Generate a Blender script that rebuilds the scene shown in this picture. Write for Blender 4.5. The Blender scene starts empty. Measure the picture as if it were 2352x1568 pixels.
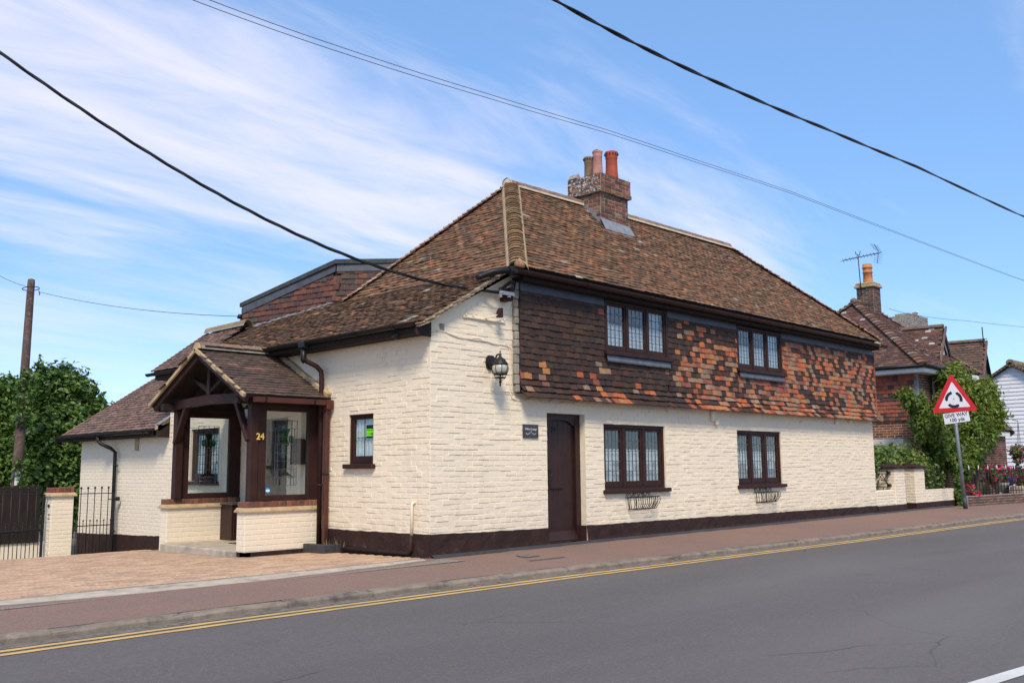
import bpy, math, random
import numpy as np
from mathutils import Matrix, Vector
random.seed(7); RNG = np.random.default_rng(7)
sc = bpy.context.scene
COL = sc.collection

# ---------------------------------------------------------------- camera
EYE = np.array((-8.43825, -9.78757, 1.19817))
YAW = math.radians(44.2); PITCH = math.radians(7.6292); ROLL = math.radians(0.52)
FPX = 2150.0 / 2352.0
fh = np.array((math.cos(YAW), math.sin(YAW), 0.0)); rt = np.array((math.sin(YAW), -math.cos(YAW), 0.0)); zz = np.array((0, 0, 1.0))
FWD = fh * math.cos(PITCH) + zz * math.sin(PITCH); u0 = -fh * math.sin(PITCH) + zz * math.cos(PITCH)
RGT = rt * math.cos(ROLL) - u0 * math.sin(ROLL); UPV = u0 * math.cos(ROLL) + rt * math.sin(ROLL)
cam = bpy.data.cameras.new('camera'); cam_o = bpy.data.objects.new('camera', cam); COL.objects.link(cam_o)
cam.sensor_width = 36.0; cam.lens = 36.0 * FPX; cam.clip_start = 0.05; cam.clip_end = 3000.0
cam_o.matrix_world = Matrix(((RGT[0], UPV[0], -FWD[0], EYE[0]), (RGT[1], UPV[1], -FWD[1], EYE[1]), (RGT[2], UPV[2], -FWD[2], EYE[2]), (0, 0, 0, 1)))
sc.camera = cam_o

# ---------------------------------------------------------------- sky, sun, exposure
SUN_AZ = math.radians(227.0); SUN_EL = math.radians(48.0)     # direction towards the sun, measured from +x
world = bpy.data.worlds.new('World'); sc.world = world; world.use_nodes = True
wn = world.node_tree.nodes; wl = world.node_tree.links; wn.clear()
w_out = wn.new('ShaderNodeOutputWorld'); w_bg = wn.new('ShaderNodeBackground'); w_sky = wn.new('ShaderNodeTexSky')
w_sky.sky_type = 'NISHITA'; w_sky.sun_disc = False; w_sky.sun_elevation = SUN_EL; w_sky.sun_rotation = math.pi / 2 - SUN_AZ
w_sky.air_density = 0.85; w_sky.dust_density = 0.0; w_sky.ozone_density = 3.2; w_sky.altitude = 30
w_bg.inputs['Strength'].default_value = 0.125
# thin wind-drawn cloud over the whole dome: noise on the direction projected onto a high sheet
w_tc = wn.new('ShaderNodeTexCoord'); w_sep = wn.new('ShaderNodeSeparateXYZ'); wl.new(w_tc.outputs['Generated'], w_sep.inputs[0])
def wmath(op, a, b=None, clamp=False):
    m = wn.new('ShaderNodeMath'); m.operation = op; m.use_clamp = clamp
    for i, v in enumerate((a, b)):
        if v is None: continue
        if isinstance(v, (int, float)): m.inputs[i].default_value = v
        else: wl.new(v, m.inputs[i])
    return m.outputs[0]
w_den = wmath('ADD', wmath('MAXIMUM', w_sep.outputs['Z'], 0.0), 0.16)
w_cmb = wn.new('ShaderNodeCombineXYZ')
wl.new(wmath('DIVIDE', w_sep.outputs['X'], w_den), w_cmb.inputs[0]); wl.new(wmath('DIVIDE', w_sep.outputs['Y'], w_den), w_cmb.inputs[1])
w_map = wn.new('ShaderNodeMapping'); w_map.inputs['Rotation'].default_value = (0, 0, math.radians(47)); w_map.inputs['Scale'].default_value = (0.38, 1.35, 1); w_map.inputs['Location'].default_value = (2.0, 7.3, 0)
wl.new(w_cmb.outputs[0], w_map.inputs[0])
def wnoise(scale, detail, rough, dist):
    n = wn.new('ShaderNodeTexNoise'); n.inputs['Scale'].default_value = scale; n.inputs['Detail'].default_value = detail
    n.inputs['Roughness'].default_value = rough; n.inputs['Distortion'].default_value = dist; wl.new(w_map.outputs[0], n.inputs['Vector']); return n.outputs['Fac']
w_n = wmath('ADD', wmath('MULTIPLY', wnoise(0.9, 9.0, 0.56, 0.55), 0.70), wmath('MULTIPLY', wnoise(3.6, 9.0, 0.62, 0.6), 0.30))
w_ramp = wn.new('ShaderNodeValToRGB'); w_ramp.color_ramp.elements[0].position = 0.42; w_ramp.color_ramp.elements[1].position = 0.66
w_ramp.color_ramp.interpolation = 'EASE'; wl.new(w_n, w_ramp.inputs[0])
w_thin = wn.new('ShaderNodeMapRange'); w_thin.inputs['From Min'].default_value = 0.02; w_thin.inputs['From Max'].default_value = 0.24; wl.new(w_sep.outputs['Z'], w_thin.inputs['Value'])
w_fac = wmath('MULTIPLY', wmath('MULTIPLY', w_ramp.outputs[0], 0.80), w_thin.outputs[0])
w_hsv = wn.new('ShaderNodeHueSaturation'); w_hsv.inputs['Hue'].default_value = 0.507; w_hsv.inputs['Saturation'].default_value = 1.08; w_hsv.inputs['Value'].default_value = 1.3; wl.new(w_sky.outputs[0], w_hsv.inputs['Color'])
w_even = wn.new('ShaderNodeMixRGB'); w_even.inputs[0].default_value = 0.5; wl.new(w_hsv.outputs[0], w_even.inputs[1]); w_even.inputs[2].default_value = (1.75, 3.45, 6.1, 1)   # constant blue mixed in to flatten the dome's gradient
w_mix = wn.new('ShaderNodeMixRGB'); wl.new(w_fac, w_mix.inputs[0]); wl.new(w_even.outputs[0], w_mix.inputs[1]); w_mix.inputs[2].default_value = (6.0, 5.8, 6.7, 1)
wl.new(w_mix.outputs[0], w_bg.inputs[0]); wl.new(w_bg.outputs[0], w_out.inputs[0])

sun = bpy.data.lights.new('sun', 'SUN'); sun_o = bpy.data.objects.new('sun', sun); COL.objects.link(sun_o)
sun.energy = 2.9; sun.angle = math.radians(15.0); sun.color = (1.0, 0.885, 0.72)
sd = Vector((math.cos(SUN_AZ) * math.cos(SUN_EL), math.sin(SUN_AZ) * math.cos(SUN_EL), math.sin(SUN_EL)))
sun_o.rotation_euler = sd.to_track_quat('Z', 'Y').to_euler(); sun_o.location = (-20, -20, 30)
sc.view_settings.view_transform = 'Standard'; sc.view_settings.look = 'None'; sc.view_settings.exposure = 0.42; sc.view_settings.gamma = 1.0
sc.view_settings.use_curve_mapping = False
sc.render.engine = 'CYCLES'

# ---------------------------------------------------------------- node helpers and materials
class NT:
    def __init__(self, name):
        self.m = bpy.data.materials.new(name); self.m.use_nodes = True; self.t = self.m.node_tree; self.n = self.t.nodes; self.l = self.t.links
        self.n.clear(); self.out = self.n.new('ShaderNodeOutputMaterial')
        self.pos = self.n.new('ShaderNodeNewGeometry').outputs['Position']
    def put(self, sock, v):
        if hasattr(v, 'default_value') or hasattr(v, 'links'): self.l.new(v, sock)
        elif isinstance(v, (int, float)): sock.default_value = v
        else: sock.default_value = tuple(v) + ((1,) if len(v) == 3 and len(sock.default_value) == 4 else ())
    def noise(self, scale, detail=4, rough=.55, dist=0., stretch=None, w=None):
        n = self.n.new('ShaderNodeTexNoise'); n.inputs['Scale'].default_value = scale; n.inputs['Detail'].default_value = detail
        n.inputs['Roughness'].default_value = rough; n.inputs['Distortion'].default_value = dist
        v = self.pos
        if stretch:
            mp = self.n.new('ShaderNodeMapping'); mp.inputs['Scale'].default_value = stretch; self.l.new(v, mp.inputs[0]); v = mp.outputs[0]
        self.l.new(v, n.inputs['Vector']); return n.outputs['Fac']
    def voro(self, scale, feature='F1'):
        n = self.n.new('ShaderNodeTexVoronoi'); n.feature = feature; n.inputs['Scale'].default_value = scale; self.l.new(self.pos, n.inputs['Vector']); return n.outputs['Distance']
    def ramp(self, fac, a, b, lo=0., hi=1.):
        r = self.n.new('ShaderNodeMapRange'); r.inputs['From Min'].default_value = a; r.inputs['From Max'].default_value = b
        r.inputs['To Min'].default_value = lo; r.inputs['To Max'].default_value = hi; self.l.new(fac, r.inputs['Value']); return r.outputs[0]
    def math(self, op, a, b=0.):
        m = self.n.new('ShaderNodeMath'); m.operation = op; self.put(m.inputs[0], a); self.put(m.inputs[1], b); return m.outputs[0]
    def mix(self, fac, a, b, mode='MIX'):
        m = self.n.new('ShaderNodeMixRGB'); m.blend_type = mode; self.put(m.inputs[0], fac); self.put(m.inputs[1], a); self.put(m.inputs[2], b); return m.outputs[0]
    def tint(self):
        a = self.n.new('ShaderNodeAttribute'); a.attribute_name = 'Col'; o = self.n.new('ShaderNodeObjectInfo')
        return self.mix(1.0, a.outputs['Color'], o.outputs['Color'], 'MULTIPLY')
    def bump(self, h, strength=.3, dist=.01, prev=None):
        b = self.n.new('ShaderNodeBump'); b.inputs['Strength'].default_value = strength; b.inputs['Distance'].default_value = dist
        self.l.new(h, b.inputs['Height'])
        if prev is not None: self.l.new(prev, b.inputs['Normal'])
        return b.outputs[0]
    def bsdf(self, col, rough=.8, nrm=None, metal=0., spec=.5, trans=None):
        p = self.n.new('ShaderNodeBsdfPrincipled'); self.put(p.inputs['Base Color'], col); self.put(p.inputs['Roughness'], rough)
        p.inputs['Metallic'].default_value = metal; p.inputs['Specular IOR Level'].default_value = spec
        if nrm is not None: self.l.new(nrm, p.inputs['Normal'])
        return p.outputs[0]
    def done(self, sh): self.l.new(sh, self.out.inputs[0]); return self.m

MAT = {}
def simple(name, col, rough=.7, var=.25, vs=6., bs=60., bstr=.15, bdist=.004, metal=0., spec=.35, tint=False, dirt=None):
    t = NT(name); c = t.tint() if tint else col
    if tint and col is not None: c = t.mix(1.0, c, col, 'MULTIPLY')
    n1 = t.noise(vs, 5, .6); f = t.ramp(n1, .3, .7, 1 - var, 1 + var)
    cc = t.n.new('ShaderNodeVectorMath'); cc.operation = 'SCALE'; t.put(cc.inputs[0], c if not isinstance(c, tuple) else c); t.l.new(f, cc.inputs['Scale']); c2 = cc.outputs[0]
    if dirt: c2 = t.mix(t.ramp(t.noise(dirt[1], 6, .65), dirt[2], dirt[3]), c2, dirt[0])
    MAT[name] = t.done(t.bsdf(c2, rough, t.bump(t.noise(bs, 4, .6), bstr, bdist), metal, spec)); return MAT[name]

def m_cream():
    t = NT('cream_masonry_paint')
    big = t.noise(.9, 4, .6); fine = t.noise(14, 5, .65); c = t.mix(t.ramp(big, .35, .65), (.83, .715, .535), (.80, .69, .53))
    c = t.mix(t.ramp(fine, .64, .82, 0, .35), c, (.62, .52, .38))
    streak = t.noise(3.2, 6, .7, 0, (1.0, 1.0, .16)); c = t.mix(t.ramp(streak, .56, .78, 0, .38), c, (.55, .46, .34)); sep = t.n.new('ShaderNodeSeparateXYZ'); t.l.new(t.pos, sep.inputs[0]); c = t.mix(t.math('MULTIPLY', t.ramp(sep.outputs[2], .25, .75, 1, 0), t.ramp(t.noise(6, 6, .7), .42, .70, 0, .45)), c, (.42, .35, .27))
    n1 = t.bump(t.noise(9, 5, .62), .45, .022); n2 = t.bump(t.noise(70, 4, .6), .35, .004, n1)
    return t.done(t.bsdf(c, .72, n2, 0, .3))
MAT['cream'] = m_cream()
def m_plain_cream():
    t = NT('smooth_cream_paint'); c = t.mix(t.ramp(t.noise(1.4, 4, .6), .35, .65), (.82, .71, .55), (.79, .685, .535))
    c = t.mix(t.ramp(t.noise(5, 6, .7), .66, .82, 0, .35), c, (.56, .48, .38))
    return t.done(t.bsdf(c, .7, t.bump(t.noise(60, 4, .6), .25, .003), 0, .3))
MAT['cream2'] = m_plain_cream()
simple('brown_paint', (.036, .0145, .0115), .6, .25, 5, 45, .25, .004, spec=.25, dirt=((.07, .042, .036), 9, .62, .85))
simple('brown_plinth', (.034, .0155, .0125), .7, .3, 4, 22, .6, .02, spec=.25, dirt=((.095, .066, .056), 7, .60, .80))
simple('brown_gloss', (.032, .0125, .010), .42, .22, 4, 18, .12, .004, spec=.3, dirt=((.06, .038, .033), 12, .62, .85))
simple('red_brown_plastic', (.085, .026, .02), .38, .2, 4, 30, .06, .002)
simple('black_plastic', (.012, .012, .012), .4, .3, 6, 30, .06, .002, spec=.25, dirt=((.035, .035, .035), 10, .55, .8))
simple('black_iron', (.016, .015, .015), .5, .3, 20, 90, .2, .002)
simple('slate', (.05, .05, .055), .55, .2, 12, 50, .2, .003)
simple('lead', (.20, .215, .245), .5, .22, 5, 25, .25, .006, dirt=((.34, .35, .36), 8, .55, .75))
simple('lead_dark', (.075, .08, .10), .5, .25, 5, 25, .25, .006)
simple('felt', (.055, .062, .058), .95, .35, 10, 120, .6, .006)
simple('mortar_buff', (.45, .33, .19), .92, .25, 7, 60, .6, .01)
simple('mortar_cream', (.52, .43, .32), .9, .2, 7, 60, .5, .008)
simple('mortar_grey', (.30, .275, .23), .95, .25, 8, 60, .6, .01, dirt=((.16, .15, .12), 7, .5, .75))
simple('concrete', (.46, .39, .30), .92, .2, 5, 90, .5, .006, dirt=((.20, .18, .15), 3, .52, .75))
simple('wood_pole', (.105, .065, .055), .9, .35, 3, 40, .6, .02, dirt=((.22, .18, .15), 14, .5, .75))
simple('timber_dark', (.020, .012, .010), .8, .3, 5, 30, .5, .012)
simple('white_paint', (.72, .72, .72), .55, .08, 6, 40, .15, .003, dirt=((.40, .38, .36), 5, .62, .82))
simple('white_plastic', (.78, .78, .79), .4, .05, 6, 40, .05, .002)
simple('galvanised', (.20, .225, .245), .5, .25, 7, 60, .15, .002, .35)
simple('steel', (.35, .35, .36), .4, .2, 20, 60, .1, .002, .8)
simple('brass', (.75, .50, .12), .35, .25, 60, 60, .1, .002, .3)
simple('sign_red', (.50, .010, .018), .35, .08, 8, 60, .03, .001)
simple('sign_white', (.62, .63, .68), .4, .06, 8, 60, .03, .001)
simple('sign_black', (.008, .008, .010), .4, .1, 8, 60, .02, .001)
simple('sticker_green', (.18, .72, .02), .35, .05, 8, 60, .02, .001)
simple('sticker_black', (.01, .012, .016), .35, .1, 8, 60, .02, .001)
simple('sticker_blue', (.05, .42, .72), .35, .1, 8, 60, .02, .001)
simple('lettering', (.68, .68, .72), .5, .05, 8, 60, .02, .001)
simple('brass_lettering', (.80, .55, .13), .4, .2, 60, 60, .05, .001)
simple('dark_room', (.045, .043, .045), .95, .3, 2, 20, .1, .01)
simple('grey_door', (.075, .075, .078), .5, .15, 4, 40, .1, .003)
simple('rubber', (.012, .012, .012), .45, .2, 20, 40, .1, .002)
simple('mat_brown', (.06, .05, .045), .95, .3, 40, 200, .5, .004)
simple('bark', (.085, .062, .045), .95, .3, 8, 40, .7, .02)
simple('gravel', (.30, .26, .21), .95, .45, 60, 120, .9, .02)
simple('terracotta_pot', None, .8, .2, 10, 60, .3, .005, tint=True, dirt=((.34, .32, .28), 22, .66, .80))
simple('stone_urn', (.32, .29, .25), .9, .25, 10, 70, .4, .006)
simple('gull_white', (.72, .72, .72), .8, .08, 10, 60, .1, .003)
simple('gull_grey', (.33, .35, .38), .8, .08, 10, 60, .1, .003)
simple('render_cream', (.62, .58, .54), .85, .08, 2, 50, .2, .004)
simple('tarmac_patch', (.085, .078, .078), .95, .3, 20, 160, .7, .006)
simple('leaf_litter', (.30, .19, .07), .9, .4, 40, 60, .2, .004)

def m_fired(name, rough=.88, lichen=0., moss=0., lcol=(.55, .53, .46), bs=45., bstr=.4, soot=.0, lthr=.70):
    t = NT(name); c = t.tint(); f = t.ramp(t.noise(26, 5, .6), .3, .7, .74, 1.26)
    v = t.n.new('ShaderNodeVectorMath'); v.operation = 'SCALE'; t.l.new(c, v.inputs[0]); t.l.new(f, v.inputs['Scale']); c = v.outputs[0]
    if soot: c = t.mix(t.ramp(t.noise(5, 5, .65), .48, .70, 0, soot), c, (.028, .022, .02))
    if moss: c = t.mix(t.math('MULTIPLY', t.ramp(t.noise(1.3, 4, .6), .40, .62, .15, 1), t.ramp(t.noise(17, 5, .7), .45, .68, 0, moss)), c, (.055, .050, .022))
    if lichen: c = t.mix(t.ramp(t.noise(23, 3, .5, .4), lthr, lthr + .04, 0, lichen), c, lcol)
    return t.done(t.bsdf(c, rough, t.bump(t.noise(bs, 4, .6), bstr, .006), 0, .35))
MAT['roof_tile'] = m_fired('clay_roof_tile', .9, .75, .7, soot=.55)
MAT['concrete_tile'] = m_fired('concrete_roof_tile', .9, .4, .25)
MAT['hung_tile'] = m_fired('hung_clay_tile', .78, .12, .12, soot=.2)
MAT['brick'] = m_fired('red_brick', .9, .1, .1, bs=60)
MAT['chimney_brick'] = m_fired('lichened_chimney_brick', .92, 0., .25, bs=50, soot=.3)
MAT['lichen_brick'] = m_fired('lichen_covered_brick', .92, 1., .5, (.50, .50, .45), 50, .5, .3, .53)
MAT['block'] = m_fired('paving_block', .93, 0., .0, bs=150, bstr=.5)
MAT['board'] = m_fired('weatherboard_paint', .7, 0., 0., bs=30, bstr=.2)
def m_flake():
    t = NT('peeling_white_board_paint'); c = t.tint(); c = t.mix(t.ramp(t.noise(3.2, 7, .7), .60, .68), c, (.30, .28, .26))
    return t.done(t.bsdf(c, .75, t.bump(t.noise(30, 4, .6), .2, .004)))
MAT['board'] = m_flake()

def m_glass(name='window_glass', tintc=(.86, .90, .90)):
    t = NT(name); tr = t.n.new('ShaderNodeBsdfTransparent'); tr.inputs[0].default_value = tintc + (1,)
    gl = t.n.new('ShaderNodeBsdfGlossy'); gl.inputs['Roughness'].default_value = .02; gl.inputs['Color'].default_value = (1, 1, 1, 1)
    t.l.new(t.bump(t.noise(2.5, 2, .5), .05, .02), gl.inputs['Normal'])
    fr = t.n.new('ShaderNodeFresnel'); bf = t.n.new('ShaderNodeNewGeometry').outputs['Backfacing']; t.l.new(t.ramp(bf, 0, 1, 1.6, 1 / 1.6), fr.inputs[0])   # the same sheet reflectance from both sides
    mx = t.n.new('ShaderNodeMixShader'); t.l.new(fr.outputs[0], mx.inputs[0]); t.l.new(tr.outputs[0], mx.inputs[1]); t.l.new(gl.outputs[0], mx.inputs[2]); return t.done(mx.outputs[0])
MAT['glass'] = m_glass()
MAT['glass_green'] = m_glass('green_stained_glass', (.20, .62, .06)); MAT['glass_teal'] = m_glass('teal_stained_glass', (.25, .55, .42))
MAT['glass_olive'] = m_glass('olive_stained_glass', (.45, .55, .12)); MAT['glass_pink'] = m_glass('pink_stained_glass', (.75, .42, .34))
def m_lantern_glass():
    t = NT('frosted_lantern_glass'); return t.done(t.bsdf((.42, .42, .34), .25, None, 0, .5))
MAT['lantern_glass'] = m_lantern_glass()
def m_net():
    t = NT('net_curtain'); tr = t.n.new('ShaderNodeBsdfTransparent'); d = t.bsdf(t.mix(t.ramp(t.noise(28, 3, .5), .55, .62, 0, .5), (.80, .81, .85), (.55, .57, .62)), .9)
    mx = t.n.new('ShaderNodeMixShader'); t.put(mx.inputs[0], t.ramp(t.noise(40, 2, .5), .35, .65, .86, .99)); t.l.new(tr.outputs[0], mx.inputs[1]); t.l.new(d, mx.inputs[2]); return t.done(mx.outputs[0])
MAT['net'] = m_net()
def m_leaf(name, rough=.5, transl=.3):
    t = NT(name); c = t.tint(); d = t.bsdf(c, rough, None, 0, .35); tl = t.n.new('ShaderNodeBsdfTranslucent'); t.l.new(t.mix(1., c, (1.25, 1.2, .55), 'MULTIPLY'), tl.inputs[0])
    mx = t.n.new('ShaderNodeMixShader'); mx.inputs[0].default_value = transl; t.l.new(d, mx.inputs[1]); t.l.new(tl.outputs[0], mx.inputs[2]); return t.done(mx.outputs[0])
MAT['leaf'] = m_leaf('leaf'); MAT['petal'] = m_leaf('petal', .6, .35)

def m_road():
    t = NT('asphalt'); c = t.mix(t.ramp(t.noise(.35, 4, .6, .3, (.35, 1.2, 1)), .35, .65), (.128, .114, .106), (.158, .142, .132))
    c = t.mix(t.ramp(t.noise(1.8, 6, .7, .5, (.4, 1, 1)), .58, .75, 0, .45), c, (.095, .086, .082))
    c = t.mix(t.ramp(t.noise(75, 3, .75), .56, .72, 0, .75), c, (.28, .26, .25)); c = t.mix(t.ramp(t.noise(95, 3, .75), .28, .44, .75, 0), c, (.055, .05, .048))
    c = t.mix(t.ramp(t.noise(4.3, 3, .5, 1.2), .735, .76, 0, .6), c, (.17, .16, .15)); c = t.mix(t.ramp(t.noise(22, 5, .75), .35, .65, .45, 0), c, (.085, .077, .073)); c = t.mix(t.ramp(t.noise(.16, 3, .5, .6, (.5, 3.2, 1)), .5, .66, 0, .5), c, (.19, .175, .165))
    vd = t.n.new('ShaderNodeTexVoronoi'); vd.feature = 'DISTANCE_TO_EDGE'; vd.inputs['Scale'].default_value = .55; wp = t.n.new('ShaderNodeMixRGB'); wp.inputs[0].default_value = .22; nz = t.n.new('ShaderNodeTexNoise'); nz.inputs['Scale'].default_value = 1.6; nz.inputs['Detail'].default_value = 6; t.l.new(t.pos, nz.inputs['Vector']); t.l.new(t.pos, wp.inputs[1]); t.l.new(nz.outputs['Color'], wp.inputs[2]); t.l.new(wp.outputs[0], vd.inputs['Vector']); c = t.mix(t.math('MULTIPLY', t.ramp(vd.outputs['Distance'], .0, .006, .8, 0), t.ramp(t.noise(.5, 2, .5), .52, .6)), c, (.03, .028, .027))
    c = t.mix(t.ramp(t.noise(36, 4, .8), .53, .70, 0, .35), c, (.27, .25, .24))
    return t.done(t.bsdf(c, .9, t.bump(t.noise(70, 4, .7), .9, .01), 0, .3))
MAT['road'] = m_road()
def m_pave():
    t = NT('red_tarmac'); c = t.mix(t.ramp(t.noise(.6, 5, .6), .35, .65), (.285, .172, .128), (.245, .158, .122))
    c = t.mix(t.ramp(t.noise(2.6, 6, .7), .56, .74, 0, .45), c, (.185, .145, .125))
    c = t.mix(t.ramp(t.noise(70, 3, .75), .54, .70, 0, .8), c, (.42, .29, .24)); c = t.mix(t.ramp(t.noise(90, 3, .75), .30, .46, .8, 0), c, (.09, .06, .055))
    c = t.mix(t.ramp(t.noise(30, 4, .8), .36, .64, .38, 0), c, (.12, .085, .072)); c = t.mix(t.ramp(t.noise(34, 4, .8), .52, .70, 0, .4), c, (.40, .28, .225))
    return t.done(t.bsdf(c, .93, t.bump(t.noise(60, 4, .7), .9, .01), 0, .25))
MAT['pave'] = m_pave()
def m_line(name, col, lo, hi):
    t = NT(name); c = t.mix(t.ramp(t.noise(28, 7, .75), lo, hi), col, (.11, .10, .095)); c = t.mix(t.ramp(t.noise(2.2, 4, .6), .40, .62, 0, .35), c, (.30, .21, .12) if col[2] < .2 else (.4, .39, .36))
    return t.done(t.bsdf(c, .85, t.bump(t.noise(150, 3, .6), .6, .005)))
MAT['yellow'] = m_line('yellow_line_paint', (.66, .42, .14), .57, .74); MAT['white_line'] = m_line('white_line_paint', (.66, .65, .60), .58, .72)
simple('kerb_concrete', (.235, .19, .145), .93, .25, 6, 90, .7, .008, dirt=((.09, .08, .07), 5, .50, .72))
simple('gutter_grit', (.17, .15, .13), .95, .4, 14, 140, .8, .008)
simple('ground', (.10, .085, .06), .95, .35, 1.2, 30, .5, .03)
# ---------------------------------------------------------------- mesh building
class MB:
    def __init__(self): self.v = []; self.f = []; self.c = []; self.s = []
    def add(self, verts, faces, col=(1, 1, 1), smooth=False):
        b = len(self.v); self.v.extend([tuple(map(float, p)) for p in verts])
        for fc in faces: self.f.append(tuple(b + i for i in fc)); self.c.append(col); self.s.append(smooth)
        return self
    def box(self, lo, hi, col=(1, 1, 1)):
        x0, y0, z0 = lo; x1, y1, z1 = hi
        return self.add([(x0, y0, z0), (x1, y0, z0), (x1, y1, z0), (x0, y1, z0), (x0, y0, z1), (x1, y0, z1), (x1, y1, z1), (x0, y1, z1)],
                        [(0, 3, 2, 1), (4, 5, 6, 7), (0, 1, 5, 4), (1, 2, 6, 5), (2, 3, 7, 6), (3, 0, 4, 7)], col)
    def cbox(self, lo, hi, b, col=(1, 1, 1)):
        """a box with all edges bevelled by b"""
        x0, y0, z0 = lo; x1, y1, z1 = hi; bb = min(b, .45 * min(x1 - x0, y1 - y0, z1 - z0)); V = []; idx = {}
        X = (x0, x1); Y = (y0, y1); Z = (z0, z1); sg = (1, -1)
        for i in (0, 1):
            for j in (0, 1):
                for k in (0, 1):
                    for a in range(3):
                        p = [X[i], Y[j], Z[k]]; 
                        for q, s in enumerate((i, j, k)):
                            if q != a: p[q] += sg[s] * bb
                        idx[(i, j, k, a)] = len(V); V.append(p)
        F = []
        for a in range(3):
            o = [q for q in range(3) if q != a]
            for s in (0, 1):
                loop = []
                for (m, n) in ((0, 0), (1, 0), (1, 1), (0, 1)):
                    c = [0, 0, 0]; c[a] = s; c[o[0]] = m; c[o[1]] = n; loop.append(idx[(c[0], c[1], c[2], a)])
                F.append(loop)
        for a in range(3):
            o = [q for q in range(3) if q != a]
            for m in (0, 1):
                for n in (0, 1):
                    c0 = [0, 0, 0]; c0[o[0]] = m; c0[o[1]] = n; c1 = list(c0); c1[a] = 1
                    F.append([idx[(*c0, o[0])], idx[(*c1, o[0])], idx[(*c1, o[1])], idx[(*c0, o[1])]])
        for i in (0, 1):
            for j in (0, 1):
                for k in (0, 1): F.append([idx[(i, j, k, 0)], idx[(i, j, k, 1)], idx[(i, j, k, 2)]])
        ctr = np.array(((x0 + x1) / 2, (y0 + y1) / 2, (z0 + z1) / 2)); W = np.array(V); G = []
        for fc in F:
            n = np.cross(W[fc[1]] - W[fc[0]], W[fc[2]] - W[fc[1]]); G.append(tuple(fc) if n @ (W[fc].mean(0) - ctr) > 0 else tuple(reversed(fc)))
        return self.add(V, G, col)
    def obox(self, c, ax, ay, az, hx, hy, hz, col=(1, 1, 1), bev=0):
        """oriented box: centre, three unit axes, half sizes"""
        t = MB(); t.cbox((-hx, -hy, -hz), (hx, hy, hz), bev) if bev else t.box((-hx, -hy, -hz), (hx, hy, hz))
        c, ax, ay, az = map(np.asarray, (c, ax, ay, az)); return self.add([c + p[0] * ax + p[1] * ay + p[2] * az for p in t.v], t.f, col)
    def beam(self, a, b, w, h, up=(0, 0, 1), col=(1, 1, 1), bev=0):
        """rectangular bar from a to b; w across, h along up"""
        a, b, up = np.array(a, float), np.array(b, float), np.array(up, float); d = b - a; L = np.linalg.norm(d); d /= L
        s = np.cross(d, up); s /= np.linalg.norm(s); u = np.cross(s, d); return self.obox((a + b) / 2, d, s, u, L / 2, w / 2, h / 2, col, bev)
    def tube(self, pts, r, n=8, col=(1, 1, 1), cap=True, a0=0., a1=2 * math.pi, up=None):
        P = [np.array(p, float) for p in pts]; rs = r if hasattr(r, '__len__') else [r] * len(P); full = abs(a1 - a0 - 2 * math.pi) < 1e-6
        T = []
        for i in range(len(P)):
            t = P[min(i + 1, len(P) - 1)] - P[max(i - 1, 0)]; T.append(t / (np.linalg.norm(t) + 1e-12))
        ref = np.array(up if up is not None else ((0, 0, 1.) if abs(T[0][2]) < .9 else (1., 0, 0)), float); V = []; k = n if full else n + 1
        for i, p in enumerate(P):
            s = np.cross(T[i], ref); s /= np.linalg.norm(s) + 1e-12; u = np.cross(s, T[i])
            if up is None: ref = u
            for j in range(k):
                a = a0 + (a1 - a0) * j / n; V.append(p + rs[i] * (math.cos(a) * s + math.sin(a) * u))
        F = [];
        for i in range(len(P) - 1):
            for j in range(n):
                j2 = (j + 1) % k; F.append((i * k + j, i * k + j2, (i + 1) * k + j2, (i + 1) * k + j))
        self.add(V, F, col, True)
        if cap and full: b = len(self.v) - len(V); self.f += [tuple(b + j for j in range(k - 1, -1, -1)), tuple(b + (len(P) - 1) * k + j for j in range(k))]; self.c += [col] * 2; self.s += [False] * 2
        return self
    def lathe(self, prof, c, n=16, col=(1, 1, 1), smooth=True, axis=None):
        """prof: (radius, height) rising; revolved about z through c"""
        c = np.array(c, float); V = []; F = []
        for r, h in prof:
            for j in range(n): a = 2 * math.pi * j / n; V.append(c + (r * math.cos(a), r * math.sin(a), h))
        for i in range(len(prof) - 1):
            for j in range(n): F.append((i * n + j, i * n + (j + 1) % n, (i + 1) * n + (j + 1) % n, (i + 1) * n + j))
        F.append(tuple(range(n - 1, -1, -1))); F.append(tuple((len(prof) - 1) * n + j for j in range(n)))
        return self.add(V, F, col, smooth)
    def prism(self, poly, ext, col=(1, 1, 1)):
        """polygon of 3D points extruded by vector ext"""
        P = [np.array(p, float) for p in poly]; e = np.array(ext, float); n = len(P); V = P + [p + e for p in P]
        nn = sum((np.cross(P[i], P[(i + 1) % n]) for i in range(n)), np.zeros(3)); flip = nn @ e > 0
        F = [tuple(range(n)), tuple(range(2 * n - 1, n - 1, -1))] + [(i, n + i, n + (i + 1) % n, (i + 1) % n) for i in range(n)]
        if flip: F = [tuple(reversed(f)) for f in F]
        return self.add(V, F, col)
    def quad(self, *p, col=(1, 1, 1)): return self.add(p, [tuple(range(len(p)))], col)
    def mesh(self, name):
        m = bpy.data.meshes.new(name); m.from_pydata(self.v, [], self.f); m.polygons.foreach_set('use_smooth', self.s)
        a = m.color_attributes.new('Col', 'FLOAT_COLOR', 'CORNER'); n = np.array([len(f) for f in self.f]); c = np.ones((len(self.f), 4)); c[:, :3] = np.array(self.c).reshape(-1, 3)
        a.data.foreach_set('color', np.repeat(c, n, axis=0).ravel()); m.update(); return m
    def build(self, name, mat, parent=None, **kw): return link(name, self.mesh(name), mat, parent, **kw)

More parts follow.
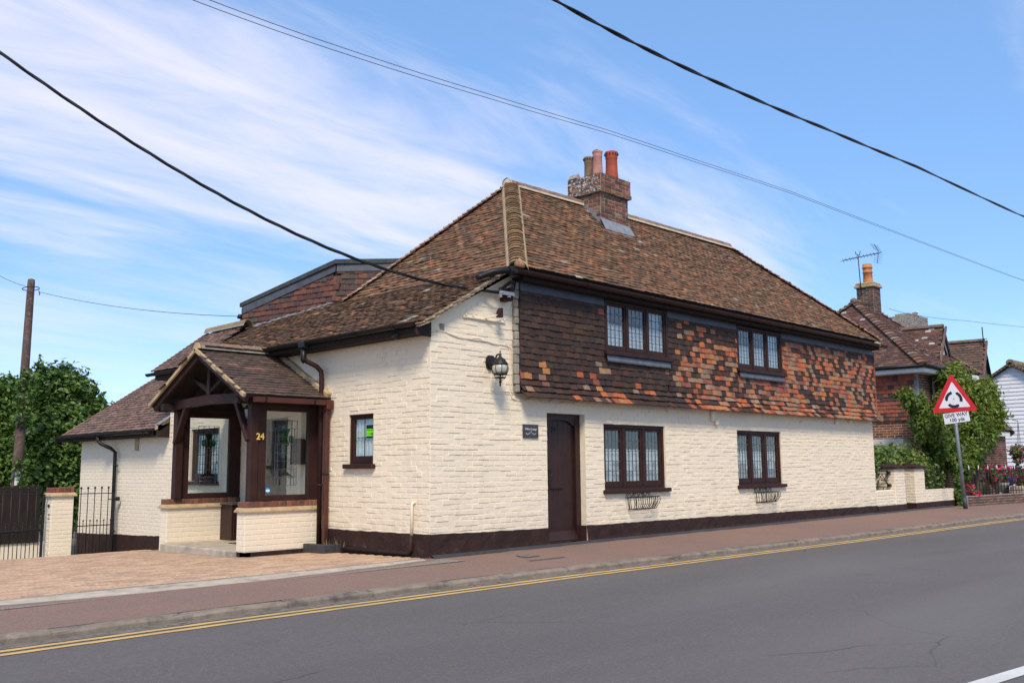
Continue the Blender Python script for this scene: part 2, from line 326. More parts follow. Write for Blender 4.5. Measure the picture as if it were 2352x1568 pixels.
WM = {}
def link(name, mesh, mat, parent=None, mw=None, color=None, **kw):
    o = bpy.data.objects.new(name, mesh); COL.objects.link(o)
    if mat is not None and mesh is not None and not mesh.materials: mesh.materials.append(MAT[mat] if isinstance(mat, str) else mat)
    if parent is not None: o.parent = parent; o.matrix_parent_inverse = WM[parent].inverted()
    if mw is not None: o.matrix_basis = mw
    WM[o] = mw if mw is not None else Matrix.Identity(4)
    if color is not None: o.color = tuple(color) + (1,)
    for k, v in kw.items(): o[k] = v
    return o
def thing(name, label, cat, loc=(0, 0, 0), group=None):
    o = bpy.data.objects.new(name, None); COL.objects.link(o); o.empty_display_size = .1; o.location = loc; WM[o] = Matrix.Translation(loc)
    o['label'] = label; o['category'] = cat
    if group: o['group'] = group
    return o
def dup(root, loc, label):
    r = root.copy(); COL.objects.link(r); r.location = loc; r['label'] = label
    for ch in list(root.children):
        c = ch.copy(); COL.objects.link(c); c.parent = r; c.matrix_parent_inverse = ch.matrix_parent_inverse.copy()
        for g in list(ch.children): d = g.copy(); COL.objects.link(d); d.parent = c; d.matrix_parent_inverse = g.matrix_parent_inverse.copy()
    return r
def text(s, name, mat, parent, loc, xdir, nrm, size, off=0., align='CENTER', ext=.001, sx=1.):
    """lettering lying on a surface: xdir runs along the line, nrm faces the reader"""
    cu = bpy.data.curves.new(name, 'FONT'); cu.body = s; cu.size = size; cu.align_x = align; cu.align_y = 'CENTER'; cu.extrude = ext; cu.offset = off; cu.resolution_u = 3
    tmp = bpy.data.objects.new(name, cu); COL.objects.link(tmp); bpy.context.view_layer.update(); me = bpy.data.meshes.new_from_object(tmp.evaluated_get(bpy.context.evaluated_depsgraph_get())); bpy.data.objects.remove(tmp); bpy.data.curves.remove(cu)
    me.materials.clear(); me.materials.append(MAT[mat]); o = bpy.data.objects.new(name, me); COL.objects.link(o); x = Vector(xdir).normalized(); n = Vector(nrm).normalized(); y = n.cross(x)
    mw = Matrix(((x[0] * sx, y[0], n[0], loc[0]), (x[1] * sx, y[1], n[1], loc[1]), (x[2] * sx, y[2], n[2], loc[2]), (0, 0, 0, 1)))
    if parent is not None: o.parent = parent; o.matrix_parent_inverse = WM[parent].inverted()
    o.matrix_basis = mw; WM[o] = mw; return o

def project(P):
    v = np.asarray(P, float) - EYE; d = v @ FWD; s = 2150.0 / np.maximum(d, .01); return 1176 + s * (v @ RGT), 784 - s * (v @ UPV), d
def px(x, y, n, d):
    """the point where the sight line through picture position (x, y) meets the plane n.P = d (used for layout only)"""
    n = np.array(n, float); r = FWD + RGT * (x - 1176) / 2150 - UPV * (y - 784) / 2150; return EYE + r * (d - n @ EYE) / (n @ r)

# ------------- countable pieces: the largest in view become objects, the rest one joined part
class Pieces:
    def __init__(self, name, cap=300): self.name = name; self.cap = cap; self.L = []; self.shapes = {}
    def shape(self, key, mb): self.shapes[key] = mb
    def add(self, parent, mat, key, M, col, w, h, nrm, seen=True): self.L.append((parent, mat, key, M, col, w * h, nrm, seen))
    def flush(self):
        sc_ = []
        for (p, m, k, M, c, a, n, s) in self.L:
            P = M[:3, 3]; x, y, d = project(P); v = EYE - P; f = max(0., float(v @ np.asarray(n)) / np.linalg.norm(v))
            vis = s and d > .3 and -5 < x < 2357 and -5 < y < 1573; sc_.append(a * f / d ** 2 if vis else 0.)
        order = np.argsort(-np.array(sc_)); chosen = set(int(i) for i in order[:self.cap] if sc_[i] > 0); rest = {}; meshes = {}
        for i, (p, m, k, M, c, a, n, s) in enumerate(self.L):
            if i in chosen:
                if (k, m) not in meshes: meshes[(k, m)] = self.shapes[k].mesh(self.name); meshes[(k, m)].materials.append(MAT[m])
                link(self.name, meshes[(k, m)], None, p, Matrix(M.tolist()), c)
            else: rest.setdefault((p, m), []).append((k, M, c))
        for (p, m), lst in rest.items():
            V = []; F = []; Cc = []; S = []; b = 0
            for k, M, c in lst:
                sh = self.shapes[k]; v = np.array(sh.v) @ M[:3, :3].T + M[:3, 3]; V.append(v); F += [tuple(b + i for i in f) for f in sh.f]; Cc += [c] * len(sh.f); S += sh.s; b += len(v)
            mb = MB(); mb.v = np.concatenate(V).tolist(); mb.f = F; mb.c = Cc; mb.s = S; mb.build(self.name + '_field', m, p, kind='stuff')
def frameM(o, ax, ay, az, sx=1., sy=1., sz=1.):
    M = np.eye(4); M[:3, 0] = np.asarray(ax) * sx; M[:3, 1] = np.asarray(ay) * sy; M[:3, 2] = np.asarray(az) * sz; M[:3, 3] = o; return M
def rotv(v, ax, a):
    v = np.asarray(v, float); ax = np.asarray(ax, float); return v * math.cos(a) + np.cross(ax, v) * math.sin(a) + ax * (ax @ v) * (1 - math.cos(a))

class Plane:
    """a flat field with u along, v up it and outward normal"""
    def __init__(self, o, u, v): self.o = np.array(o, float); self.u = np.array(u, float) / np.linalg.norm(u); self.v = np.array(v, float) / np.linalg.norm(v); self.n = np.cross(self.u, self.v); self.n /= np.linalg.norm(self.n)
    def p(self, a, b, d=0.): return self.o + a * self.u + b * self.v + d * self.n
def inside(poly, a, b):
    r = False; n = len(poly); j = n - 1
    for i in range(n):
        if (poly[i][1] > b) != (poly[j][1] > b) and a < (poly[j][0] - poly[i][0]) * (b - poly[i][1]) / (poly[j][1] - poly[i][1]) + poly[i][0]: r = not r
        j = i
    return r
def panel(mb, pl, u0, u1, v0, v1, holes=(), depth=.25):
    """flat wall sheet with openings and their reveals"""
    us = sorted({u0, u1, *[h[0] for h in holes], *[h[1] for h in holes]}); vs = sorted({v0, v1, *[h[2] for h in holes], *[h[3] for h in holes]})
    us = [u for u in us if u0 <= u <= u1]; vs = [v for v in vs if v0 <= v <= v1]
    for i in range(len(us) - 1):
        for j in range(len(vs) - 1):
            cu, cv = (us[i] + us[i + 1]) / 2, (vs[j] + vs[j + 1]) / 2
            if any(h[0] < cu < h[1] and h[2] < cv < h[3] for h in holes): continue
            mb.quad(pl.p(us[i], vs[j]), pl.p(us[i + 1], vs[j]), pl.p(us[i + 1], vs[j + 1]), pl.p(us[i], vs[j + 1]))
    for (a, b, c, d) in holes:
        for (p, q) in (((a, c), (a, d)), ((a, d), (b, d)), ((b, d), (b, c)), ((b, c), (a, c))):
            mb.quad(pl.p(*p), pl.p(*q), pl.p(*q, -depth), pl.p(*p, -depth))

BRICK = Pieces('brick'); TILE = Pieces('roof_tile'); HUNG = Pieces('hung_tile')
def brick_shape(ch):
    m = MB(); a = .5; V = [(-a, -a, -1), (a, -a, -1), (a, a, -1), (-a, a, -1), (-a + ch, -a + ch * 3, 1), (a - ch, -a + ch * 3, 1), (a - ch, a - ch * 3, 1), (-a + ch, a - ch * 3, 1)]
    return m.add(V, [(0, 3, 2, 1), (4, 5, 6, 7), (0, 1, 5, 4), (1, 2, 6, 5), (2, 3, 7, 6), (3, 0, 4, 7)])
for k in range(3): BRICK.shape(k, brick_shape((.012, .02, .03)[k]))
def bricks(P, parent, mat, pl, u0, u1, v0, v1, holes=(), L=.225, H=.075, joint=.008, proud=.006, jit=1., cols=((1, 1, 1),), bond='stretcher', top=None, seen=True, shapes=(0, 1, 2), skip=0., rnd=None, phase=0., jv=None):
    R = rnd or random; r = 0; z = v0; jv = joint if jv is None else jv
    while z < v1 - .02:
        h = min(H, v1 - z); off = ((r % 2) * .5 + phase) * L; u = u0 - off
        k = 0
        while u < u1 - .01:
            ll = L if bond == 'stretcher' else (L if (k + r) % 2 else L / 2); a, b = max(u, u0), min(u + ll, u1); u += ll; k += 1
            segs = [(a, b)]
            for (ha, hb, hc, hd) in holes:
                if hc < z + h * .7 and hd > z + h * .3:
                    ns = []
                    for (s0, s1) in segs:
                        if s1 <= ha or s0 >= hb: ns.append((s0, s1)); continue
                        if s0 < ha: ns.append((s0, ha))
                        if s1 > hb: ns.append((hb, s1))
                    segs = ns
            for (s0, s1) in segs:
                if s1 - s0 < .03 or R.random() < skip: continue
                cu, cv = (s0 + s1) / 2, z + h / 2
                if top and cv + h / 2 > top(cu): continue
                pr = proud * (1 + jit * .45 * R.uniform(-1, 1)); an = jit * R.uniform(-.012, .012)
                ax = rotv(pl.u, pl.n, an); ay = rotv(pl.v, pl.n, an); w_, h_ = s1 - s0 - jv * (1 + .5 * jit * R.uniform(-1, 1)), h - joint * (1 + .5 * jit * R.uniform(-1, 1))
                nn = rotv(pl.n, pl.u, jit * R.uniform(-.025, .025))
                M = frameM(pl.p(cu, cv + jit * R.uniform(-.002, .002), .0), ax, ay, nn, w_, h_, pr)
                P.add(parent, mat, R.choice(shapes), M, R.choice(cols), w_, h_, pl.n, seen)
        z += H; r += 1
def tile_shape(cam_, nose=0.):
    """one plain tile: unit wide (x), unit long (y, tail at 0), thickness in z; slight camber"""
    m = MB(); V = []; xs = (-.5, -.17, .17, .5)
    for y in (0., 1.):
        for zt in (0, 1):
            for x in xs: V.append((x, y, zt + cam_ * (1 - (2 * x) ** 2)))
    i = lambda y, zt, x: y * 8 + zt * 4 + x
    F = [(i(0, 1, k), i(0, 1, k + 1), i(1, 1, k + 1), i(1, 1, k)) for k in range(3)] + [(i(0, 0, k), i(0, 0, k + 1), i(0, 1, k + 1), i(0, 1, k)) for k in range(3)]
    F += [(i(0, 0, 0), i(0, 1, 0), i(1, 1, 0), i(1, 0, 0)), (i(0, 0, 3), i(1, 0, 3), i(1, 1, 3), i(0, 1, 3)), (i(0, 0, 0), i(1, 0, 0), i(1, 0, 3), i(0, 0, 3))]
    return m.add(V, F)
for k in range(3):
    TILE.shape(k, tile_shape((.25, .5, -.1)[k])); HUNG.shape(k, tile_shape((.2, .45, -.15)[k]))
def tiles(P, parent, mat, pl, poly, W=.165, G=.09, Ln=.2, T=.013, colf=None, jit=1., seen=True, lift=.0, rnd=None, slip=.02):
    R = rnd or random; us = [q[0] for q in poly]; vs = [q[1] for q in poly]; r = 0; v = min(vs); tilt = math.atan2(T * 1.15, G)
    while v < max(vs) - .01:
        row = R.uniform(-.5, .5) * .006 * jit; u = min(us) - W + (r % 2) * W * .5 + R.uniform(-.01, .01)
        while u < max(us) + W:
            cu = u + W / 2
            if inside(poly, cu, v + G * .5):
                an = jit * R.gauss(0, .013); tl = tilt + jit * R.gauss(0, .022); dv = row + jit * R.gauss(0, .004) - (R.uniform(.01, .045) if R.random() < slip else 0)
                ax = rotv(pl.u, pl.n, an); ay = rotv(pl.v, pl.n, an); ay2 = rotv(ay, ax, -tl); nn = np.cross(ax, ay2)
                w_ = W - .004 + jit * R.uniform(-.003, .002)
                M = frameM(pl.p(cu, v + dv, lift + T * .9 + jit * R.uniform(0, .004)), ax, ay2, nn, w_, Ln, T)
                P.add(parent, mat, R.randrange(3), M, colf(cu, v, R), W, G, pl.n, seen)
            u += W
        v += G; r += 1
# ---------------------------------------------------------------- the setting: road, pavement, kerb, driveway
KX = [-60., -25., -10., -6., -4., 0., 2.7, 7., 10.8, 14.4, 16.8, 20., 26., 40., 70.]
KY = [-2.6, -2.1, -1.9, -1.87, -1.85, -1.93, -2.06, -2.25, -2.34, -2.43, -2.56, -2.80, -3.3, -4.6, -7.6]
ky = lambda x: float(np.interp(x, KX, KY))
ZK, ZR = -.05, -.112                                   # kerb top, road at the channel
xs = sorted(set(KX + [float(v) for v in np.arange(-9, 27, .45)]))
m = MB(); m.quad((-900, -900, -1.2), (900, -900, -1.2), (900, 900, -1.2), (-900, 900, -1.2)); m.build('ground', 'ground', kind='structure')
m = MB()
for i in range(len(xs) - 1):
    a, b = xs[i], xs[i + 1]; yy = [0., .6, 3., 6., 9., 12.5]
    for j in range(5):
        zf = lambda t: ZR + .03 * math.sin(min(t, 6) / 6 * math.pi / 2) - .02 * max(0, t - 6) / 6
        m.quad((a, ky(a) + .02 - yy[j + 1], zf(yy[j + 1])), (b, ky(b) + .02 - yy[j + 1], zf(yy[j + 1])), (b, ky(b) + .02 - yy[j], zf(yy[j])), (a, ky(a) + .02 - yy[j], zf(yy[j])))
road = m.build('road', 'road', kind='structure')
zroad = lambda t: ZR + .03 * math.sin(min(t, 6) / 6 * math.pi / 2)
def stripe(name, mat, x0, x1, o, w, z=.004, rag=.006):
    mb = MB(); X = np.arange(x0, x1, .12); R = random.Random(int(o * 977))
    e0 = [o + R.uniform(-rag, rag) for _ in X]; e1 = [o + w + R.uniform(-rag, rag) for _ in X]
    for i in range(len(X) - 1):
        a, b = X[i], X[i + 1]
        mb.quad((a, ky(a) - e1[i], zroad(e1[i]) + z), (b, ky(b) - e1[i + 1], zroad(e1[i + 1]) + z), (b, ky(b) - e0[i + 1], zroad(e0[i + 1]) + z), (a, ky(a) - e0[i], zroad(e0[i]) + z))
    return mb.build(name, mat, road)
stripe('channel_grit', 'gutter_grit', -9, 26, .0, .19, .004, .02)
stripe('yellow_line', 'yellow', -9, 26, .225, .085, .005); stripe('yellow_line', 'yellow', -9, 26, .385, .085, .005)
a = px(2225, 1568, (0, 0, 1), -.082); b = px(2352, 1530, (0, 0, 1), -.082); dd = b - a
zt = lambda p: (p[0], p[1], zroad(ky(p[0]) - p[1]) + .005)
m = MB(); n_ = np.array((-dd[1], dd[0], 0)); n_ = n_ / np.linalg.norm(n_); p0 = a - dd * .1; wv = n_ * -.105; m.quad(zt(p0 + wv * 1.1), zt(p0 + dd * 6.5 + wv), zt(p0 + dd * 6.5), zt(p0)); m.build('centre_line_dash', 'white_line', road)
# kerb of separate stones
kerb = MB(); 
for i in range(len(xs) - 1):
    a, b = xs[i], xs[i + 1]; kerb.quad((a, ky(a) + .012, ZR - .05), (b, ky(b) + .012, ZR - .05), (b, ky(b) + .012, ZK - .012), (a, ky(a) + .012, ZK - .012))
    kerb.quad((a, ky(a) + .012, ZK - .012), (b, ky(b) + .012, ZK - .012), (b, ky(b) + .125, ZK - .008), (a, ky(a) + .125, ZK - .008))
kerb = kerb.build('kerb', 'mortar_grey', kind='structure')
kx = [-7.35, -6.42, -5.52, -4.42, -3.38, -2.39, -1.38, -.42, .60, 1.52, 2.45]; 
while kx[-1] < 25.5: kx.append(kx[-1] + .92)
kx = [-8.3] + kx
for i in range(len(kx) - 1):
    x0, x1 = kx[i] + .006, kx[i + 1] - .006; R = random.Random(i); dz = R.uniform(-.006, .006); dy = R.uniform(-.006, .006); n = 3; mb = MB(); V = []; prof = [(0, ZR - .05), (0, ZK - .022), (.010, ZK - .006), (.028, ZK), (.120, ZK + .004), (.125, ZK - .03)]
    for k in range(n + 1):
        x = x0 + (x1 - x0) * k / n
        for q, (yo, zo) in enumerate(prof): V.append((x, ky(x) + yo + dy + R.uniform(-.003, .003), zo + dz + R.uniform(-.003, .003) + (-.008 if k in (0, n) and q in (1, 2, 3) else 0)))
    k_ = len(prof); F = [(a * k_ + q, (a + 1) * k_ + q, (a + 1) * k_ + q + 1, a * k_ + q + 1) for a in range(n) for q in range(k_ - 1)] + [tuple(range(k_)), tuple(n * k_ + q for q in range(k_ - 1, -1, -1))]
    mb.add(V, F); mb.build('kerb_stone', 'kerb_concrete', kerb)
# pavement: from the kerb back to the frontage
back = lambda x: .02 if x > -.15 else float(np.interp(x, [-60, -5.4, -4.3, -3.0, -.9, -.15], [-.6, -.34, -.52, -.53, -.30, -.14]))
m = MB(); px_ = sorted(set(xs + [-.15, -.14] + [float(v) for v in np.arange(-8, 0, .3)])); R = random.Random(3)
rag = {x: (R.uniform(-.03, .03) if -9 < x < -.3 else 0) for x in px_}
for i in range(len(px_) - 1):
    a, b = px_[i], px_[i + 1]; ya = [ky(a) + .12, ky(a) * .5, back(a) + rag[a]]; yb = [ky(b) + .12, ky(b) * .5, back(b) + rag[b]]; zl = (ZK + .004, -.026, -.006)
    for j in range(2): m.quad((a, ya[j], zl[j]), (b, yb[j], zl[j]), (b, yb[j + 1], zl[j + 1]), (a, ya[j + 1], zl[j + 1]))
pavement = m.build('pavement', 'pave', kind='structure')
m = MB(); q = [(.92, -.30), (1.62, -.24), (1.42, -1.22), (.72, -1.20)]; m.quad(*[(x, y, -.012 - .018 * min(1, max(0, -y))) for x, y in q][::-1]); m.build('tarmac_patch', 'tarmac_patch', pavement)
m = MB(); m.prism([(1.02, -.62, -.012), (1.30, -.60, -.012), (1.26, -.86, -.016), (.97, -.88, -.016)], (0, 0, .006)); m.build('stopcock_cover', 'gutter_grit', pavement)
# bitumen fillet at the foot of the wall
m = MB(); R = random.Random(5); X = np.arange(.0, 19.4, .25); w = [R.uniform(.07, .13) for _ in X]
for i in range(len(X) - 1):
    a, b = X[i], X[i + 1]; m.quad((a, -w[i], -.004), (b, -w[i + 1], -.004), (b, -.035, .03), (a, -.035, .03))
m.build('bitumen_fillet', 'slate', pavement)
# driveway: level near the street, falling away past the porch
def zd(y): return -.004 - .019 * max(0., min(y, 5.5)) - .118 * max(0., y - 5.5) * min(1., (y - 5.5) / .6)
m = MB(); Y = [-.6, .0, 2., 3.9, 5.5, 5.65, 5.8, 5.95, 6.1, 8., 10., 14.5]
for j in range(len(Y) - 1): m.quad((-14, Y[j], zd(Y[j]) - .006), (.1, Y[j], zd(Y[j]) - .006), (.1, Y[j + 1], zd(Y[j + 1]) - .006), (-14, Y[j + 1], zd(Y[j + 1]) - .006))
drive = m.build('driveway', 'gravel', kind='structure')
# concrete edging strip between paving and pavement
m = MB(); X = np.arange(-8, -.1, .2); R = random.Random(9)
yb_ = lambda x: float(np.interp(x, [-8, -5.3, -4.3, -2.8, -.22], [-.16, -.10, -.06, -.14, -.10]))
for i in range(len(X) - 1):
    a, b = X[i], X[i + 1]; m.quad((a, back(a) - .09, -.016), (b, back(b) - .09, -.016), (b, yb_(b), .004), (a, yb_(a), .004))
m.build('concrete_strip', 'concrete', drive)
BLK = Pieces('paving_block'); s_ = MB(); s_.cbox((-.5, -.5, -1), (.5, .5, 0), .03); BLK.shape(0, brick_shape(.02))
def pave_blocks():
    R = random.Random(11); cols = [(.52, .335, .205), (.49, .31, .195), (.55, .365, .23), (.45, .285, .18), (.51, .35, .225), (.43, .285, .195), (.56, .385, .24), (.40, .25, .17)]
    greys = [(.26, .215, .18), (.30, .24, .20), (.22, .185, .16)]
    def put(cx, cy, w, h, col, rot=0.):
        c, s = math.cos(rot), math.sin(rot); z = zd(cy); sl = (zd(cy + .05) - zd(cy - .05)) / .1; ay = np.array((-s, c, sl)); ay /= np.linalg.norm(ay); ax = np.array((c, s, 0.)); n = np.cross(ax, ay)
        BLK.add(drive, 'block', 0, frameM((cx, cy, z + R.uniform(-.0015, .0015)), ax, ay, n, w - .006, h - .006, .006), col, w, h, n)
    row = 0; y = .02
    while y < 6.3:
        x = -9.4 + (row % 2) * .1
        while x < -.02:
            inporch = x + .1 > -1.36 and y > 2.48
            yl = yb_(x) + .115
            if y - .05 > yl and not inporch and x + .2 < -.03:
                sub = (x + .1 > -1.50 and y > 2.38 and y < 5.5) or (x > -.28 and y < 2.4)
                put(x + .1, y, .2, .1, R.choice(greys) if sub else R.choice(cols))
            x += .2
        y += .1; row += 1
    x = -9.4
    while x < -.3: put(x + .1, yb_(x) + .06, .2, .1, R.choice(greys), .02); x += .2
pave_blocks(); BLK.flush()
m = MB(); R = random.Random(21)                                   # leaf litter in the channel
for _ in range(60):
    x = R.choice([-4.45, -3.0, -1.3, -1.1, .9, 2.4, -.4]) + R.gauss(0, .16); y = ky(x) - R.uniform(.02, .2); a = R.uniform(0, 6.3); l = R.uniform(.012, .03); d = np.array((math.cos(a), math.sin(a), R.uniform(-.1, .3))) * l; e = np.array((-d[1], d[0], .2 * l)) * .5; p = np.array((x, y, ZR + .012))
    m.add([p - d, p + e, p + d, p - e], [(0, 1, 2, 3)])
m.build('leaf_litter', 'leaf_litter', road, kind='stuff')
# ---------------------------------------------------------------- the cottage
cot = thing('cottage', 'cream painted brick cottage with tile-hung upper storey, brown windows and hipped clay tile roof', 'cottage')
FP = Plane((0, 0, 0), (1, 0, 0), (0, 0, 1))             # street wall, outward -y
LP = Plane((0, 0, 0), (0, -1, 0), (0, 0, 1))            # side wall, outward -x ; u = -y
XR = 14.33; YE = 7.72; YW = 12.05
D_ = (2.385, 3.305, -.05, 2.03); W1 = (3.785, 5.53, .80, 1.895); W2 = (7.975, 9.735, .79, 1.88)
U1 = (3.75, 5.555, 3.09, 3.975); U2 = (7.95, 9.745, 3.085, 3.965)
m = MB(); panel(m, FP, 0, XR, -.3, 3.2, [D_, W1, W2, (U1[0], U1[1], U1[2], 3.2), (U2[0], U2[1], U2[2], 3.2)], .26)
panel(m, FP, 1.7, XR, 3.2, 4.12, [(U1[0], U1[1], 3.2, U1[3]), (U2[0], U2[1], 3.2, U2[3])], .26)
m.quad((0, 0, 3.2), (1.7, 0, 3.2), (1.7, 0, 4.14), (0, 0, 3.24)); m.quad((XR, 0, -.3), (XR, 4.1, -.3), (XR, 4.1, 4.12), (XR, 0, 4.12)); m.quad((XR, 4.1, -.3), (2.2, 4.1, -.3), (2.2, 4.1, 4.12), (XR, 4.1, 4.12))
street_wall = m.build('street_wall', 'cream', cot)
SW = (-1.875, -1.265, 1.25, 2.0); FD = (-4.42, -3.58, .03, 2.0); BW = (-6.85, -5.80, .98, 1.95)
m = MB(); panel(m, LP, -YE, 0, -.9, 3.22, [SW, FD, BW], .22); m.quad((0, YE, -.9), (4, YE, -.9), (4, YE, 3.9), (0, YE, 3.2))
side_wall = m.build('side_wall', 'cream', cot)
WP = Plane((.03, 0, 0), (0, -1, 0), (0, 0, 1))
m = MB(); panel(m, WP, -YW, -YE, -1.3, 2.05); m.quad((.03, YW, -1.3), (4.5, YW, -1.3), (4.5, YW, 3.9), (2.6, YW, 3.9), (.03, YW, 2.05)); wing_wall = m.build('wing_wall', 'cream2', cot)
ra = random.Random(31)
vtop = lambda u: 3.16 + u * .50 if u < 1.75 else 9
bricks(BRICK, street_wall, 'cream', FP, 0, XR, .24, 3.6, [D_, W1, W2, (U1[0], U1[1], 2.2, 4), (1.75, XR, 2.27, 5)], top=vtop, proud=.0055, jit=1.9, joint=.013, jv=.004, rnd=ra, skip=.10)
bricks(BRICK, side_wall, 'cream', LP, -7.7, 0, .25, 3.12, [SW, FD, BW, (-5.0, -2.75, 2.1, 2.95)], proud=.005, jit=1.8, joint=.012, jv=.004, rnd=ra, skip=.10)
bricks(BRICK, wing_wall, 'cream2', WP, -YW, -YE, -.94, 1.96, [], proud=.005, jit=.4, joint=.009, jv=.004, rnd=ra)
# painted plinth, hand-trowelled
def plinth(name, pl, segs, ztop, zbot, d=.022, st=.11):
    mb = MB(); R = random.Random(41)
    for (a, b) in segs:
        n = max(2, int((b - a) / st)); V = []; rows = 5
        for i in range(n + 1):
            u = a + (b - a) * i / n; t = ztop(u) + R.uniform(-.006, .006)
            for j in range(rows): z = zbot + (t - zbot) * j / (rows - 1); V.append(pl.p(u, z, d + R.uniform(-.006, .007) + (.012 if j < 2 else 0)))
            V.append(pl.p(u, t + .004, 0))
        k = rows + 1; F = [(i * k + j, (i + 1) * k + j, (i + 1) * k + j + 1, i * k + j + 1) for i in range(n) for j in range(k - 1)]
        mb.add(V, F, smooth=False); mb.quad(*[V[j] for j in range(k)]); mb.quad(*[V[n * k + j] for j in range(k)][::-1])
    return mb.build(name, 'brown_plinth', cot)
pt = lambda x: float(np.interp(x, [0, 2.37, 3.33, 14.3, 16], [.30, .265, .262, .185, .17]))
plinth('plinth', FP, [(-.02, 2.385), (3.305, XR)], pt, -.1)
plinth('plinth', LP, [(-2.52, .02)], lambda u: .30 + .004 * u, -.1)
plinth('plinth', WP, [(-YW, -YE)], lambda u: float(np.interp(u, [-12, -8], [-.17, -.07])), -1.3, .016)
m = MB(); m.box((2.385, .0, -.1), (2.40, .2, .26)); m.build('plinth_return', 'brown_plinth', cot); m = MB(); m.box((3.29, .0, -.1), (3.305, .21, .26)); m.build('plinth_return', 'brown_plinth', cot)

# ---- front door in its deep reveal
dy = .13
m = MB(); m.box((2.385, dy - .02, .0), (2.45, dy + .10, 2.03)); m.box((3.19, dy - .02, .0), (3.305, dy + .10, 2.03)); m.box((2.45, dy - .018, 1.93), (3.19, dy + .10, 2.03))
for s in (0, 1):                                          # four-centred arched head corners
    for k in range(5):
        a0, a1 = k / 5, (k + 1) / 5; xx = lambda t: 2.45 + .30 * t if s == 0 else 3.19 - .30 * t; zc = lambda t: 1.93 - .10 * (1 - t) ** 2.2
        m.prism([(xx(a0), dy - .01, 1.931), (xx(a1), dy - .01, 1.931), (xx(a1), dy - .01, zc(a1)), (xx(a0), dy - .01, zc(a0))], (0, .08, 0))
door = m.build('door', 'brown_gloss', cot)
for i in range(6):
    x0 = 2.452 + i * .123; m = MB(); m.cbox((x0 + .0015, dy + .028 + random.uniform(0, .002), .03), (x0 + .1215, dy + .07, 1.93), .006); m.build('plank', 'brown_gloss', door)
m = MB(); m.prism([(2.44, dy + .03, .06), (2.44, dy - .055, .045), (2.44, dy - .055, .03), (2.44, dy + .03, .02)], (.755, 0, 0)); m.prism([(2.44, dy + .028, .19), (2.44, dy - .045, .052), (2.44, dy + .028, .052)], (.755, 0, 0)); m.build('weather_board', 'brown_gloss', door)
m = MB(); m.cbox((2.585, dy + .006, .845), (2.90, dy + .030, .955), .006); m.box((2.60, dy + .001, .862), (2.885, dy + .008, .938)); m.build('letter_plate', 'brown_gloss', door)
m = MB(); m.lathe([(.04, 0), (.045, .01), (.02, .022)], (0, 0, 0), 12); m.v = [(2.54 + p[0], dy + .03 - p[2], 1.155 + p[1]) for p in m.v]
m.tube([(2.56 + .052 * math.sin(a), dy - .012 + .01 * math.cos(a), 1.10 + .065 * math.cos(a)) for a in np.linspace(0, 2 * math.pi, 21)], .009, 6); m.build('ring_handle', 'black_iron', door)
text('22', 'door_number', 'black_iron', door, (2.72, dy + .024, 1.775), (1, 0, 0), (0, -1, 0), .12, .004, ext=.004)
m = MB(); R = random.Random(2)
for i in range(6):
    for z in (1.42, 1.38, .60, .25): 
        if R.random() < .6: m.obox((2.51 + i * .123, dy + .026, z), (1, 0, 0), (0, 1, 0), (0, 0, 1), .005, .004, .005)
m.build('door_stud', 'black_iron', door, kind='stuff')
m = MB(); m.box((2.40, .0, -.03), (3.29, .24, .008)); m.build('threshold', 'slate', cot)

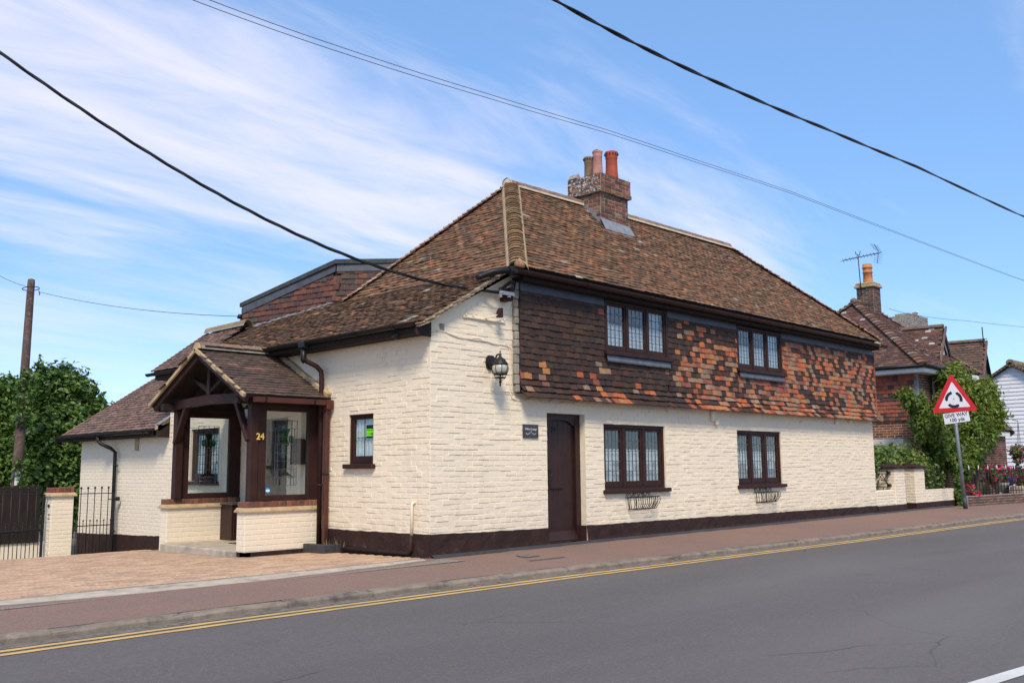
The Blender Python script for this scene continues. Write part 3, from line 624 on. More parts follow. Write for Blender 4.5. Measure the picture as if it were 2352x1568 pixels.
# ---- windows
PANE = {}
def pane_obj(parent, c, u, v, n, w, h, mat='glass'):
    if mat not in PANE:
        q = MB(); q.box((-.5, -.5, -.5), (.5, .5, .5)); PANE[mat] = q.mesh('pane'); PANE[mat].materials.append(MAT[mat])
    R = random; uu = rotv(u, v, R.gauss(0, .006)); nn = np.cross(uu, v); nn = rotv(nn, uu, R.gauss(0, .006)); vv = np.cross(nn, uu)
    return link('pane', PANE[mat], None, parent, Matrix(frameM(c, uu, vv, nn, w, h, .004).tolist()))
def leaded_window(pl, u0, u1, z0, z1, d, lights, cols, rows, sillproj=.0, fr=.06, mull=.075, stile=.055, bottom=.10, matf='brown_paint', net=.5, sill=True, side_curtain=True, depth=1.0, topnet=None):
    """brown timber casement; d = how far the face of the frame stands out from the wall plane"""
    mb = MB(); B = lambda a, b, c, e, d0, d1, bev=.004: mb.add(*(lambda t: ([pl.p(q[0], q[1], q[2]) for q in t.v], t.f))(MB().cbox((a, c, d0), (b, e, d1), bev)))
    B(u0, u0 + fr, z0, z1, d - .08, d); B(u1 - fr, u1, z0, z1, d - .08, d); B(u0 + fr, u1 - fr, z1 - fr, z1, d - .08, d - .001); B(u0 + fr, u1 - fr, z0, z0 + fr * .75, d - .08, d - .001)
    wl_ = (u1 - u0 - 2 * fr - (lights - 1) * mull) / lights
    for i in range(1, lights): uu = u0 + fr + i * wl_ + (i - 1) * mull; B(uu, uu + mull, z0 + fr * .75, z1 - fr, d - .08, d - .003)
    if sill:
        B(u0 - .05, u1 + .06, z0 - .055, z0 + .012, d - .1, max(d, 0) + .075, .008)
    win = mb.build('window', matf, cot)
    cz0, cz1 = z0 + fr * .75, z1 - fr
    for i in range(lights):
        a = u0 + fr + i * (wl_ + mull); b = a + wl_; cb = MB(); dd = d - .018
        C = lambda p, q, r, s, d0, d1: cb.add(*(lambda t: ([pl.p(k[0], k[1], k[2]) for k in t.v], t.f))(MB().cbox((p, r, d0), (q, s, d1), .004)))
        C(a + .003, a + stile, cz0 + .003, cz1 - .003, dd - .045, dd); C(b - stile, b - .003, cz0 + .003, cz1 - .003, dd - .045, dd); C(a + stile, b - stile, cz1 - stile, cz1 - .003, dd - .045, dd - .001); C(a + stile, b - stile, cz0 + .003, cz0 + bottom, dd - .045, dd - .001)
        cas = cb.build('casement', matf, win)
        ga, gb, g0, g1 = a + stile, b - stile, cz0 + bottom, cz1 - stile; lm = MB()
        for k in range(cols + 1):
            if 0 < k < cols: uu = ga + (gb - ga) * k / cols; lm.add(*(lambda t: ([pl.p(*q) for q in t.v], t.f))(MB().box((uu - .005, g0, dd - .031), (uu + .005, g1, dd - .021))))
        for k in range(1, rows): vv = g0 + (g1 - g0) * k / rows; lm.add(*(lambda t: ([pl.p(*q) for q in t.v], t.f))(MB().box((ga, vv - .005, dd - .030), (gb, vv + .005, dd - .020))))
        if cols * rows > 1: lm.build('lead_came', 'lead_dark', win)
        for k in range(cols):
            for r in range(rows):
                w_, h_ = (gb - ga) / cols, (g1 - g0) / rows; pane_obj(win, pl.p(ga + (k + .5) * w_, g0 + (r + .5) * h_, dd - .026), pl.u, pl.v, pl.n, w_ - .002, h_ - .002)
    # room behind
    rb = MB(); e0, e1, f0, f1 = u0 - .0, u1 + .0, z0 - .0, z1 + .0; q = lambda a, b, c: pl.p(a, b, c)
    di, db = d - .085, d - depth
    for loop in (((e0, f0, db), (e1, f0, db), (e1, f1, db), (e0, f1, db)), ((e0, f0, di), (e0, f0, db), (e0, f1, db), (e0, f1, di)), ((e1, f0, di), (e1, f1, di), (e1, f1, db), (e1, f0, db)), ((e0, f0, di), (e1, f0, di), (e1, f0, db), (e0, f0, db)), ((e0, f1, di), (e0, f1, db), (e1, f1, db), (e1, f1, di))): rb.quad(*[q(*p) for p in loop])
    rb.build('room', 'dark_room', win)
    def drape(a, b, c, e, dep, amp, mat, nm, wavel=.055):
        cu = MB(); n = int((b - a) / .012); R = random.Random(int(a * 100 + c * 10)); ph = R.random() * 6; V = []
        for i in range(n + 1):
            u = a + (b - a) * i / n; w_ = amp * (math.sin(u / wavel * 2 * math.pi / 1.0 + ph) + .5 * math.sin(u / wavel * 3.7 + ph * 2))
            for j in range(3): V.append(pl.p(u, c + (e - c) * j / 2 + (.008 * math.sin(u * 60) if j == 2 else 0), dep + w_ * (1 - .4 * j / 2)))
        cu.add(V, [(i * 3 + j, (i + 1) * 3 + j, (i + 1) * 3 + j + 1, i * 3 + j + 1) for i in range(n) for j in range(2)], smooth=True); cu.build(nm, mat, win)
    if net: drape(u0 + fr, u1 - fr, z0 + .05, z0 + (z1 - z0) * net, d - .088, .008, 'net', 'net_curtain')
    if side_curtain: drape(u1 - fr - .34, u1 - fr, z0 + .02, z1 - .02, d - .125, .014, 'net', 'net_curtain', .08); drape(u0 + fr, u0 + fr + .20, z0 + .02, z1 - .02, d - .13, .016, 'net', 'net_curtain', .08)
    return win
leaded_window(FP, *W1, -.03, 3, 4, 5, net=.62, side_curtain=False, stile=.045, mull=.07); leaded_window(FP, *W2, -.03, 3, 4, 5, net=.62, side_curtain=False, stile=.045, mull=.07)
leaded_window(FP, U1[0], U1[1], U1[2], U1[3], .115, 3, 4, 5, net=.56, bottom=.085, sill=True, depth=1.2, fr=.05, stile=.038, mull=.055); leaded_window(FP, U2[0], U2[1], U2[2], U2[3], .115, 3, 4, 5, net=.56, bottom=.085, depth=1.2, fr=.05, stile=.038, mull=.055)
# small four-pane window in the side wall
sw = leaded_window(LP, *SW, -.03, 1, 2, 2, net=0, side_curtain=False, fr=.035, stile=.04, bottom=.105, depth=.5)
m = MB(); R = random.Random(4)
n = 40; V = []
for i in range(n + 1):
    u = SW[0] + .05 + (SW[1] - SW[0] - .1) * i / n; w_ = .012 * math.sin(u * 75) + .006 * math.sin(u * 190)
    for z in (1.30, 1.62, 1.96): V.append(LP.p(u, z, -.10 + w_))
m.add(V, [(i * 3 + j, (i + 1) * 3 + j, (i + 1) * 3 + j + 1, i * 3 + j + 1) for i in range(n) for j in range(2)], smooth=True); m.build('net_curtain', 'net', sw)
st = MB(); a0, a1, b0, b1 = -1.515, -1.345, 1.645, 1.835
st.add(*(lambda t: ([LP.p(*q) for q in t.v], t.f))(MB().box((a0, b0, -.062), (a1, b1, -.058)))); st = st.build('rating_sticker', 'sticker_black', sw)
g = MB(); g.add(*(lambda t: ([LP.p(*q) for q in t.v], t.f))(MB().box((a0 + .006, b0 + .024, -.059), (a1 - .006, b1 - .058, -.056)))); g.build('sticker_panel', 'sticker_green', sw)
text('FOOD HYGIENE RATING', 'sticker_lettering', 'sticker_black', sw, LP.p((a0 + a1) / 2, 1.757, -.054), LP.u, LP.n, .0145, .0003, ext=.0004)
text('0 1 2 3 4', 'sticker_lettering', 'sticker_black', sw, LP.p((a0 + a1) / 2 - .018, 1.702, -.054), LP.u, LP.n, .030, .0, ext=.0004)
g = MB(); g.add([LP.p(a1 - .027 + .019 * math.cos(t), 1.702 + .021 * math.sin(t), -.0548) for t in np.linspace(0, 2 * math.pi, 17)[:-1]], [tuple(range(16))]); g.build('sticker_disc', 'sticker_black', sw)
text('5', 'sticker_lettering', 'sticker_green', sw, LP.p(a1 - .027, 1.702, -.0538), LP.u, LP.n, .032, .0005, ext=.0004)
g = MB(); g.add([LP.p(-1.642 + .019 * math.cos(t), 1.365 + .034 * math.sin(t), -.058) for t in np.linspace(0, 2 * math.pi, 17)[:-1]], [tuple(range(16))]); g.build('round_sticker', 'sticker_blue', sw)
# window of the side wall beyond the porch, seen through the porch glazing
leaded_window(LP, *BW, -.04, 2, 3, 4, net=.55, depth=.8)

# ---- tile hanging
TP = Plane((0, -.085, 0), (1, 0, 0), (0, 0, 1))
TX0, TX1 = 1.70, 14.36
m = MB()
for (a, b, c, e) in ((TX0, U1[0], 2.3, 4.0), (U1[0], U1[1], 2.3, 3.04), (U1[1], U2[0], 2.3, 4.0), (U2[0], U2[1], 2.3, 3.04), (U2[1], TX1, 2.3, 4.0)):
    m.quad(TP.p(a, c), TP.p(b, c), TP.p(b, e), TP.p(a, e))
m.quad((TX0, -.085, 2.3), (TX0, -.085, 4.0), (TX0, 0, 4.0), (TX0, 0, 2.3)); m.quad((TX1, -.085, 2.3), (TX1, 0, 2.3), (TX1, 0, 4.0), (TX1, -.085, 4.0)); m.quad((TX0, -.085, 2.3), (TX0, -.0, 2.3), (TX1, -.0, 2.3), (TX1, -.085, 2.3))
th = m.build('tile_hanging', 'timber_dark', cot)
DARK = [(.044, .022, .016), (.056, .028, .019), (.036, .020, .016), (.068, .034, .022), (.047, .025, .019), (.064, .037, .024), (.040, .025, .022)]
ORNG = [(.43, .115, .040), (.33, .085, .038), (.46, .140, .050), (.40, .10, .038), (.32, .128, .066), (.24, .072, .044), (.34, .165, .088), (.29, .17, .105), (.33, .21, .125), (.24, .16, .105), (.27, .095, .058), (.42, .18, .065), (.20, .085, .055), (.26, .14, .09)]
def hcol(u, v, R):
    z = v
    d = .04 if u < 3.6 else .12 if u < 5.7 else .42 if u < 7.6 else .56 if u < 9.8 else .62
    if u < 3.9 and z < 2.75: d = .20
    if 3.9 < u < 5.6: d = .10 if z > 2.55 else .22
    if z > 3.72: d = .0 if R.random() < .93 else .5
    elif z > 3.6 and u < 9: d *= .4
    if 6.6 < u < 9.0 and z < 3.45: d += .1
    d += .22 * math.sin(u * 2.1 + math.sin(z * 7) * .8) * (1 if u > 5.7 else .2)
    return R.choice(ORNG) if R.random() < d else R.choice(DARK)
rt_ = random.Random(77)
class KickPlane(Plane):
    """hung-tile face with a bell-mouthed foot"""
    def p(self, a, b, d=0.): k = max(0., 2.52 - b); return self.o + a * self.u + b * self.v + (d + 1.5 * k * k) * self.n
KP = KickPlane((0, -.085, 0), (1, 0, 0), (0, 0, 1))
def hung(a, b, c, e, seen=True):
    R = rt_; W, G, T = .163, .0985, .013; r = 0; v = 2.225
    while v < 3.9:
        rowdz = R.uniform(-.004, .004); u = TX0 - W * 1.0 + (r % 2) * W * .5 + R.uniform(-.012, .012)
        while u < TX1:
            x0, x1 = max(u, a), min(u + W, b)
            if x1 - x0 > .035 and c - .03 < v and v + G < e + .06:
                s = .105 if v < 2.30 else .09; cu = (x0 + x1) / 2; an = R.gauss(0, .012); sl = 2 * 1.5 * max(0., 2.52 - v); vv = np.array((0, -sl * -1 * -1, 1.)); vv = np.array((0., sl, 1.)); vv /= np.linalg.norm(vv)
                nn = np.cross((1., 0, 0), vv); ax = rotv((1., 0, 0), nn, an); ay = rotv(vv, nn, an); tl = .135 + R.gauss(0, .02); ay2 = rotv(ay, ax, -tl)
                dz = rowdz + R.gauss(0, .0035) - (R.uniform(.01, .03) if R.random() < .02 else 0)
                M = frameM(KP.p(cu, v + dz, T * .9 + R.uniform(0, .005)), ax, ay2, np.cross(ax, ay2), (x1 - x0) - .003, .155, T)
                HUNG.add(th, 'hung_tile', R.randrange(3), M, hcol(cu, v, R), x1 - x0, G, nn, seen)
            u += W
        v += G; r += 1
hung(TX0, U1[0] - .005, 2.2, 3.86); hung(U1[0] - .005, U1[1] + .01, 2.2, 2.97); hung(U1[1] + .01, U2[0] - .005, 2.2, 3.86); hung(U2[0] - .005, U2[1] + .01, 2.2, 2.97); hung(U2[1] + .01, TX1, 2.2, 3.86)
for k in range(17):                                        # return edge at the far corner
    v = 2.225 + k * .0985; kk = max(0., 2.52 - v) ** 2 * 1.5
    HUNG.add(th, 'hung_tile', k % 3, frameM((TX1 + .02, -.055 - kk, v), (0, 1., 0), (.1, 0, 1.), (1., 0, -.1), .13, .14, .013), random.choice(ORNG), .1, .09, (1, 0, 0), False)
# grey mortar fillet beside the first tiles, dressed lead over and under
m = MB(); R = random.Random(8); z = 2.31
while z < 4.0: h = R.uniform(.10, .17); m.cbox((TX0 - .075 + R.uniform(-.008, .008), -.075 + R.uniform(-.01, .008), z), (TX0 + .012, .0, min(z + h - .004, 4.0)), .012); z += h
m.build('mortar_fillet', 'mortar_grey', cot)
m = MB()
for (a, b) in ((TX0, 2.75), (2.755, U1[0] - .01), (U1[1] + .015, U2[0] - .01), (U2[1] + .015, 11.0), (11.005, 12.6), (12.605, TX1)): m = MB(); m.prism([(a, -.118, 3.86), (a, -.095, 4.01), (a, -.085, 4.01), (a, -.105, 3.86)], (b - a, 0, 0)); m.build('lead_flashing', 'lead_dark', cot)
for U in (U1, U2):
    m = MB(); n = 14; V = []; R = random.Random(int(U[0] * 10))
    for i in range(n + 1):
        x = U[0] - .0 + (U[1] - U[0] + .02) * i / n
        for (yy, z_) in ((-.10, U[2] - .03), (-.135, U[2] - .06), (-.150 - R.uniform(0, .008), U[2] - .165 + R.uniform(-.006, .006)), (-.130, U[2] - .167)): V.append((x, yy, z_))
    m.add(V, [(i * 4 + j, (i + 1) * 4 + j, (i + 1) * 4 + j + 1, i * 4 + j + 1)[::-1] for i in range(n) for j in range(3)], smooth=True); m.build('lead_apron', 'lead', cot)

# ---- eaves: soffit board, fascia, gutter
m = MB(); m.box((1.62, -.235, 3.985), (14.42, -.02, 4.045)); m.box((1.62, -.255, 3.99), (14.42, -.225, 4.13)); m.build('fascia', 'timber_dark', cot)
def gutter(name, a, b, r, up=(0, 0, 1), mat='brown_gloss', joints=(), parent=cot):
    a, b = np.array(a, float), np.array(b, float); g = MB(); g.tube([a, b], r, 10, a0=math.pi, a1=2 * math.pi, up=up); g.tube([b, a], r * .9, 10, a0=math.pi, a1=2 * math.pi, up=up)
    for t in joints: c = a + (b - a) * t; d = (b - a) / np.linalg.norm(b - a); g.tube([c - d * .03, c + d * .03], r * 1.12, 10, a0=math.pi * .98, a1=2 * math.pi * 1.01, up=up)
    for e, s in ((a, 1), (b, -1)):
        d = (b - a) / np.linalg.norm(b - a) * s; g.tube([e, e + d * .012], r * 1.05, 10, a0=math.pi, a1=2 * math.pi, up=up)
        sd_ = np.cross(d, (0, 0, 1.)); g.add([e] + [e + r * (math.cos(t) * sd_ - math.sin(t) * np.array((0, 0, 1.))) for t in np.linspace(0, math.pi, 11)], [(0, i, i + 1) for i in range(1, 11)])
    return g.build(name, mat, parent)
gutter('gutter', (1.22, -.335, 4.105), (14.62, -.335, 4.10), .062, joints=(.135, .26, .385, .51, .64, .77, .89))
m = MB(); m.tube([(1.30, -.335, 4.065), (1.16, -.31, 4.06), (1.02, -.20, 4.03), (.86, -.12, 3.955), (.80, -.10, 3.93)], [.05, .055, .055, .045, .042], 10); m.tube([(1.22, -.335, 4.065), (1.36, -.335, 4.07)], .066, 10); m.build('gutter_outlet', 'black_plastic', cot)
gutter('gutter', (-.335, -.02, 3.165), (-.335, 4.25, 3.155), .055, mat='black_plastic', joints=(.09, .30, .62, .93))
gutter('gutter', (-.335, 7.0, 3.06), (-.335, 8.05, 3.06), .055, mat='black_plastic', joints=(.7,))
gutter('gutter', (-.30, 7.95, 1.965), (-.30, 12.75, 1.96), .055, mat='black_plastic', joints=(.05, .2, .36, .53, .72, .9))
m = MB(); m.box((-.275, -.02, 3.04), (-.245, 4.3, 3.20)); m.box((-.245, .0, 3.03), (.0, 4.3, 3.06)); m.build('fascia', 'timber_dark', cot); m = MB(); m.cbox((-.29, -.055, 2.99), (-.02, -.022, 3.20), .01); m.build('fascia_end', 'timber_dark', cot); m = MB(); m.box((-.275, 6.8, 2.93), (-.245, 7.85, 3.09)); m.box((-.245, 6.8, 2.93), (0, 7.85, 2.95)); m.build('fascia', 'timber_dark', cot)
m = MB(); m.box((-.24, 7.96, 1.85), (-.215, 12.7, 2.0)); m.box((-.215, 7.78, 1.85), (.03, 12.7, 1.87)); m.cbox((-.24, 7.74, 1.83), (.02, 7.79, 2.08), .01); m.build('fascia', 'timber_dark', cot)
def pipe(name, pts, r, mat, clips=(), clipdir=(1, 0, 0)):
    g = MB(); g.tube(pts, r, 10)
    for c in clips: c = np.array(c); g.tube([c - (0, 0, .018), c + (0, 0, .018)], r * 1.2, 10); e = np.array(clipdir, float); g.obox(c + e * .06, e, np.cross(e, (0, 0, 1.)), (0, 0, 1.), .07, .012, .012)
    return g.build(name, mat, cot)
pipe('downpipe', [(-.335, 2.62, 3.12), (-.335, 2.62, 2.93), (-.30, 2.60, 2.86), (-.16, 2.52, 2.78), (-.10, 2.48, 2.70), (-.095, 2.47, 2.6), (-.095, 2.47, .06)], .038, 'brown_paint', [(-.095, 2.47, 2.0), (-.095, 2.47, .95)], (0, -1, 0))
m = MB(); m.cbox((-.40, 2.54, 3.05), (-.27, 2.70, 3.17), .02); m.tube([(-.335, 2.62, 3.06), (-.335, 2.62, 2.88), (-.31, 2.605, 2.84)], .047, 10); m.build('gutter_outlet', 'black_plastic', cot)
pipe('downpipe', [(-.30, 10.35, 1.93), (-.30, 10.35, 1.82), (-.26, 10.3, 1.76), (-.12, 10.12, 1.66), (-.06, 10.04, 1.58), (-.055, 10.03, -.75)], .037, 'black_plastic', [(-.055, 10.03, 1.30), (-.055, 10.03, -.05)], (0, -1, 0))
pipe('overflow_pipe', [(-.0, .31, .72), (-.03, .315, .725), (-.045, .325, .70), (-.045, .325, .26)], .021, 'cream2')
pipe('waste_pipe', [(-.06, .325, .285), (-.06, .325, .09), (-.062, .36, .045), (-.064, .42, .035), (-.065, 1.9, .03)], .028, 'brown_plinth')
# ---------------------------------------------------------------- cottage roofs
ZE = 4.17; A0 = np.array((3.54, 1.85, 6.33)); A1 = np.array((11.05, 1.88, 6.40)); HF = np.array((1.43, -.32, ZE)); HR = np.array((14.30, -.32, ZE)); HB = np.array((1.43, 4.02, ZE)); HRB = np.array((14.3, 4.05, ZE))
def slope(name, poly3, u, mat='timber_dark'):
    """a roof plane: underlay sheet + (plane, polygon in its own coordinates)"""
    P = [np.array(p, float) for p in poly3]; o = P[0]; u = np.array(u, float); u /= np.linalg.norm(u); n = sum(np.cross(P[i] - o, P[i + 1] - o) for i in range(1, len(P) - 1)); n /= np.linalg.norm(n)
    v = np.cross(n, u); pl = Plane(o, u, v); uv = [((p - o) @ pl.u, (p - o) @ pl.v) for p in P]
    mb = MB(); mb.add([p for p in P] + [p - n * .05 for p in P], [tuple(range(len(P))), tuple(range(2 * len(P) - 1, len(P) - 1, -1))] + [(i, len(P) + i, len(P) + (i + 1) % len(P), (i + 1) % len(P)) for i in range(len(P))]); return mb.build(name, mat, cot), pl, uv
RC = [(.175, .088, .046), (.205, .102, .050), (.140, .078, .046), (.24, .116, .056), (.180, .106, .062), (.118, .070, .042), (.27, .128, .060), (.215, .118, .066), (.155, .088, .050)]
RO = [(.34, .125, .05), (.24, .095, .048), (.33, .14, .06), (.27, .15, .085), (.34, .20, .12), (.22, .09, .05)]
RL = [(.32, .27, .21), (.40, .36, .30)]
def rcol(po, pl_=.006, dk=1.):
    def f(u, v, R):
        q = R.random()
        if q < pl_: return R.choice(RL)
        if q < pl_ + po: return R.choice(RO)
        c = R.choice(RC); return (c[0] * dk, c[1] * dk, c[2] * dk)
    return f
rr = random.Random(55)
fs, fpl, fuv = slope('front_slope', [HF, HR, A1, A0], (1, 0, 0))
tiles(TILE, fs, 'roof_tile', fpl, fuv, colf=rcol(.13), rnd=rr, jit=1.2)
hs, hpl, huv = slope('hip_slope', [HB, HF, A0], (0, -1, 0))
tiles(TILE, hs, 'roof_tile', hpl, huv, colf=rcol(.13), rnd=rr, jit=1.2)
rs, rpl, ruv = slope('hip_slope', [HR, HRB, A1], (0, 1, 0)); tiles(TILE, rs, 'roof_tile', rpl, ruv, colf=rcol(.12), rnd=rr, seen=False, G=.1)
bs_, bpl, buv = slope('back_slope', [HRB, HB, A0, A1], (-1, 0, 0))
# cat-slide running down over the side wall
C0 = np.array((-.27, -.10, 3.175)); C1 = np.array((-.27, 6.95, 3.165)); slope_t = (ZE - 3.17) / (1.43 + .27)
cs, cpl, cuv = slope('catslide_slope', [(-.27, 6.95, 3.17), (-.27, -.10, 3.17), (1.47, -.10, 3.17 + 1.74 * slope_t), (2.4, 4.2, 3.17 + 2.67 * slope_t), (2.4, 6.95, 3.17 + 2.67 * slope_t)], (0, -1, 0))
tiles(TILE, cs, 'roof_tile', cpl, cuv, colf=rcol(.08, .008, .66), rnd=rr, jit=1.5, G=.088)
# verge of that slope on the street wall: tile ends bedded in mortar
m = MB()
for k in range(21):
    t = k / 20; x = -.27 + 1.70 * t; z = 3.17 + 1.70 * t * slope_t; d = np.array((1., 0, slope_t)); d /= np.linalg.norm(d); n = np.array((-d[2], 0, d[0])); R = random.Random(k)
    m.obox(np.array((x + .05, -.105 + R.uniform(-.012, .012), z - .005)) + n * .012, rotv(d, (0, 1, 0), .16), (0, 1, 0), rotv(n, (0, 1, 0), .16), .088, .055, .008, R.choice([(.5, .38, .24), (.44, .30, .18), (.56, .45, .32), (.38, .25, .16)]))
    m.obox(np.array((x + .05, -.098 + R.uniform(-.012, .012), z - .03)) + n * .004, rotv(d, (0, 1, 0), .16), (0, 1, 0), rotv(n, (0, 1, 0), .16), .085, .05, .007, R.choice([(.5, .40, .28), (.46, .34, .22), (.40, .29, .19)]))
verge = m.build('verge_tiles', 'roof_tile', cot)
m = MB(); m.prism([(-.26, -.075, 3.10), (1.5, -.075, 3.10 + 1.76 * slope_t), (1.5, -.075, 3.10 + 1.76 * slope_t + .075), (-.26, -.075, 3.175)], (0, .09, 0)); m.build('verge_mortar', 'mortar_buff', cot)
# newer tiled end of the side range and lower wing
es, epl, euv = slope('extension_slope', [(-.27, 7.95, 3.10), (-.27, 6.6, 3.10), (.88, 6.6, 3.97), (.88, 7.95, 3.97)], (0, -1, 0))
NC = [(.165, .098, .072), (.19, .108, .078), (.135, .085, .066), (.215, .128, .095), (.15, .10, .08), (.24, .138, .105), (.12, .078, .064)]
ncol = lambda u, v, R: R.choice(NC)
tiles(TILE, es, 'concrete_tile', epl, euv, colf=ncol, rnd=rr, jit=.5, G=.1, T=.013, slip=0)
slope('back_slope', [(.88, 7.95, 3.97), (.88, 6.6, 3.97), (2.2, 6.6, 3.0), (2.2, 7.95, 3.0)], (0, -1, 0))
ws, wpl, wuv = slope('wing_slope', [(-.235, 12.42, 1.985), (-.235, 7.74, 1.985), (2.55, 7.74, 3.87), (2.55, 12.42, 3.87)], (0, -1, 0))
tiles(TILE, ws, 'concrete_tile', wpl, [(wuv[0][0], wuv[0][1]), (wuv[1][0], wuv[1][1]), wuv[2], wuv[3]], colf=ncol, rnd=rr, jit=.5, G=.112, W=.165, T=.014, slip=0)
slope('back_slope', [(2.55, 12.42, 3.87), (2.55, 7.74, 3.87), (4.6, 7.74, 2.4), (4.6, 12.42, 2.4)], (0, -1, 0))
m = MB(); d = np.array((2.785, 0, 1.885)); d /= np.linalg.norm(d); n = np.array((-d[2], 0, d[0]))
for k in range(30):                                        # projecting verge of the wing
    p = np.array((-.24, 12.44, 2.0)) + d * (k * .112 + .05) + n * .006; R = random.Random(k); m.obox(p, rotv(d, (0, 1, 0), .12), (0, 1, 0), rotv(n, (0, 1, 0), .12), .075, .05, .012, R.choice([(.30, .17, .12), (.24, .14, .10), (.2, .13, .1)]))
m.build('verge_tiles', 'concrete_tile', cot)
m = MB(); d = np.array((1.15, 0, .87)); d /= np.linalg.norm(d); n = np.array((-d[2], 0, d[0]))
for k in range(14): p = np.array((-.27, 7.97, 3.115)) + d * (k * .1 + .05) + n * .006; m.obox(p, rotv(d, (0, 1, 0), .12), (0, 1, 0), rotv(n, (0, 1, 0), .12), .068, .05, .012, random.choice(NC))
m.build('verge_tiles', 'concrete_tile', cot)
m = MB(); m.prism([(-.26, 7.74, 1.97), (.1, 7.74, 2.23), (.1, 7.74, 2.30), (-.26, 7.74, 2.035)], (0, .06, 0)); m.build('verge_mortar', 'mortar_buff', cot)
m = MB(); V = [(-.22, 7.70, 2.075), (.06, 7.70, 2.27), (.06, 7.86, 2.27), (-.22, 7.86, 2.085), (-.27, 7.80, 2.03)]; m.add(V, [(0, 1, 2, 3), (0, 3, 4)]); m.build('lead_flashing', 'lead', cot)
# hips: bonnet tiles bedded in mortar
def hip(name, a, b, n_, w, colA, lift=.02, arc=.9, parent=None, seg=6, mortar='mortar_buff', core=.9):
    a, b = np.array(a, float), np.array(b, float); d = b - a; L = np.linalg.norm(d); d /= L; s = np.cross(d, (0, 0, 1.)); s /= np.linalg.norm(s); up = np.cross(s, d)
    mb = MB(); mb.tube([a + up * (lift - w * core), b + up * (lift - w * core)], w * 1.0, 10, a0=.15, a1=math.pi - .15, up=(0, 0, 1)); core = mb.build(name, mortar, cot)
    R = random.Random(n_); q = MB(); t = L / n_
    k = seg + 1; V = []
    for i, (yy, rr_) in enumerate(((0., 1.0), (1., .80))):
        for thk in (0, -.10):
            for j in range(k):
                an = -arc + 2 * arc * j / seg; V.append(((rr_ + thk) * math.sin(an), yy, (rr_ + thk) * math.cos(an) - .72 - (0 if i == 0 else .06)))
    ix = lambda i, th_, j: i * 2 * k + th_ * k + j
    F = [(ix(0, 0, j), ix(0, 0, j + 1), ix(1, 0, j + 1), ix(1, 0, j)) for j in range(seg)] + [(ix(0, 1, j), ix(0, 1, j + 1), ix(0, 0, j + 1), ix(0, 0, j)) for j in range(seg)]
    q.add(V, F, smooth=False); me = q.mesh('bonnet_tile'); me.materials.append(MAT['roof_tile'])
    for i in range(n_):
        c = a + d * (t * i) + up * (lift + R.uniform(-.006, .006)); an = R.gauss(0, .03)
        link('bonnet_tile', me, None, core, Matrix(frameM(c, rotv(s, d, an) * w, d * t * 1.75, rotv(up, d, an) * w).tolist()), R.choice(colA))
    return core
BT = [(.32, .20, .10), (.27, .16, .08), (.35, .23, .12), (.25, .14, .07), (.30, .18, .105), (.22, .12, .065)]
BP = [(.36, .20, .14), (.40, .24, .18), (.30, .16, .11), (.24, .13, .09), (.42, .27, .21)]
hip('hip', HF + (.02, .02, .0), A0 + (-.05, -.05, -.03), 36, .172, BT, lift=.05)
hip('hip', HB, A0 + (-.05, .05, -.04), 34, .14, BP, mortar='mortar_grey', core=1.5, lift=.045)
hip('hip', HR, A1 + (.05, -.03, -.04), 38, .14, BP, mortar='mortar_grey', core=1.5, lift=.045)
m = MB(); m.lathe([(.02, -.10), (.085, -.09), (.075, -.02), (.03, .03), (.008, .045)], HF + (-.01, -.05, .055), 8, (.40, .22, .13)); m.v = [tuple(p) for p in m.v]; m.build('hip_stop', 'roof_tile', cot)
def ridge(name, a, b, step, r, cols, mortar='mortar_cream', mat='roof_tile', bed=.6):
    a, b = np.array(a, float), np.array(b, float); L = np.linalg.norm(b - a); n_ = max(1, round(L / step)); d = (b - a) / L; s = np.cross(d, (0, 0, 1.)); s /= np.linalg.norm(s); mb = MB()
    mb.tube([a - (0, 0, r * .35), b - (0, 0, r * .35)], r * 1.08, 10, a0=0.02, a1=math.pi - .02, up=(0, 0, 1)); core = mb.build(name, mortar, cot); R = random.Random(3); q = MB()
    q.tube([(0, 0, 0), (0, 1, 0)], 1.0, 10, a0=.0, a1=math.pi, up=(0, 0, 1)); q.tube([(0, 1, 0), (0, 0, 0)], .88, 10, a0=0., a1=math.pi, up=(0, 0, 1))
    for e in (0, 1):
        V = [(rr_ * math.cos(t), e, rr_ * math.sin(t)) for rr_ in (1., .88) for t in np.linspace(0, math.pi, 11)]; q.add(V, [(i, i + 1, 11 + i + 1, 11 + i) for i in range(10)])
    me = q.mesh('ridge_tile'); me.materials.append(MAT[mat])
    for i in range(n_):
        c = a + d * (L * (i + .0) / n_) + (0, 0, R.uniform(-.006, .006)); link('ridge_tile', me, None, core, Matrix(frameM(c, s * r, d * (L / n_ - .014), (0, 0, r)).tolist()), R.choice(cols))
    return core
RT = [(.30, .19, .14), (.26, .15, .11), (.34, .23, .17), (.24, .16, .12)]
ridge('ridge', A0 + (-.10, 0, .0), (5.50, 1.85, 6.35), .42, .105, RT); ridge('ridge', (6.45, 1.86, 6.355), A1 + (.05, 0, .0), .42, .105, RT)
m = MB(); c = A0 + (-.11, 0, -.02); m.add([c + (0, .115 * math.cos(t), .125 * math.sin(t)) for t in np.linspace(0, math.pi, 11)] + [c + (-.02, 0, .05)], [(i, i + 1, 11) for i in range(10)]); m.tube([c + (-.012, 0, .02), c + (.02, 0, .02)], .118, 10, a0=0, a1=math.pi, up=(0, 0, 1)); m.build('ridge_stop', 'mortar_cream', cot)
ridge('ridge', (.88, 7.98, 3.99), (.88, 6.4, 3.99), .4, .10, [(.28, .21, .12), (.25, .18, .11)], 'mortar_grey', 'concrete_tile')

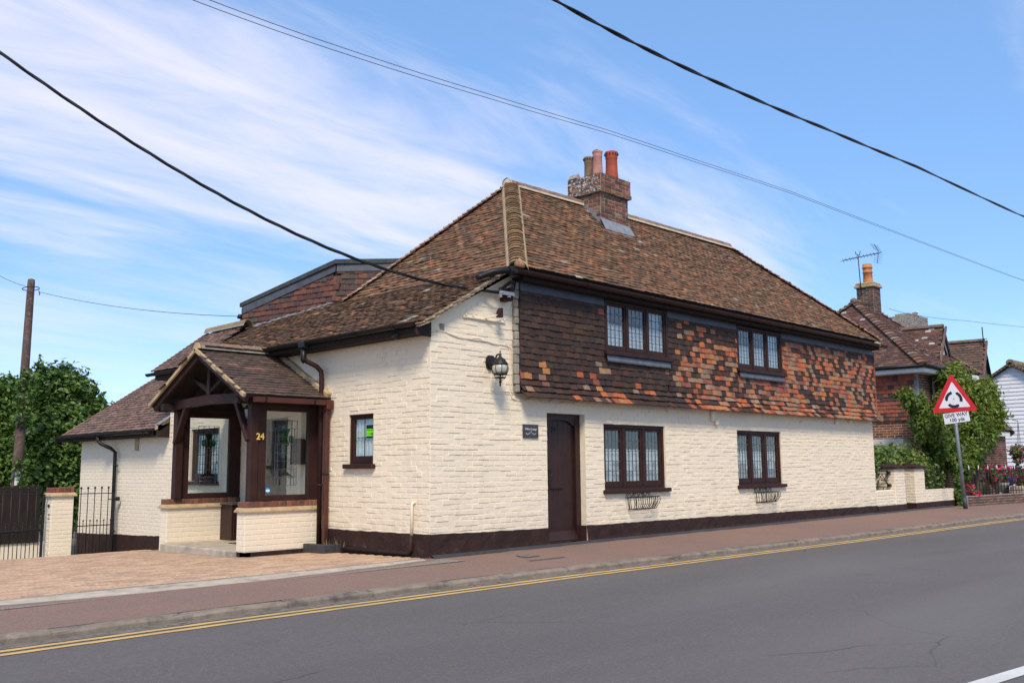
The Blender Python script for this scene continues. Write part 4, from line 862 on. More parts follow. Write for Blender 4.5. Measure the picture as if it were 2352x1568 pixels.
# ---- chimney
CX0, CX1, CY0, CY1 = 5.55, 6.42, 1.36, 2.12
m = MB(); m.box((CX0, CY0, 5.6), (CX1, CY1, 6.53)); m.box((CX0 - .06, CY0 - .06, 6.53), (CX1 + .06, CY1 + .06, 6.61)); m.box((CX0 - .045, CY0 - .045, 6.61), (CX1 + .045, CY1 + .045, 6.90)); chim = m.build('chimney', 'mortar_grey', cot)
CB = Pieces('chimney_brick'); 
for k in range(3): CB.shape(k, brick_shape((.012, .02, .03)[k]))
CC = [(.21, .072, .042), (.17, .06, .04), (.24, .09, .055), (.12, .05, .036), (.085, .05, .04), (.28, .15, .09), (.15, .085, .06), (.22, .06, .04)]
rc = random.Random(12)
for (lo, hi, z0, z1) in ((0, 0, 5.66, 6.53), (-.06, .06, 6.535, 6.61), (-.045, .045, 6.615, 6.90)):
    fr_ = Plane((CX0 + lo, CY0 + lo, 0), (1, 0, 0), (0, 0, 1)); lf_ = Plane((CX0 + lo, CY1 + hi, 0), (0, -1, 0), (0, 0, 1))
    bricks(CB, chim, 'chimney_brick', fr_, 0, CX1 - CX0 + hi - lo, z0, z1, joint=.011, proud=.007, jit=1.3, cols=CC, rnd=rc, bond='flemish')
    bricks(CB, chim, 'lichen_brick' if z0 > 6.5 else 'chimney_brick', lf_, 0, CY1 - CY0 + hi - lo, z0, z1, joint=.011, proud=.007, jit=1.3, cols=CC, rnd=rc, bond='flemish')
CB.flush()
m = MB(); m.add([(CX0 - .05, CY0 - .05, 6.90), (CX1 + .05, CY0 - .05, 6.90), (CX1 + .05, CY1 + .05, 6.90), (CX0 - .05, CY1 + .05, 6.90), (CX0 + .15, CY0 + .12, 6.96), (CX1 - .12, CY0 + .12, 6.96), (CX1 - .12, CY1 - .12, 6.96), (CX0 + .15, CY1 - .12, 6.96)], [(0, 1, 5, 4), (1, 2, 6, 5), (2, 3, 7, 6), (3, 0, 4, 7), (4, 5, 6, 7)]); m.build('flaunching', 'mortar_grey', chim)
def pot(x, y, z0, h, r, col, roll=True):
    p = [(r * 1.12, -.06), (r * 1.06, .05), (r * .97, h * .35), (r * .93, h * .72), (r * .98, h * .74), (r * 1.0, h * .76)]
    p += [(r * .98, h * .80), (r * 1.03, h * .83), (r * 1.10, h * .87), (r * 1.12, h * .93), (r * 1.05, h * .985), (r * .9, h)] if roll else [(r * .95, h * .82), (r * 1.02, h * .90), (r * 1.08, h * .93), (r * 1.05, h * .965), (r * .75, h * .985), (r * .6, h * .99)]
    p += [(r * .75, h * .99), (r * .72, h * .6)]; q = MB(); q.lathe(p, (x, y, z0), 20, col)
    if roll:
        for k in range(14): t = k * 2 * math.pi / 14; q.obox((x + r * 1.10 * math.cos(t), y + r * 1.10 * math.sin(t), z0 + h * .90), (math.cos(t), math.sin(t), 0), (-math.sin(t), math.cos(t), 0), (0, 0, 1), .012, .011, .013, (.02, .015, .015))
    else: q.box((x - .07, y - .05, z0 + h * .985), (x + .07, y + .05, z0 + h * 1.01), (.05, .06, .06))
    return q.build('chimney_pot', 'terracotta_pot', chim)
pot(6.18, 1.56, 6.95, .58, .125, (.34, .075, .045)); pot(5.78, 1.60, 6.95, .52, .098, (.42, .20, .16), False); pot(5.97, 1.98, 6.95, .52, .10, (.20, .13, .085))
m = MB(); m.prism([(CX0 + .02, CY1 - .12, 6.95), (CX0 + .20, CY1 - .12, 6.95), (CX0 + .11, CY1 - .12, 7.06)], (0, .22, 0)); m.build('capping_tile', 'mortar_grey', chim)
m = MB(); zf_ = lambda y: ZE + (y + .32) * (6.33 - ZE) / (1.85 + .32)
m.add([(CX0 - .04, CY0 - .012, zf_(CY0) + .16), (CX1 + .03, CY0 - .012, zf_(CY0) + .13), (CX1 + .06, CY0 - .14, zf_(CY0 - .14) + .04), (CX0 - .03, CY0 - .14, zf_(CY0 - .14) + .04), (CX1 + .12, CY0 - .19, zf_(CY0 - .19) + .035), (CX0 - .02, CY0 - .18, zf_(CY0 - .18) + .03)], [(0, 3, 2, 1), (3, 5, 4, 2)])
V = []; 
for k in range(5): y = CY0 + k * .10; z = zf_(y); V.append([(CX0 - .012, y, z - .02), (CX0 - .012, y + .10, z + .08), (CX0 - .012, y + .10, z + .20), (CX0 - .012, y, z + .20)])
for q in V: m.quad(*q[::-1])
for k in range(5): y = CY0 + k * .10; z = zf_(y); m.quad((CX0 - .014, y - .02, z + .0), (CX0 - .014, y + .1, z + .11), (CX0 - .09, y + .1, z + .125), (CX0 - .09, y - .02, z + .02))
m.box((CX1 + .002, CY0 - .02, zf_(CY0) - .02), (CX1 + .012, CY0 + .1, zf_(CY0) + .22)); m.build('chimney_flashing', 'lead', chim)

# ---- flat-roofed dormer on the cat-slide
DA = np.array((1.07, 6.93, 0)); DB = np.array((1.60, 4.52, 0)); DC = DB + np.array((.697, -.717, 0)) * 1.35; zA, zB, zC = 4.42, 4.99, 5.00
DBK = DC + np.array((1.0, 1.6, 0)); DAK = DA + np.array((2.2, .2, 0))
m = MB(); zlow = 3.3
for (p, q, a, b) in ((DA, DB, zA, zB), (DB, DC, zB, zC), (DAK, DA, zA, zA), (DC, DBK, zC, zC), (DBK, DAK, zC, zA)): m.quad((p[0], p[1], zlow), (q[0], q[1], zlow), (q[0], q[1], b), (p[0], p[1], a))
dorm = m.build('dormer', 'timber_dark', cot)
m = MB(); T = [np.array((p[0], p[1], z)) for p, z in ((DA, zA), (DB, zB), (DC, zC), (DBK, zC), (DAK, zA))]; cen = sum(T) / 5; O = [cen + (t - cen) * (1.05, 1.05, 1) for t in T]
O = [T[0] + (-.06, .07, 0), T[1] + (-.07, -.04, 0), T[2] + (.0, -.07, 0), T[3], T[4]]
m.add([o + (0, 0, -.005) for o in O] + [o + (0, 0, .075) for o in O], [(0, 1, 2, 3, 4)[::-1], (5, 6, 7, 8, 9)] + [(i, (i + 1) % 5, 5 + (i + 1) % 5, 5 + i) for i in range(5)]); m.build('felt_roof', 'felt', dorm)
DCOL = [(.115, .050, .040), (.135, .058, .042), (.095, .046, .040), (.155, .062, .042), (.075, .045, .042), (.105, .042, .036), (.18, .075, .048), (.12, .065, .045), (.088, .062, .050)]
DCL2 = [(.075, .052, .045), (.095, .058, .045), (.062, .045, .042), (.16, .065, .042), (.085, .05, .042)]
m = MB()
for (p, q, a, b, nm) in ((DA, DB, zA, zB, 0), (DB, DC, zB, zC, 1)):
    d = q - p; L = np.linalg.norm(d); d = d / L; n = np.cross(d, (0, 0, 1.)); sl = (b - a) / L
    m.add([p + n * .035 + (0, 0, a - .005), p + n * .045 + (0, 0, a - .15), q + n * .045 + (0, 0, b - .15), q + n * .035 + (0, 0, b - .005)], [(0, 1, 2, 3)])
    pl = Plane(p + n * .008, d, (0, 0, 1.)); poly = [(0, zlow), (L, zlow), (L, b - .10), (0, a - .10)]
    dc = (lambda u, v, R: R.choice(DCOL)) if nm == 0 else (lambda u, v, R: R.choice(DCL2))
    rowpl = Plane(p + n * .008 + np.array((0, 0, 0)), d, (0, 0, 1.))
    tiles(HUNG, dorm, 'hung_tile', rowpl, [(0.0, 3.55), (L, 3.55), (L, b - .11), (0, a - .11)], W=.165, G=.105, Ln=.165, T=.013, colf=dc, rnd=rr, jit=1., slip=.03)
m.build('lead_fascia', 'lead_dark', dorm)
m = MB(); m.cbox((DA[0] - .03, DA[1] - .0, 3.5), (DA[0] + .05, DA[1] + .05, zA - .02), .008); m.build('corner_board', 'brown_paint', dorm)
m = MB(); m.lathe([(.02, 0), (.05, .01), (.055, .05), (.03, .09)], (DA[0] - .05, DA[1] + .07, zA - .24), 8); m.build('wire_anchor', 'black_plastic', dorm)
m = MB()
for k in range(12): t = (k + .5) / 12; p = DA + (DB - DA) * t; zc_ = 3.17 + (p[0] + .27) * slope_t; q = DA + (DB - DA) * (k + 1.) / 12; R = random.Random(k); m.obox((p[0] - .07, p[1], zc_ - .02 + R.uniform(-.006, .006)), (DB - DA) / np.linalg.norm(DB - DA), (.84, 0, .54), (-.54, 0, .84), .10, .09, .006)
m.build('lead_soaker', 'lead', dorm)
TILE.flush(); HUNG.flush()
# ---------------------------------------------------------------- porch of the cottage
m = MB(); m.cbox((-1.40, 2.74, -.30), (-.0, 5.0, .03), .012); porch = m.build('porch', 'concrete', cot)
PY0, PY1 = 2.55, 5.22; XF = -1.31
ra = random.Random(61)
def low_wall(y0, y1, inner):
    mb = MB(); mb.box((XF, y0, -.35), (-.0, y1, .58)); w = mb.build('low_wall', 'cream2', porch)
    s = Plane((XF, y0, 0), (1, 0, 0), (0, 0, 1)); f = Plane((XF, y1, 0), (0, -1, 0), (0, 0, 1))
    bricks(BRICK, porch, 'cream2', s, 0, -XF, .035 if inner else .02, .575, joint=.010, proud=.004, jit=.35, rnd=ra, H=.0775)
    bricks(BRICK, porch, 'cream2', f, 0, y1 - y0, -.12 if inner else .02, .575, joint=.010, proud=.004, jit=.35, L=.24, rnd=ra, H=.0775)
    q = MB(); e = .035; lo = (XF - e, y0 - e, .575); V = []
    for (o, z) in ((e, .578), (e, .600), (e * .8, .606), (e * .2, .645)): V += [(XF - o, y0 - o, z), (.0, y0 - o, z), (.0, y1 + o, z), (XF - o, y1 + o, z)]
    q.add(V, [(0, 3, 2, 1)] + [(k * 4 + i, k * 4 + (i + 1) % 4, k * 4 + 4 + (i + 1) % 4, k * 4 + 4 + i) for k in range(3) for i in range(4)] + [(12, 13, 14, 15)]); q.build('plinth_course', 'mortar_buff', porch)
    x = XF; R = random.Random(int(y0 * 10)); k = 0
    while x < -.05:
        q = MB(); q.cbox((x + .004, y0 - .004 - R.uniform(0, .003), .645), (min(x + .073, -.0), y1 + .004, .728 + R.uniform(-.003, .003)), .006, R.choice([(.19, .078, .050), (.22, .09, .058), (.15, .065, .046), (.25, .105, .066), (.18, .07, .048), (.12, .062, .05)])); q.build('coping_brick', 'brick', porch); x += .077
    q = MB(); q.box((XF + .01, y0 + .01, .64), (-.0, y1 - .01, .720)); q.build('coping_mortar', 'mortar_buff', porch)
low_wall(PY0, 2.77, False); low_wall(4.98, PY1, True)
m = MB(); m.box((XF - .012, PY0 - .012, -.35), (.0, PY0 + .1, .014)); m.box((XF - .012, PY0 - .012, -.35), (XF + .1, 2.78, .014)); m.build('plinth', 'brown_plinth', porch)
# timber frame
def timber(a, b, w, h, up=(0, 0, 1), mat='timber_dark'):
    q = MB(); q.beam(a, b, w, h, up, bev=.006); return q.build('beam', mat, porch)
def post(x0, x1, y0, y1, z0=.728, z1=2.16): q = MB(); q.cbox((x0, y0, z0), (x1, y1, z1), .006); return q.build('post', 'brown_paint', porch)
post(-1.225, -1.10, 2.585, 2.71); post(-1.225, -1.10, 4.93, 5.055)
def screen(y, s):
    """glazed side screen; s = +1 when the inside of the porch lies towards +y"""
    q = MB(); t = .07
    for (x0, x1, z0, z1, o) in ((-1.10, -.955, .728, 2.16, 0), (-.225, -.06, .728, 2.16, 0), (-.955, -.225, .728, .815, .002), (-.955, -.225, 2.065, 2.16, .002), (-.06, -.0, .728, 2.16, .006)): q.cbox((x0, y + o, z0), (x1, y + t - o, z1), .005)
    scr = q.build('glazed_screen', 'brown_paint', porch)
    q = MB(); q.box((-.957, y + .03, .813), (-.223, y + .036, 2.067)); q.build('pane', 'glass', porch)
    g = MB(); yy = y + .024; cx = -.60; X0, X1, Z0, Z1 = cx - .19, cx + .19, .955, 1.93; rows = 8; r = .0026
    bar = lambda a, b: g.beam((a[0], yy, a[1]), (b[0], yy, b[1]), .006, r * 2, (0, 1, 0))
    for k in range(rows + 1): z = Z0 + (Z1 - Z0) * k / rows; bar((X0, z), (X1, z))
    for u in (X0, X1, cx): bar((u, Z1 - (Z1 - Z0) / rows), (u, Z1))
    for u in (X0, X1): bar((u, Z0), (u, Z1))
    for k in range(1, 5):
        for u in (cx - .095, cx + .095): bar((u, Z0), (u, Z1))
    for u in (cx - .145, cx + .145): bar((u, Z0), (u, Z1 - .12))
    for sg in (-1, 1):
        arc = [(cx + sg * (.085 + .045 * math.cos(t)), 1.645 + .06 * math.sin(t)) for t in np.linspace(-1.9, 2.9, 12)]
        for p, q_ in zip(arc[:-1], arc[1:]): bar(p, q_)
        arc = [(cx + sg * (.10 + .07 * math.cos(t)), 1.13 + .07 * math.sin(t)) for t in np.linspace(-2.6, 0.4, 8)]
        for p, q_ in zip(arc[:-1], arc[1:]): bar(p, q_)
    g.build('lead_came', 'lead_dark', porch)
    def shape(pts, mat): h = MB(); h.prism([(p[0], y + .028, p[1]) for p in pts], (0, -.003, 0)); h.build('stained_glass', mat, porch)
    shape([(cx - .075, 1.81), (cx - .03, 1.72), (cx - .02, 1.58), (cx + .02, 1.58), (cx + .03, 1.72), (cx + .075, 1.81)], 'glass_green')
    for sg in (-1, 1):
        shape([(cx + sg * (.085 + .045 * math.cos(t)), 1.645 + .06 * math.sin(t)) for t in np.linspace(0, 2 * math.pi, 13)[:-1]], 'glass_teal'); shape([(cx + sg * .022, 1.64), (cx + sg * .065, 1.575), (cx + sg * .022, 1.53)], 'glass_pink')
        shape([(cx + sg * .03, 1.10), (cx + sg * .14, 1.075), (cx + sg * .03, 1.155)], 'glass_teal'); shape([(cx + sg * .02, 1.165), (cx + sg * .05, 1.12), (cx + sg * .02, 1.10)], 'glass_pink')
    shape([(cx - .016, 1.57), (cx - .016, 1.18), (cx + .016, 1.18), (cx + .016, 1.57)], 'glass_olive'); shape([(cx - .016, 1.175), (cx - .02, 1.10), (cx + .02, 1.10), (cx + .016, 1.175)], 'glass_green')
screen(2.61, 1); screen(5.0, -1)
for (x_, z_, mat, r0, nm) in ((-.895, .885, 'sticker_blue', .036, 'round_sticker'), (-.895, .883, 'white_plastic', .0, 'round_sticker')):
    q = MB()
    if r0: q.prism([(x_ + r0 * math.cos(t), 2.638, z_ + r0 * math.sin(t)) for t in np.linspace(0, 2 * math.pi, 17)[:-1]], (0, -.002, 0))
    else: q.box((x_ - .033, 2.634, z_ - .014), (x_ + .033, 2.636, z_ + .012))
    q.build(nm, mat, porch)
text('24', 'house_number', 'brass_lettering', porch, (-1.075, 2.582, 1.675), (1, 0, 0), (0, -1, 0), .135, .002, ext=.005)
# wall plates, tie beam, king post, braces, rafters
timber((-1.46, 2.645, 2.215), (.0, 2.645, 2.215), .11, .11); timber((-1.46, 4.99, 2.215), (.0, 4.99, 2.215), .11, .11)
YM = 3.85; ZR_ = 3.06
m = MB(); prof = [(2.52, 2.16), (3.0, 2.19), (YM, 2.215), (4.7, 2.19), (5.14, 2.16), (5.14, 2.30), (4.7, 2.335), (YM, 2.36), (3.0, 2.335), (2.52, 2.30)]; m.prism([(-1.27, y, z) for y, z in prof], (.10, 0, 0)); m.build('tie_beam', 'brown_paint', porch)
timber((-1.22, YM, 2.36), (-1.22, YM, 2.98), .10, .085, (0, 1, 0), 'brown_paint')
timber((-1.22, 2.66, 1.62), (-1.22, 3.03, 2.22), .07, .09, (1, 0, 0), 'brown_paint'); timber((-1.22, 4.97, 1.62), (-1.22, 4.60, 2.22), .07, .09, (1, 0, 0), 'brown_paint')
timber((-1.22, YM - .05, 2.42), (-1.22, YM - .55, 2.66), .06, .07, (1, 0, 0)); timber((-1.22, YM + .05, 2.42), (-1.22, YM + .55, 2.66), .06, .07, (1, 0, 0))
EY0, EY1, EZ = 2.34, 5.38, 2.265
for x in (-1.42, -.95, -.5, -.06):
    timber((x, YM, ZR_ - .075), (x, EY0 + .04, EZ - .045), .06, .13 if x < -1.3 else .09, (0, 0, 1), 'brown_paint' if x < -1.3 else 'timber_dark'); timber((x, YM, ZR_ - .075), (x, EY1 - .04, EZ - .045), .06, .13 if x < -1.3 else .09, (0, 0, 1), 'brown_paint' if x < -1.3 else 'timber_dark')
PT = [(.098, .064, .050), (.115, .072, .054), (.082, .056, .046), (.125, .078, .058), (.090, .064, .053), (.135, .088, .066)]
def pcol(u, v, R):
    if .95 < v < 1.16 and .32 < u < .78 and R.random() < .45: return (.27, .115, .085)
    return R.choice(PT)
def pslope(nm, pts, u):
    P = [np.array(p, float) for p in pts]; o = P[0]; u = np.array(u, float); n = np.cross(P[1] - o, P[2] - o); n /= np.linalg.norm(n); v = np.cross(n, u); pl = Plane(o, u, v); q = MB()
    q.add(P + [p - n * .035 for p in P], [(0, 1, 2, 3), (7, 6, 5, 4), (0, 4, 5, 1), (1, 5, 6, 2), (2, 6, 7, 3), (3, 7, 4, 0)]); o_ = q.build(nm, 'timber_dark', porch); return pl, [((p - o) @ pl.u, (p - o) @ pl.v) for p in P]
pl, uv = pslope('roof_slope', [(-1.48, EY0, EZ), (.0, EY0, EZ), (.0, YM, ZR_), (-1.48, YM, ZR_)], (1, 0, 0)); rp = random.Random(71)
PTL = Pieces('porch_tile', 300)
for k in range(3): PTL.shape(k, tile_shape((.15, .3, 0.)[k]))
tiles(PTL, porch, 'concrete_tile', pl, uv, colf=pcol, rnd=rp, jit=.6, G=.098, W=.165, T=.014, slip=0)
pl, uv = pslope('roof_slope', [(.0, EY1, EZ), (-1.48, EY1, EZ), (-1.48, YM, ZR_), (.0, YM, ZR_)], (-1, 0, 0)); tiles(PTL, porch, 'concrete_tile', pl, uv, colf=pcol, rnd=rp, jit=.6, G=.098, W=.165, T=.014, slip=0, seen=False); PTL.flush()
for (ye, s) in ((EY0, 1), (EY1, -1)):                     # mortar verge with tile slips
    a = np.array((-1.475, ye, EZ + .005)); b = np.array((-1.475, YM, ZR_ + .005)); d = (b - a) / np.linalg.norm(b - a); q = MB(); n = 16; V = []; R = random.Random(6); L = np.linalg.norm(b - a); nn = np.array((0, -d[2] * s, d[1] * s)) ; nn = nn / np.linalg.norm(nn)
    for i in range(n):
        c = a + d * (L * (i + .5) / n); q.obox(c + (-.012 - R.uniform(0, .008), 0, 0) - nn * .012, d, (1, 0, 0), nn, L / n * .55, .022, .026)
    q.build('verge_mortar', 'mortar_buff', porch)
m = MB()
for (ye, s) in ((EY0, 1), (EY1, -1)):                     # mortar flashing against the house
    a = np.array((-.0, ye, EZ + .02)); b = np.array((-.0, YM, ZR_ + .02)); d = (b - a) / np.linalg.norm(b - a); L = np.linalg.norm(b - a); R = random.Random(16)
    for i in range(12): c = a + d * (L * (i + .5) / 12); m.obox(c + (-.03, 0, .03), d, (1, 0, 0), np.cross(d, (1., 0, 0)), L / 12 * .56, .05 + R.uniform(-.008, .012), .045 + R.uniform(-.008, .01), bev=.015)
m.build('mortar_flashing', 'mortar_buff', porch)
def pridge():
    core = MB(); core.tube([(-1.46, YM, ZR_ + .0), (.0, YM, ZR_ + .0)], .12, 10, a0=.05, a1=math.pi - .05, up=(0, 0, 1)); core.build('ridge_mortar', 'mortar_grey', porch)
    for i in range(4):
        x0 = -1.47 + i * .37; q = MB(); q.tube([(x0, YM, ZR_ + .01 + .004 * i), (x0 + .355, YM, ZR_ + .012 + .004 * i)], .115, 12, random.choice([(.20, .13, .09), (.24, .15, .10), (.17, .12, .09)]), a0=.02, a1=math.pi - .02, up=(0, 0, 1)); q.build('ridge_tile', 'concrete_tile', porch)
    q = MB(); q.tube([(-1.485, YM, ZR_ + .01), (-1.465, YM, ZR_ + .01)], .105, 12, a0=0, a1=math.pi, up=(0, 0, 1)); q.add([(-1.485, YM + .105 * math.cos(t), ZR_ + .01 + .105 * math.sin(t)) for t in np.linspace(0, math.pi, 11)], [tuple(range(11))]); q.build('ridge_stop', 'mortar_buff', porch)
pridge()
def sq_gutter(y, x0, x1):
    q = MB(); w, h, z = .05, .075, 2.165
    q.prism([(x0, y - w, z + h), (x0, y - w * .8, z), (x0, y + w * .8, z), (x0, y + w, z + h), (x0, y + w * .85, z + h), (x0, y + w * .7, z + .008), (x0, y - w * .7, z + .008), (x0, y - w * .85, z + h)], (x1 - x0, 0, 0)); q.box((x0 - .006, y - w, z), (x0, y + w, z + h)); o = q.build('porch_gutter', 'red_brown_plastic', porch)
    q = MB()
    for x in (x0 + .14, x0 + .98): q.box((x, y - w - .006, z - .006), (x + .022, y + w, z + h + .006))
    q.build('gutter_clip', 'black_plastic', porch)
sq_gutter(2.30, -1.34, -.02); sq_gutter(5.42, -1.34, -.02)
m = MB(); m.cbox((-.14, 2.235, 2.10), (-.02, 2.365, 2.245), .008); m.cbox((-.115, 2.30, .02), (-.045, 2.37, 2.12), .006); m.build('square_downpipe', 'red_brown_plastic', porch)
m = MB(); m.box((-.12, 2.295, 1.10), (-.04, 2.375, 1.125)); m.build('pipe_clip', 'black_plastic', porch)
# house door inside the porch
m = MB(); m.box((.05, 3.58, .03), (.09, 4.42, 2.0)); m.cbox((-.015, 3.545, .03), (.05, 3.60, 2.03), .004); m.cbox((-.015, 4.40, .03), (.05, 4.455, 2.03), .004); m.cbox((-.015, 3.60, 1.97), (.05, 4.40, 2.03), .004); hd = m.build('house_door', 'grey_door', porch)
m = MB(); m.box((.040, 3.78, .95), (.049, 4.22, 1.82)); m.build('door_glass', 'dark_room', porch)
m = MB(); m.cbox((-.37, 4.60, .03), (-.0, 4.978, .61), .006); mc = m.build('meter_cupboard', 'brown_gloss', porch)
m = MB(); m.cbox((-.335, 4.588, .06), (-.03, 4.60, .575), .005); m.build('cupboard_door', 'brown_gloss', porch)
m = MB(); m.cbox((-.39, 4.57, .612), (-.0, 4.978, .64), .004); m.build('cupboard_top', 'lead_dark', porch)
m = MB(); m.tube([(-.07, 4.588, .40), (-.07, 4.565, .39), (-.07, 4.565, .29), (-.07, 4.588, .28)], .007, 6); m.build('cupboard_handle', 'black_iron', porch)
BRICK.flush()
# things in and around the porch
t = thing('letter_box', 'black rounded-top letter box on the cream wall inside the porch', 'letter box', (-.0, 3.11, 1.27))
m = MB(); P = [(3.25, 1.27), (3.25, 1.58)] + [(3.11 + .14 * math.cos(a), 1.58 + .10 * math.sin(a)) for a in np.linspace(.2, math.pi - .2, 7)] + [(2.97, 1.58), (2.97, 1.27)]; m.prism([(-.012, y, z) for y, z in P], (-.12, 0, 0)); m.build('body', 'slate', t)
m = MB(); m.box((-.136, 3.02, 1.54), (-.132, 3.20, 1.565)); m.build('slot', 'rubber', t)
t = thing('porch_lantern', 'small black glazed lantern hanging under the porch eaves', 'lantern', (-1.12, 2.86, 2.16))
m = MB(); m.lathe([(.012, -.02), (.012, .0)], (-1.12, 2.86, 2.17), 8); m.lathe([(.085, 0), (.05, .05), (.02, .08)], (-1.12, 2.86, 2.09), 6, smooth=False); m.lathe([(.015, -.04), (.04, -.02), (.05, 0)], (-1.12, 2.86, 1.94), 6, smooth=False)
for k in range(6): a = k * math.pi / 3; m.tube([(-1.12 + .048 * math.cos(a), 2.86 + .048 * math.sin(a), 1.94), (-1.12 + .075 * math.cos(a), 2.86 + .075 * math.sin(a), 2.09)], .005, 5)
m.build('frame', 'black_iron', t)
m = MB(); m.lathe([(.042, 1.94), (.07, 2.09)], (-1.12, 2.86, 0), 6, smooth=False); m.build('glass', 'lantern_glass', t)
o = MB(); o.cbox((-.70, 3.3, .031), (-.28, 4.1, .043), .004); o = o.build('door_mat', 'mat_brown'); o['label'] = 'dark door mat on the concrete porch floor'; o['category'] = 'door mat'
t = thing('block_planter', 'low grey block trough round the foot of the two brown downpipes', 'planter', (-.2, 2.2, -.05))
for (lo, hi) in (((-.33, 1.98, -.08), (-.235, 2.20, .085)), ((-.33, 2.205, -.08), (-.235, 2.42, .085)), ((-.233, 1.98, -.08), (-.125, 2.07, .085)), ((-.12, 1.98, -.08), (-.026, 2.07, .085)), ((-.33, 2.425, -.08), (-.235, 2.535, .085))): m = MB(); m.cbox(lo, hi, .005); m.build('block', 'slate', t)
m = MB(); m.box((-.234, 2.072, -.08), (-.026, 2.535, .05)); m.build('soil', 'ground', t)
m = MB(); R = random.Random(14)
for _ in range(26):
    x, y = R.choice([(-.13, 2.15), (-.2, 2.06), (-.05, 2.02), (-.04, 1.85)]); a = R.uniform(0, 6.28); h = R.uniform(.05, .15); p = np.array((x + R.uniform(-.05, .05), y + R.uniform(-.05, .05), .04)); q = p + (h * .5 * math.cos(a), h * .5 * math.sin(a), h); s = np.array((-math.sin(a), math.cos(a), 0)) * .006; m.add([p - s, p + s, q], [(0, 1, 2)], R.choice([(.32, .24, .10), (.20, .20, .07), (.28, .20, .10)]))
m.build('dry_weeds', 'leaf', t, kind='stuff')
# ---------------------------------------------------------------- fittings on the street wall
t = thing('wall_lantern', 'black carriage lantern with a round glass body on the gable end of the street wall', 'wall lantern', (1.15, 0, 2.72))
m = MB(); R0 = [(-.085, -.07), (-.10, .0), (-.085, .07), (-.05, .105), (.05, .105), (.085, .07), (.10, 0), (.085, -.07), (.05, -.105), (-.05, -.105)]
m.prism([(1.15 + a, -.012, 2.72 + b) for a, b in R0], (0, -.02, 0)); m.prism([(1.15 + a * .75, -.032, 2.72 + b * .8) for a, b in R0], (0, -.025, 0)); m.build('back_plate', 'black_iron', t)
lx, ly = 1.115, -.255
m = MB(); m.tube([(1.15, -.04, 2.66), (1.15, -.10, 2.70), (1.145, -.13, 2.77), (1.13, -.17, 2.815), (1.12, -.215, 2.825), (lx, ly, 2.815)], .013, 8)
m.tube([(1.145, -.10 - .028 * math.cos(a) * (1 - a / 9), 2.755 + .028 * math.sin(a) * (1 - a / 9)) for a in np.linspace(0, 7.5, 22)], .005, 5); m.build('arm', 'black_iron', t)
m = MB(); m.lathe([(.004, .175), (.012, .155), (.006, .135), (.022, .128), (.020, .09), (.035, .07), (.075, .045), (.085, .02), (.115, -.02), (.118, -.032), (.10, -.034)][::-1], (lx, ly, 2.70), 20); m.build('hood', 'black_iron', t)
m = MB(); m.lathe([(.092, -.165), (.112, -.13), (.121, -.09), (.117, -.055), (.10, -.034)], (lx, ly, 2.70), 24); m.build('glass', 'lantern_glass', t)
m = MB()
for k in range(8): a = k * math.pi / 4 + .2; m.tube([(lx + r * math.cos(a), ly + r * math.sin(a), 2.70 + z) for r, z in ((.094, -.166), (.114, -.13), (.123, -.09), (.119, -.055), (.102, -.034))], .0055, 5)
m.lathe([(.06, -.185), (.10, -.18), (.102, -.160), (.09, -.158)], (lx, ly, 2.70), 20); m.lathe([(.03, -.235), (.075, -.228), (.085, -.215), (.05, -.207)], (lx, ly, 2.70), 20); m.lathe([(.003, -.352), (.016, -.325), (.009, -.305), (.022, -.29), (.022, -.275), (.010, -.262), (.012, -.235), (.012, -.18)], (lx, ly, 2.70), 12)
for k in range(4): a = k * math.pi / 2 + .4; m.tube([(lx + r * math.cos(a), ly + r * math.sin(a), 2.70 + z) for r, z in ((.095, -.17), (.08, -.215))], .004, 5); m.tube([(lx + r * math.cos(a), ly + r * math.sin(a), 2.70 + z) for r, z in ((.078, -.225), (.05, -.25), (.02, -.262))], .004, 5)
m.build('cage', 'black_iron', t)
# name plaque
t = thing('name_plaque', 'square dark slate name plaque reading Willow Cottage beside the street door', 'plaque', (1.995, 0, 1.735))
m = MB(); m.cbox((1.825, -.026, 1.632), (2.165, -.010, 1.838), .003); m.build('slab', 'slate', t)
text('Willow Cottage', 'lettering', 'lettering', t, (1.995, -.0275, 1.765), (1, 0, 0), (0, -1, 0), .043, .0003, ext=.0006, sx=.92); text('Lodge', 'lettering', 'lettering', t, (1.995, -.0275, 1.728), (1, 0, 0), (0, -1, 0), .017, 0, ext=.0006)
m = MB(); m.box((1.97, -.0285, 1.709), (2.02, -.0265, 1.7115))
for s in (-1, 1):
    pts = [(1.995 + s * (.02 + .085 * k / 8), 1.694 + .007 * math.sin(k * 1.1)) for k in range(9)]; m.tube([(a, -.0275, b) for a, b in pts], .0012, 4)
    for (a, b) in pts[1:]:
        for q in (-1, 1): m.add([(a, -.028, b), (a + s * .009, -.028, b + q * .004), (a + s * .012, -.028, b + q * .010), (a + s * .004, -.028, b + q * .006)], [(0, 1, 2, 3)])
m.build('sprig', 'lettering', t); m = MB(); m.lathe([(.004, 0), (.003, .002)], (0, 0, 0), 8); v0 = list(m.v); m.v = [(1.853 + p[0], -.027 - p[2], 1.735 + p[1]) for p in v0]; n0 = len(m.f); m.add([(2.143 + p[0], -.027 - p[2], 1.735 + p[1]) for p in v0], list(m.f)); m.build('screw', 'black_iron', t)
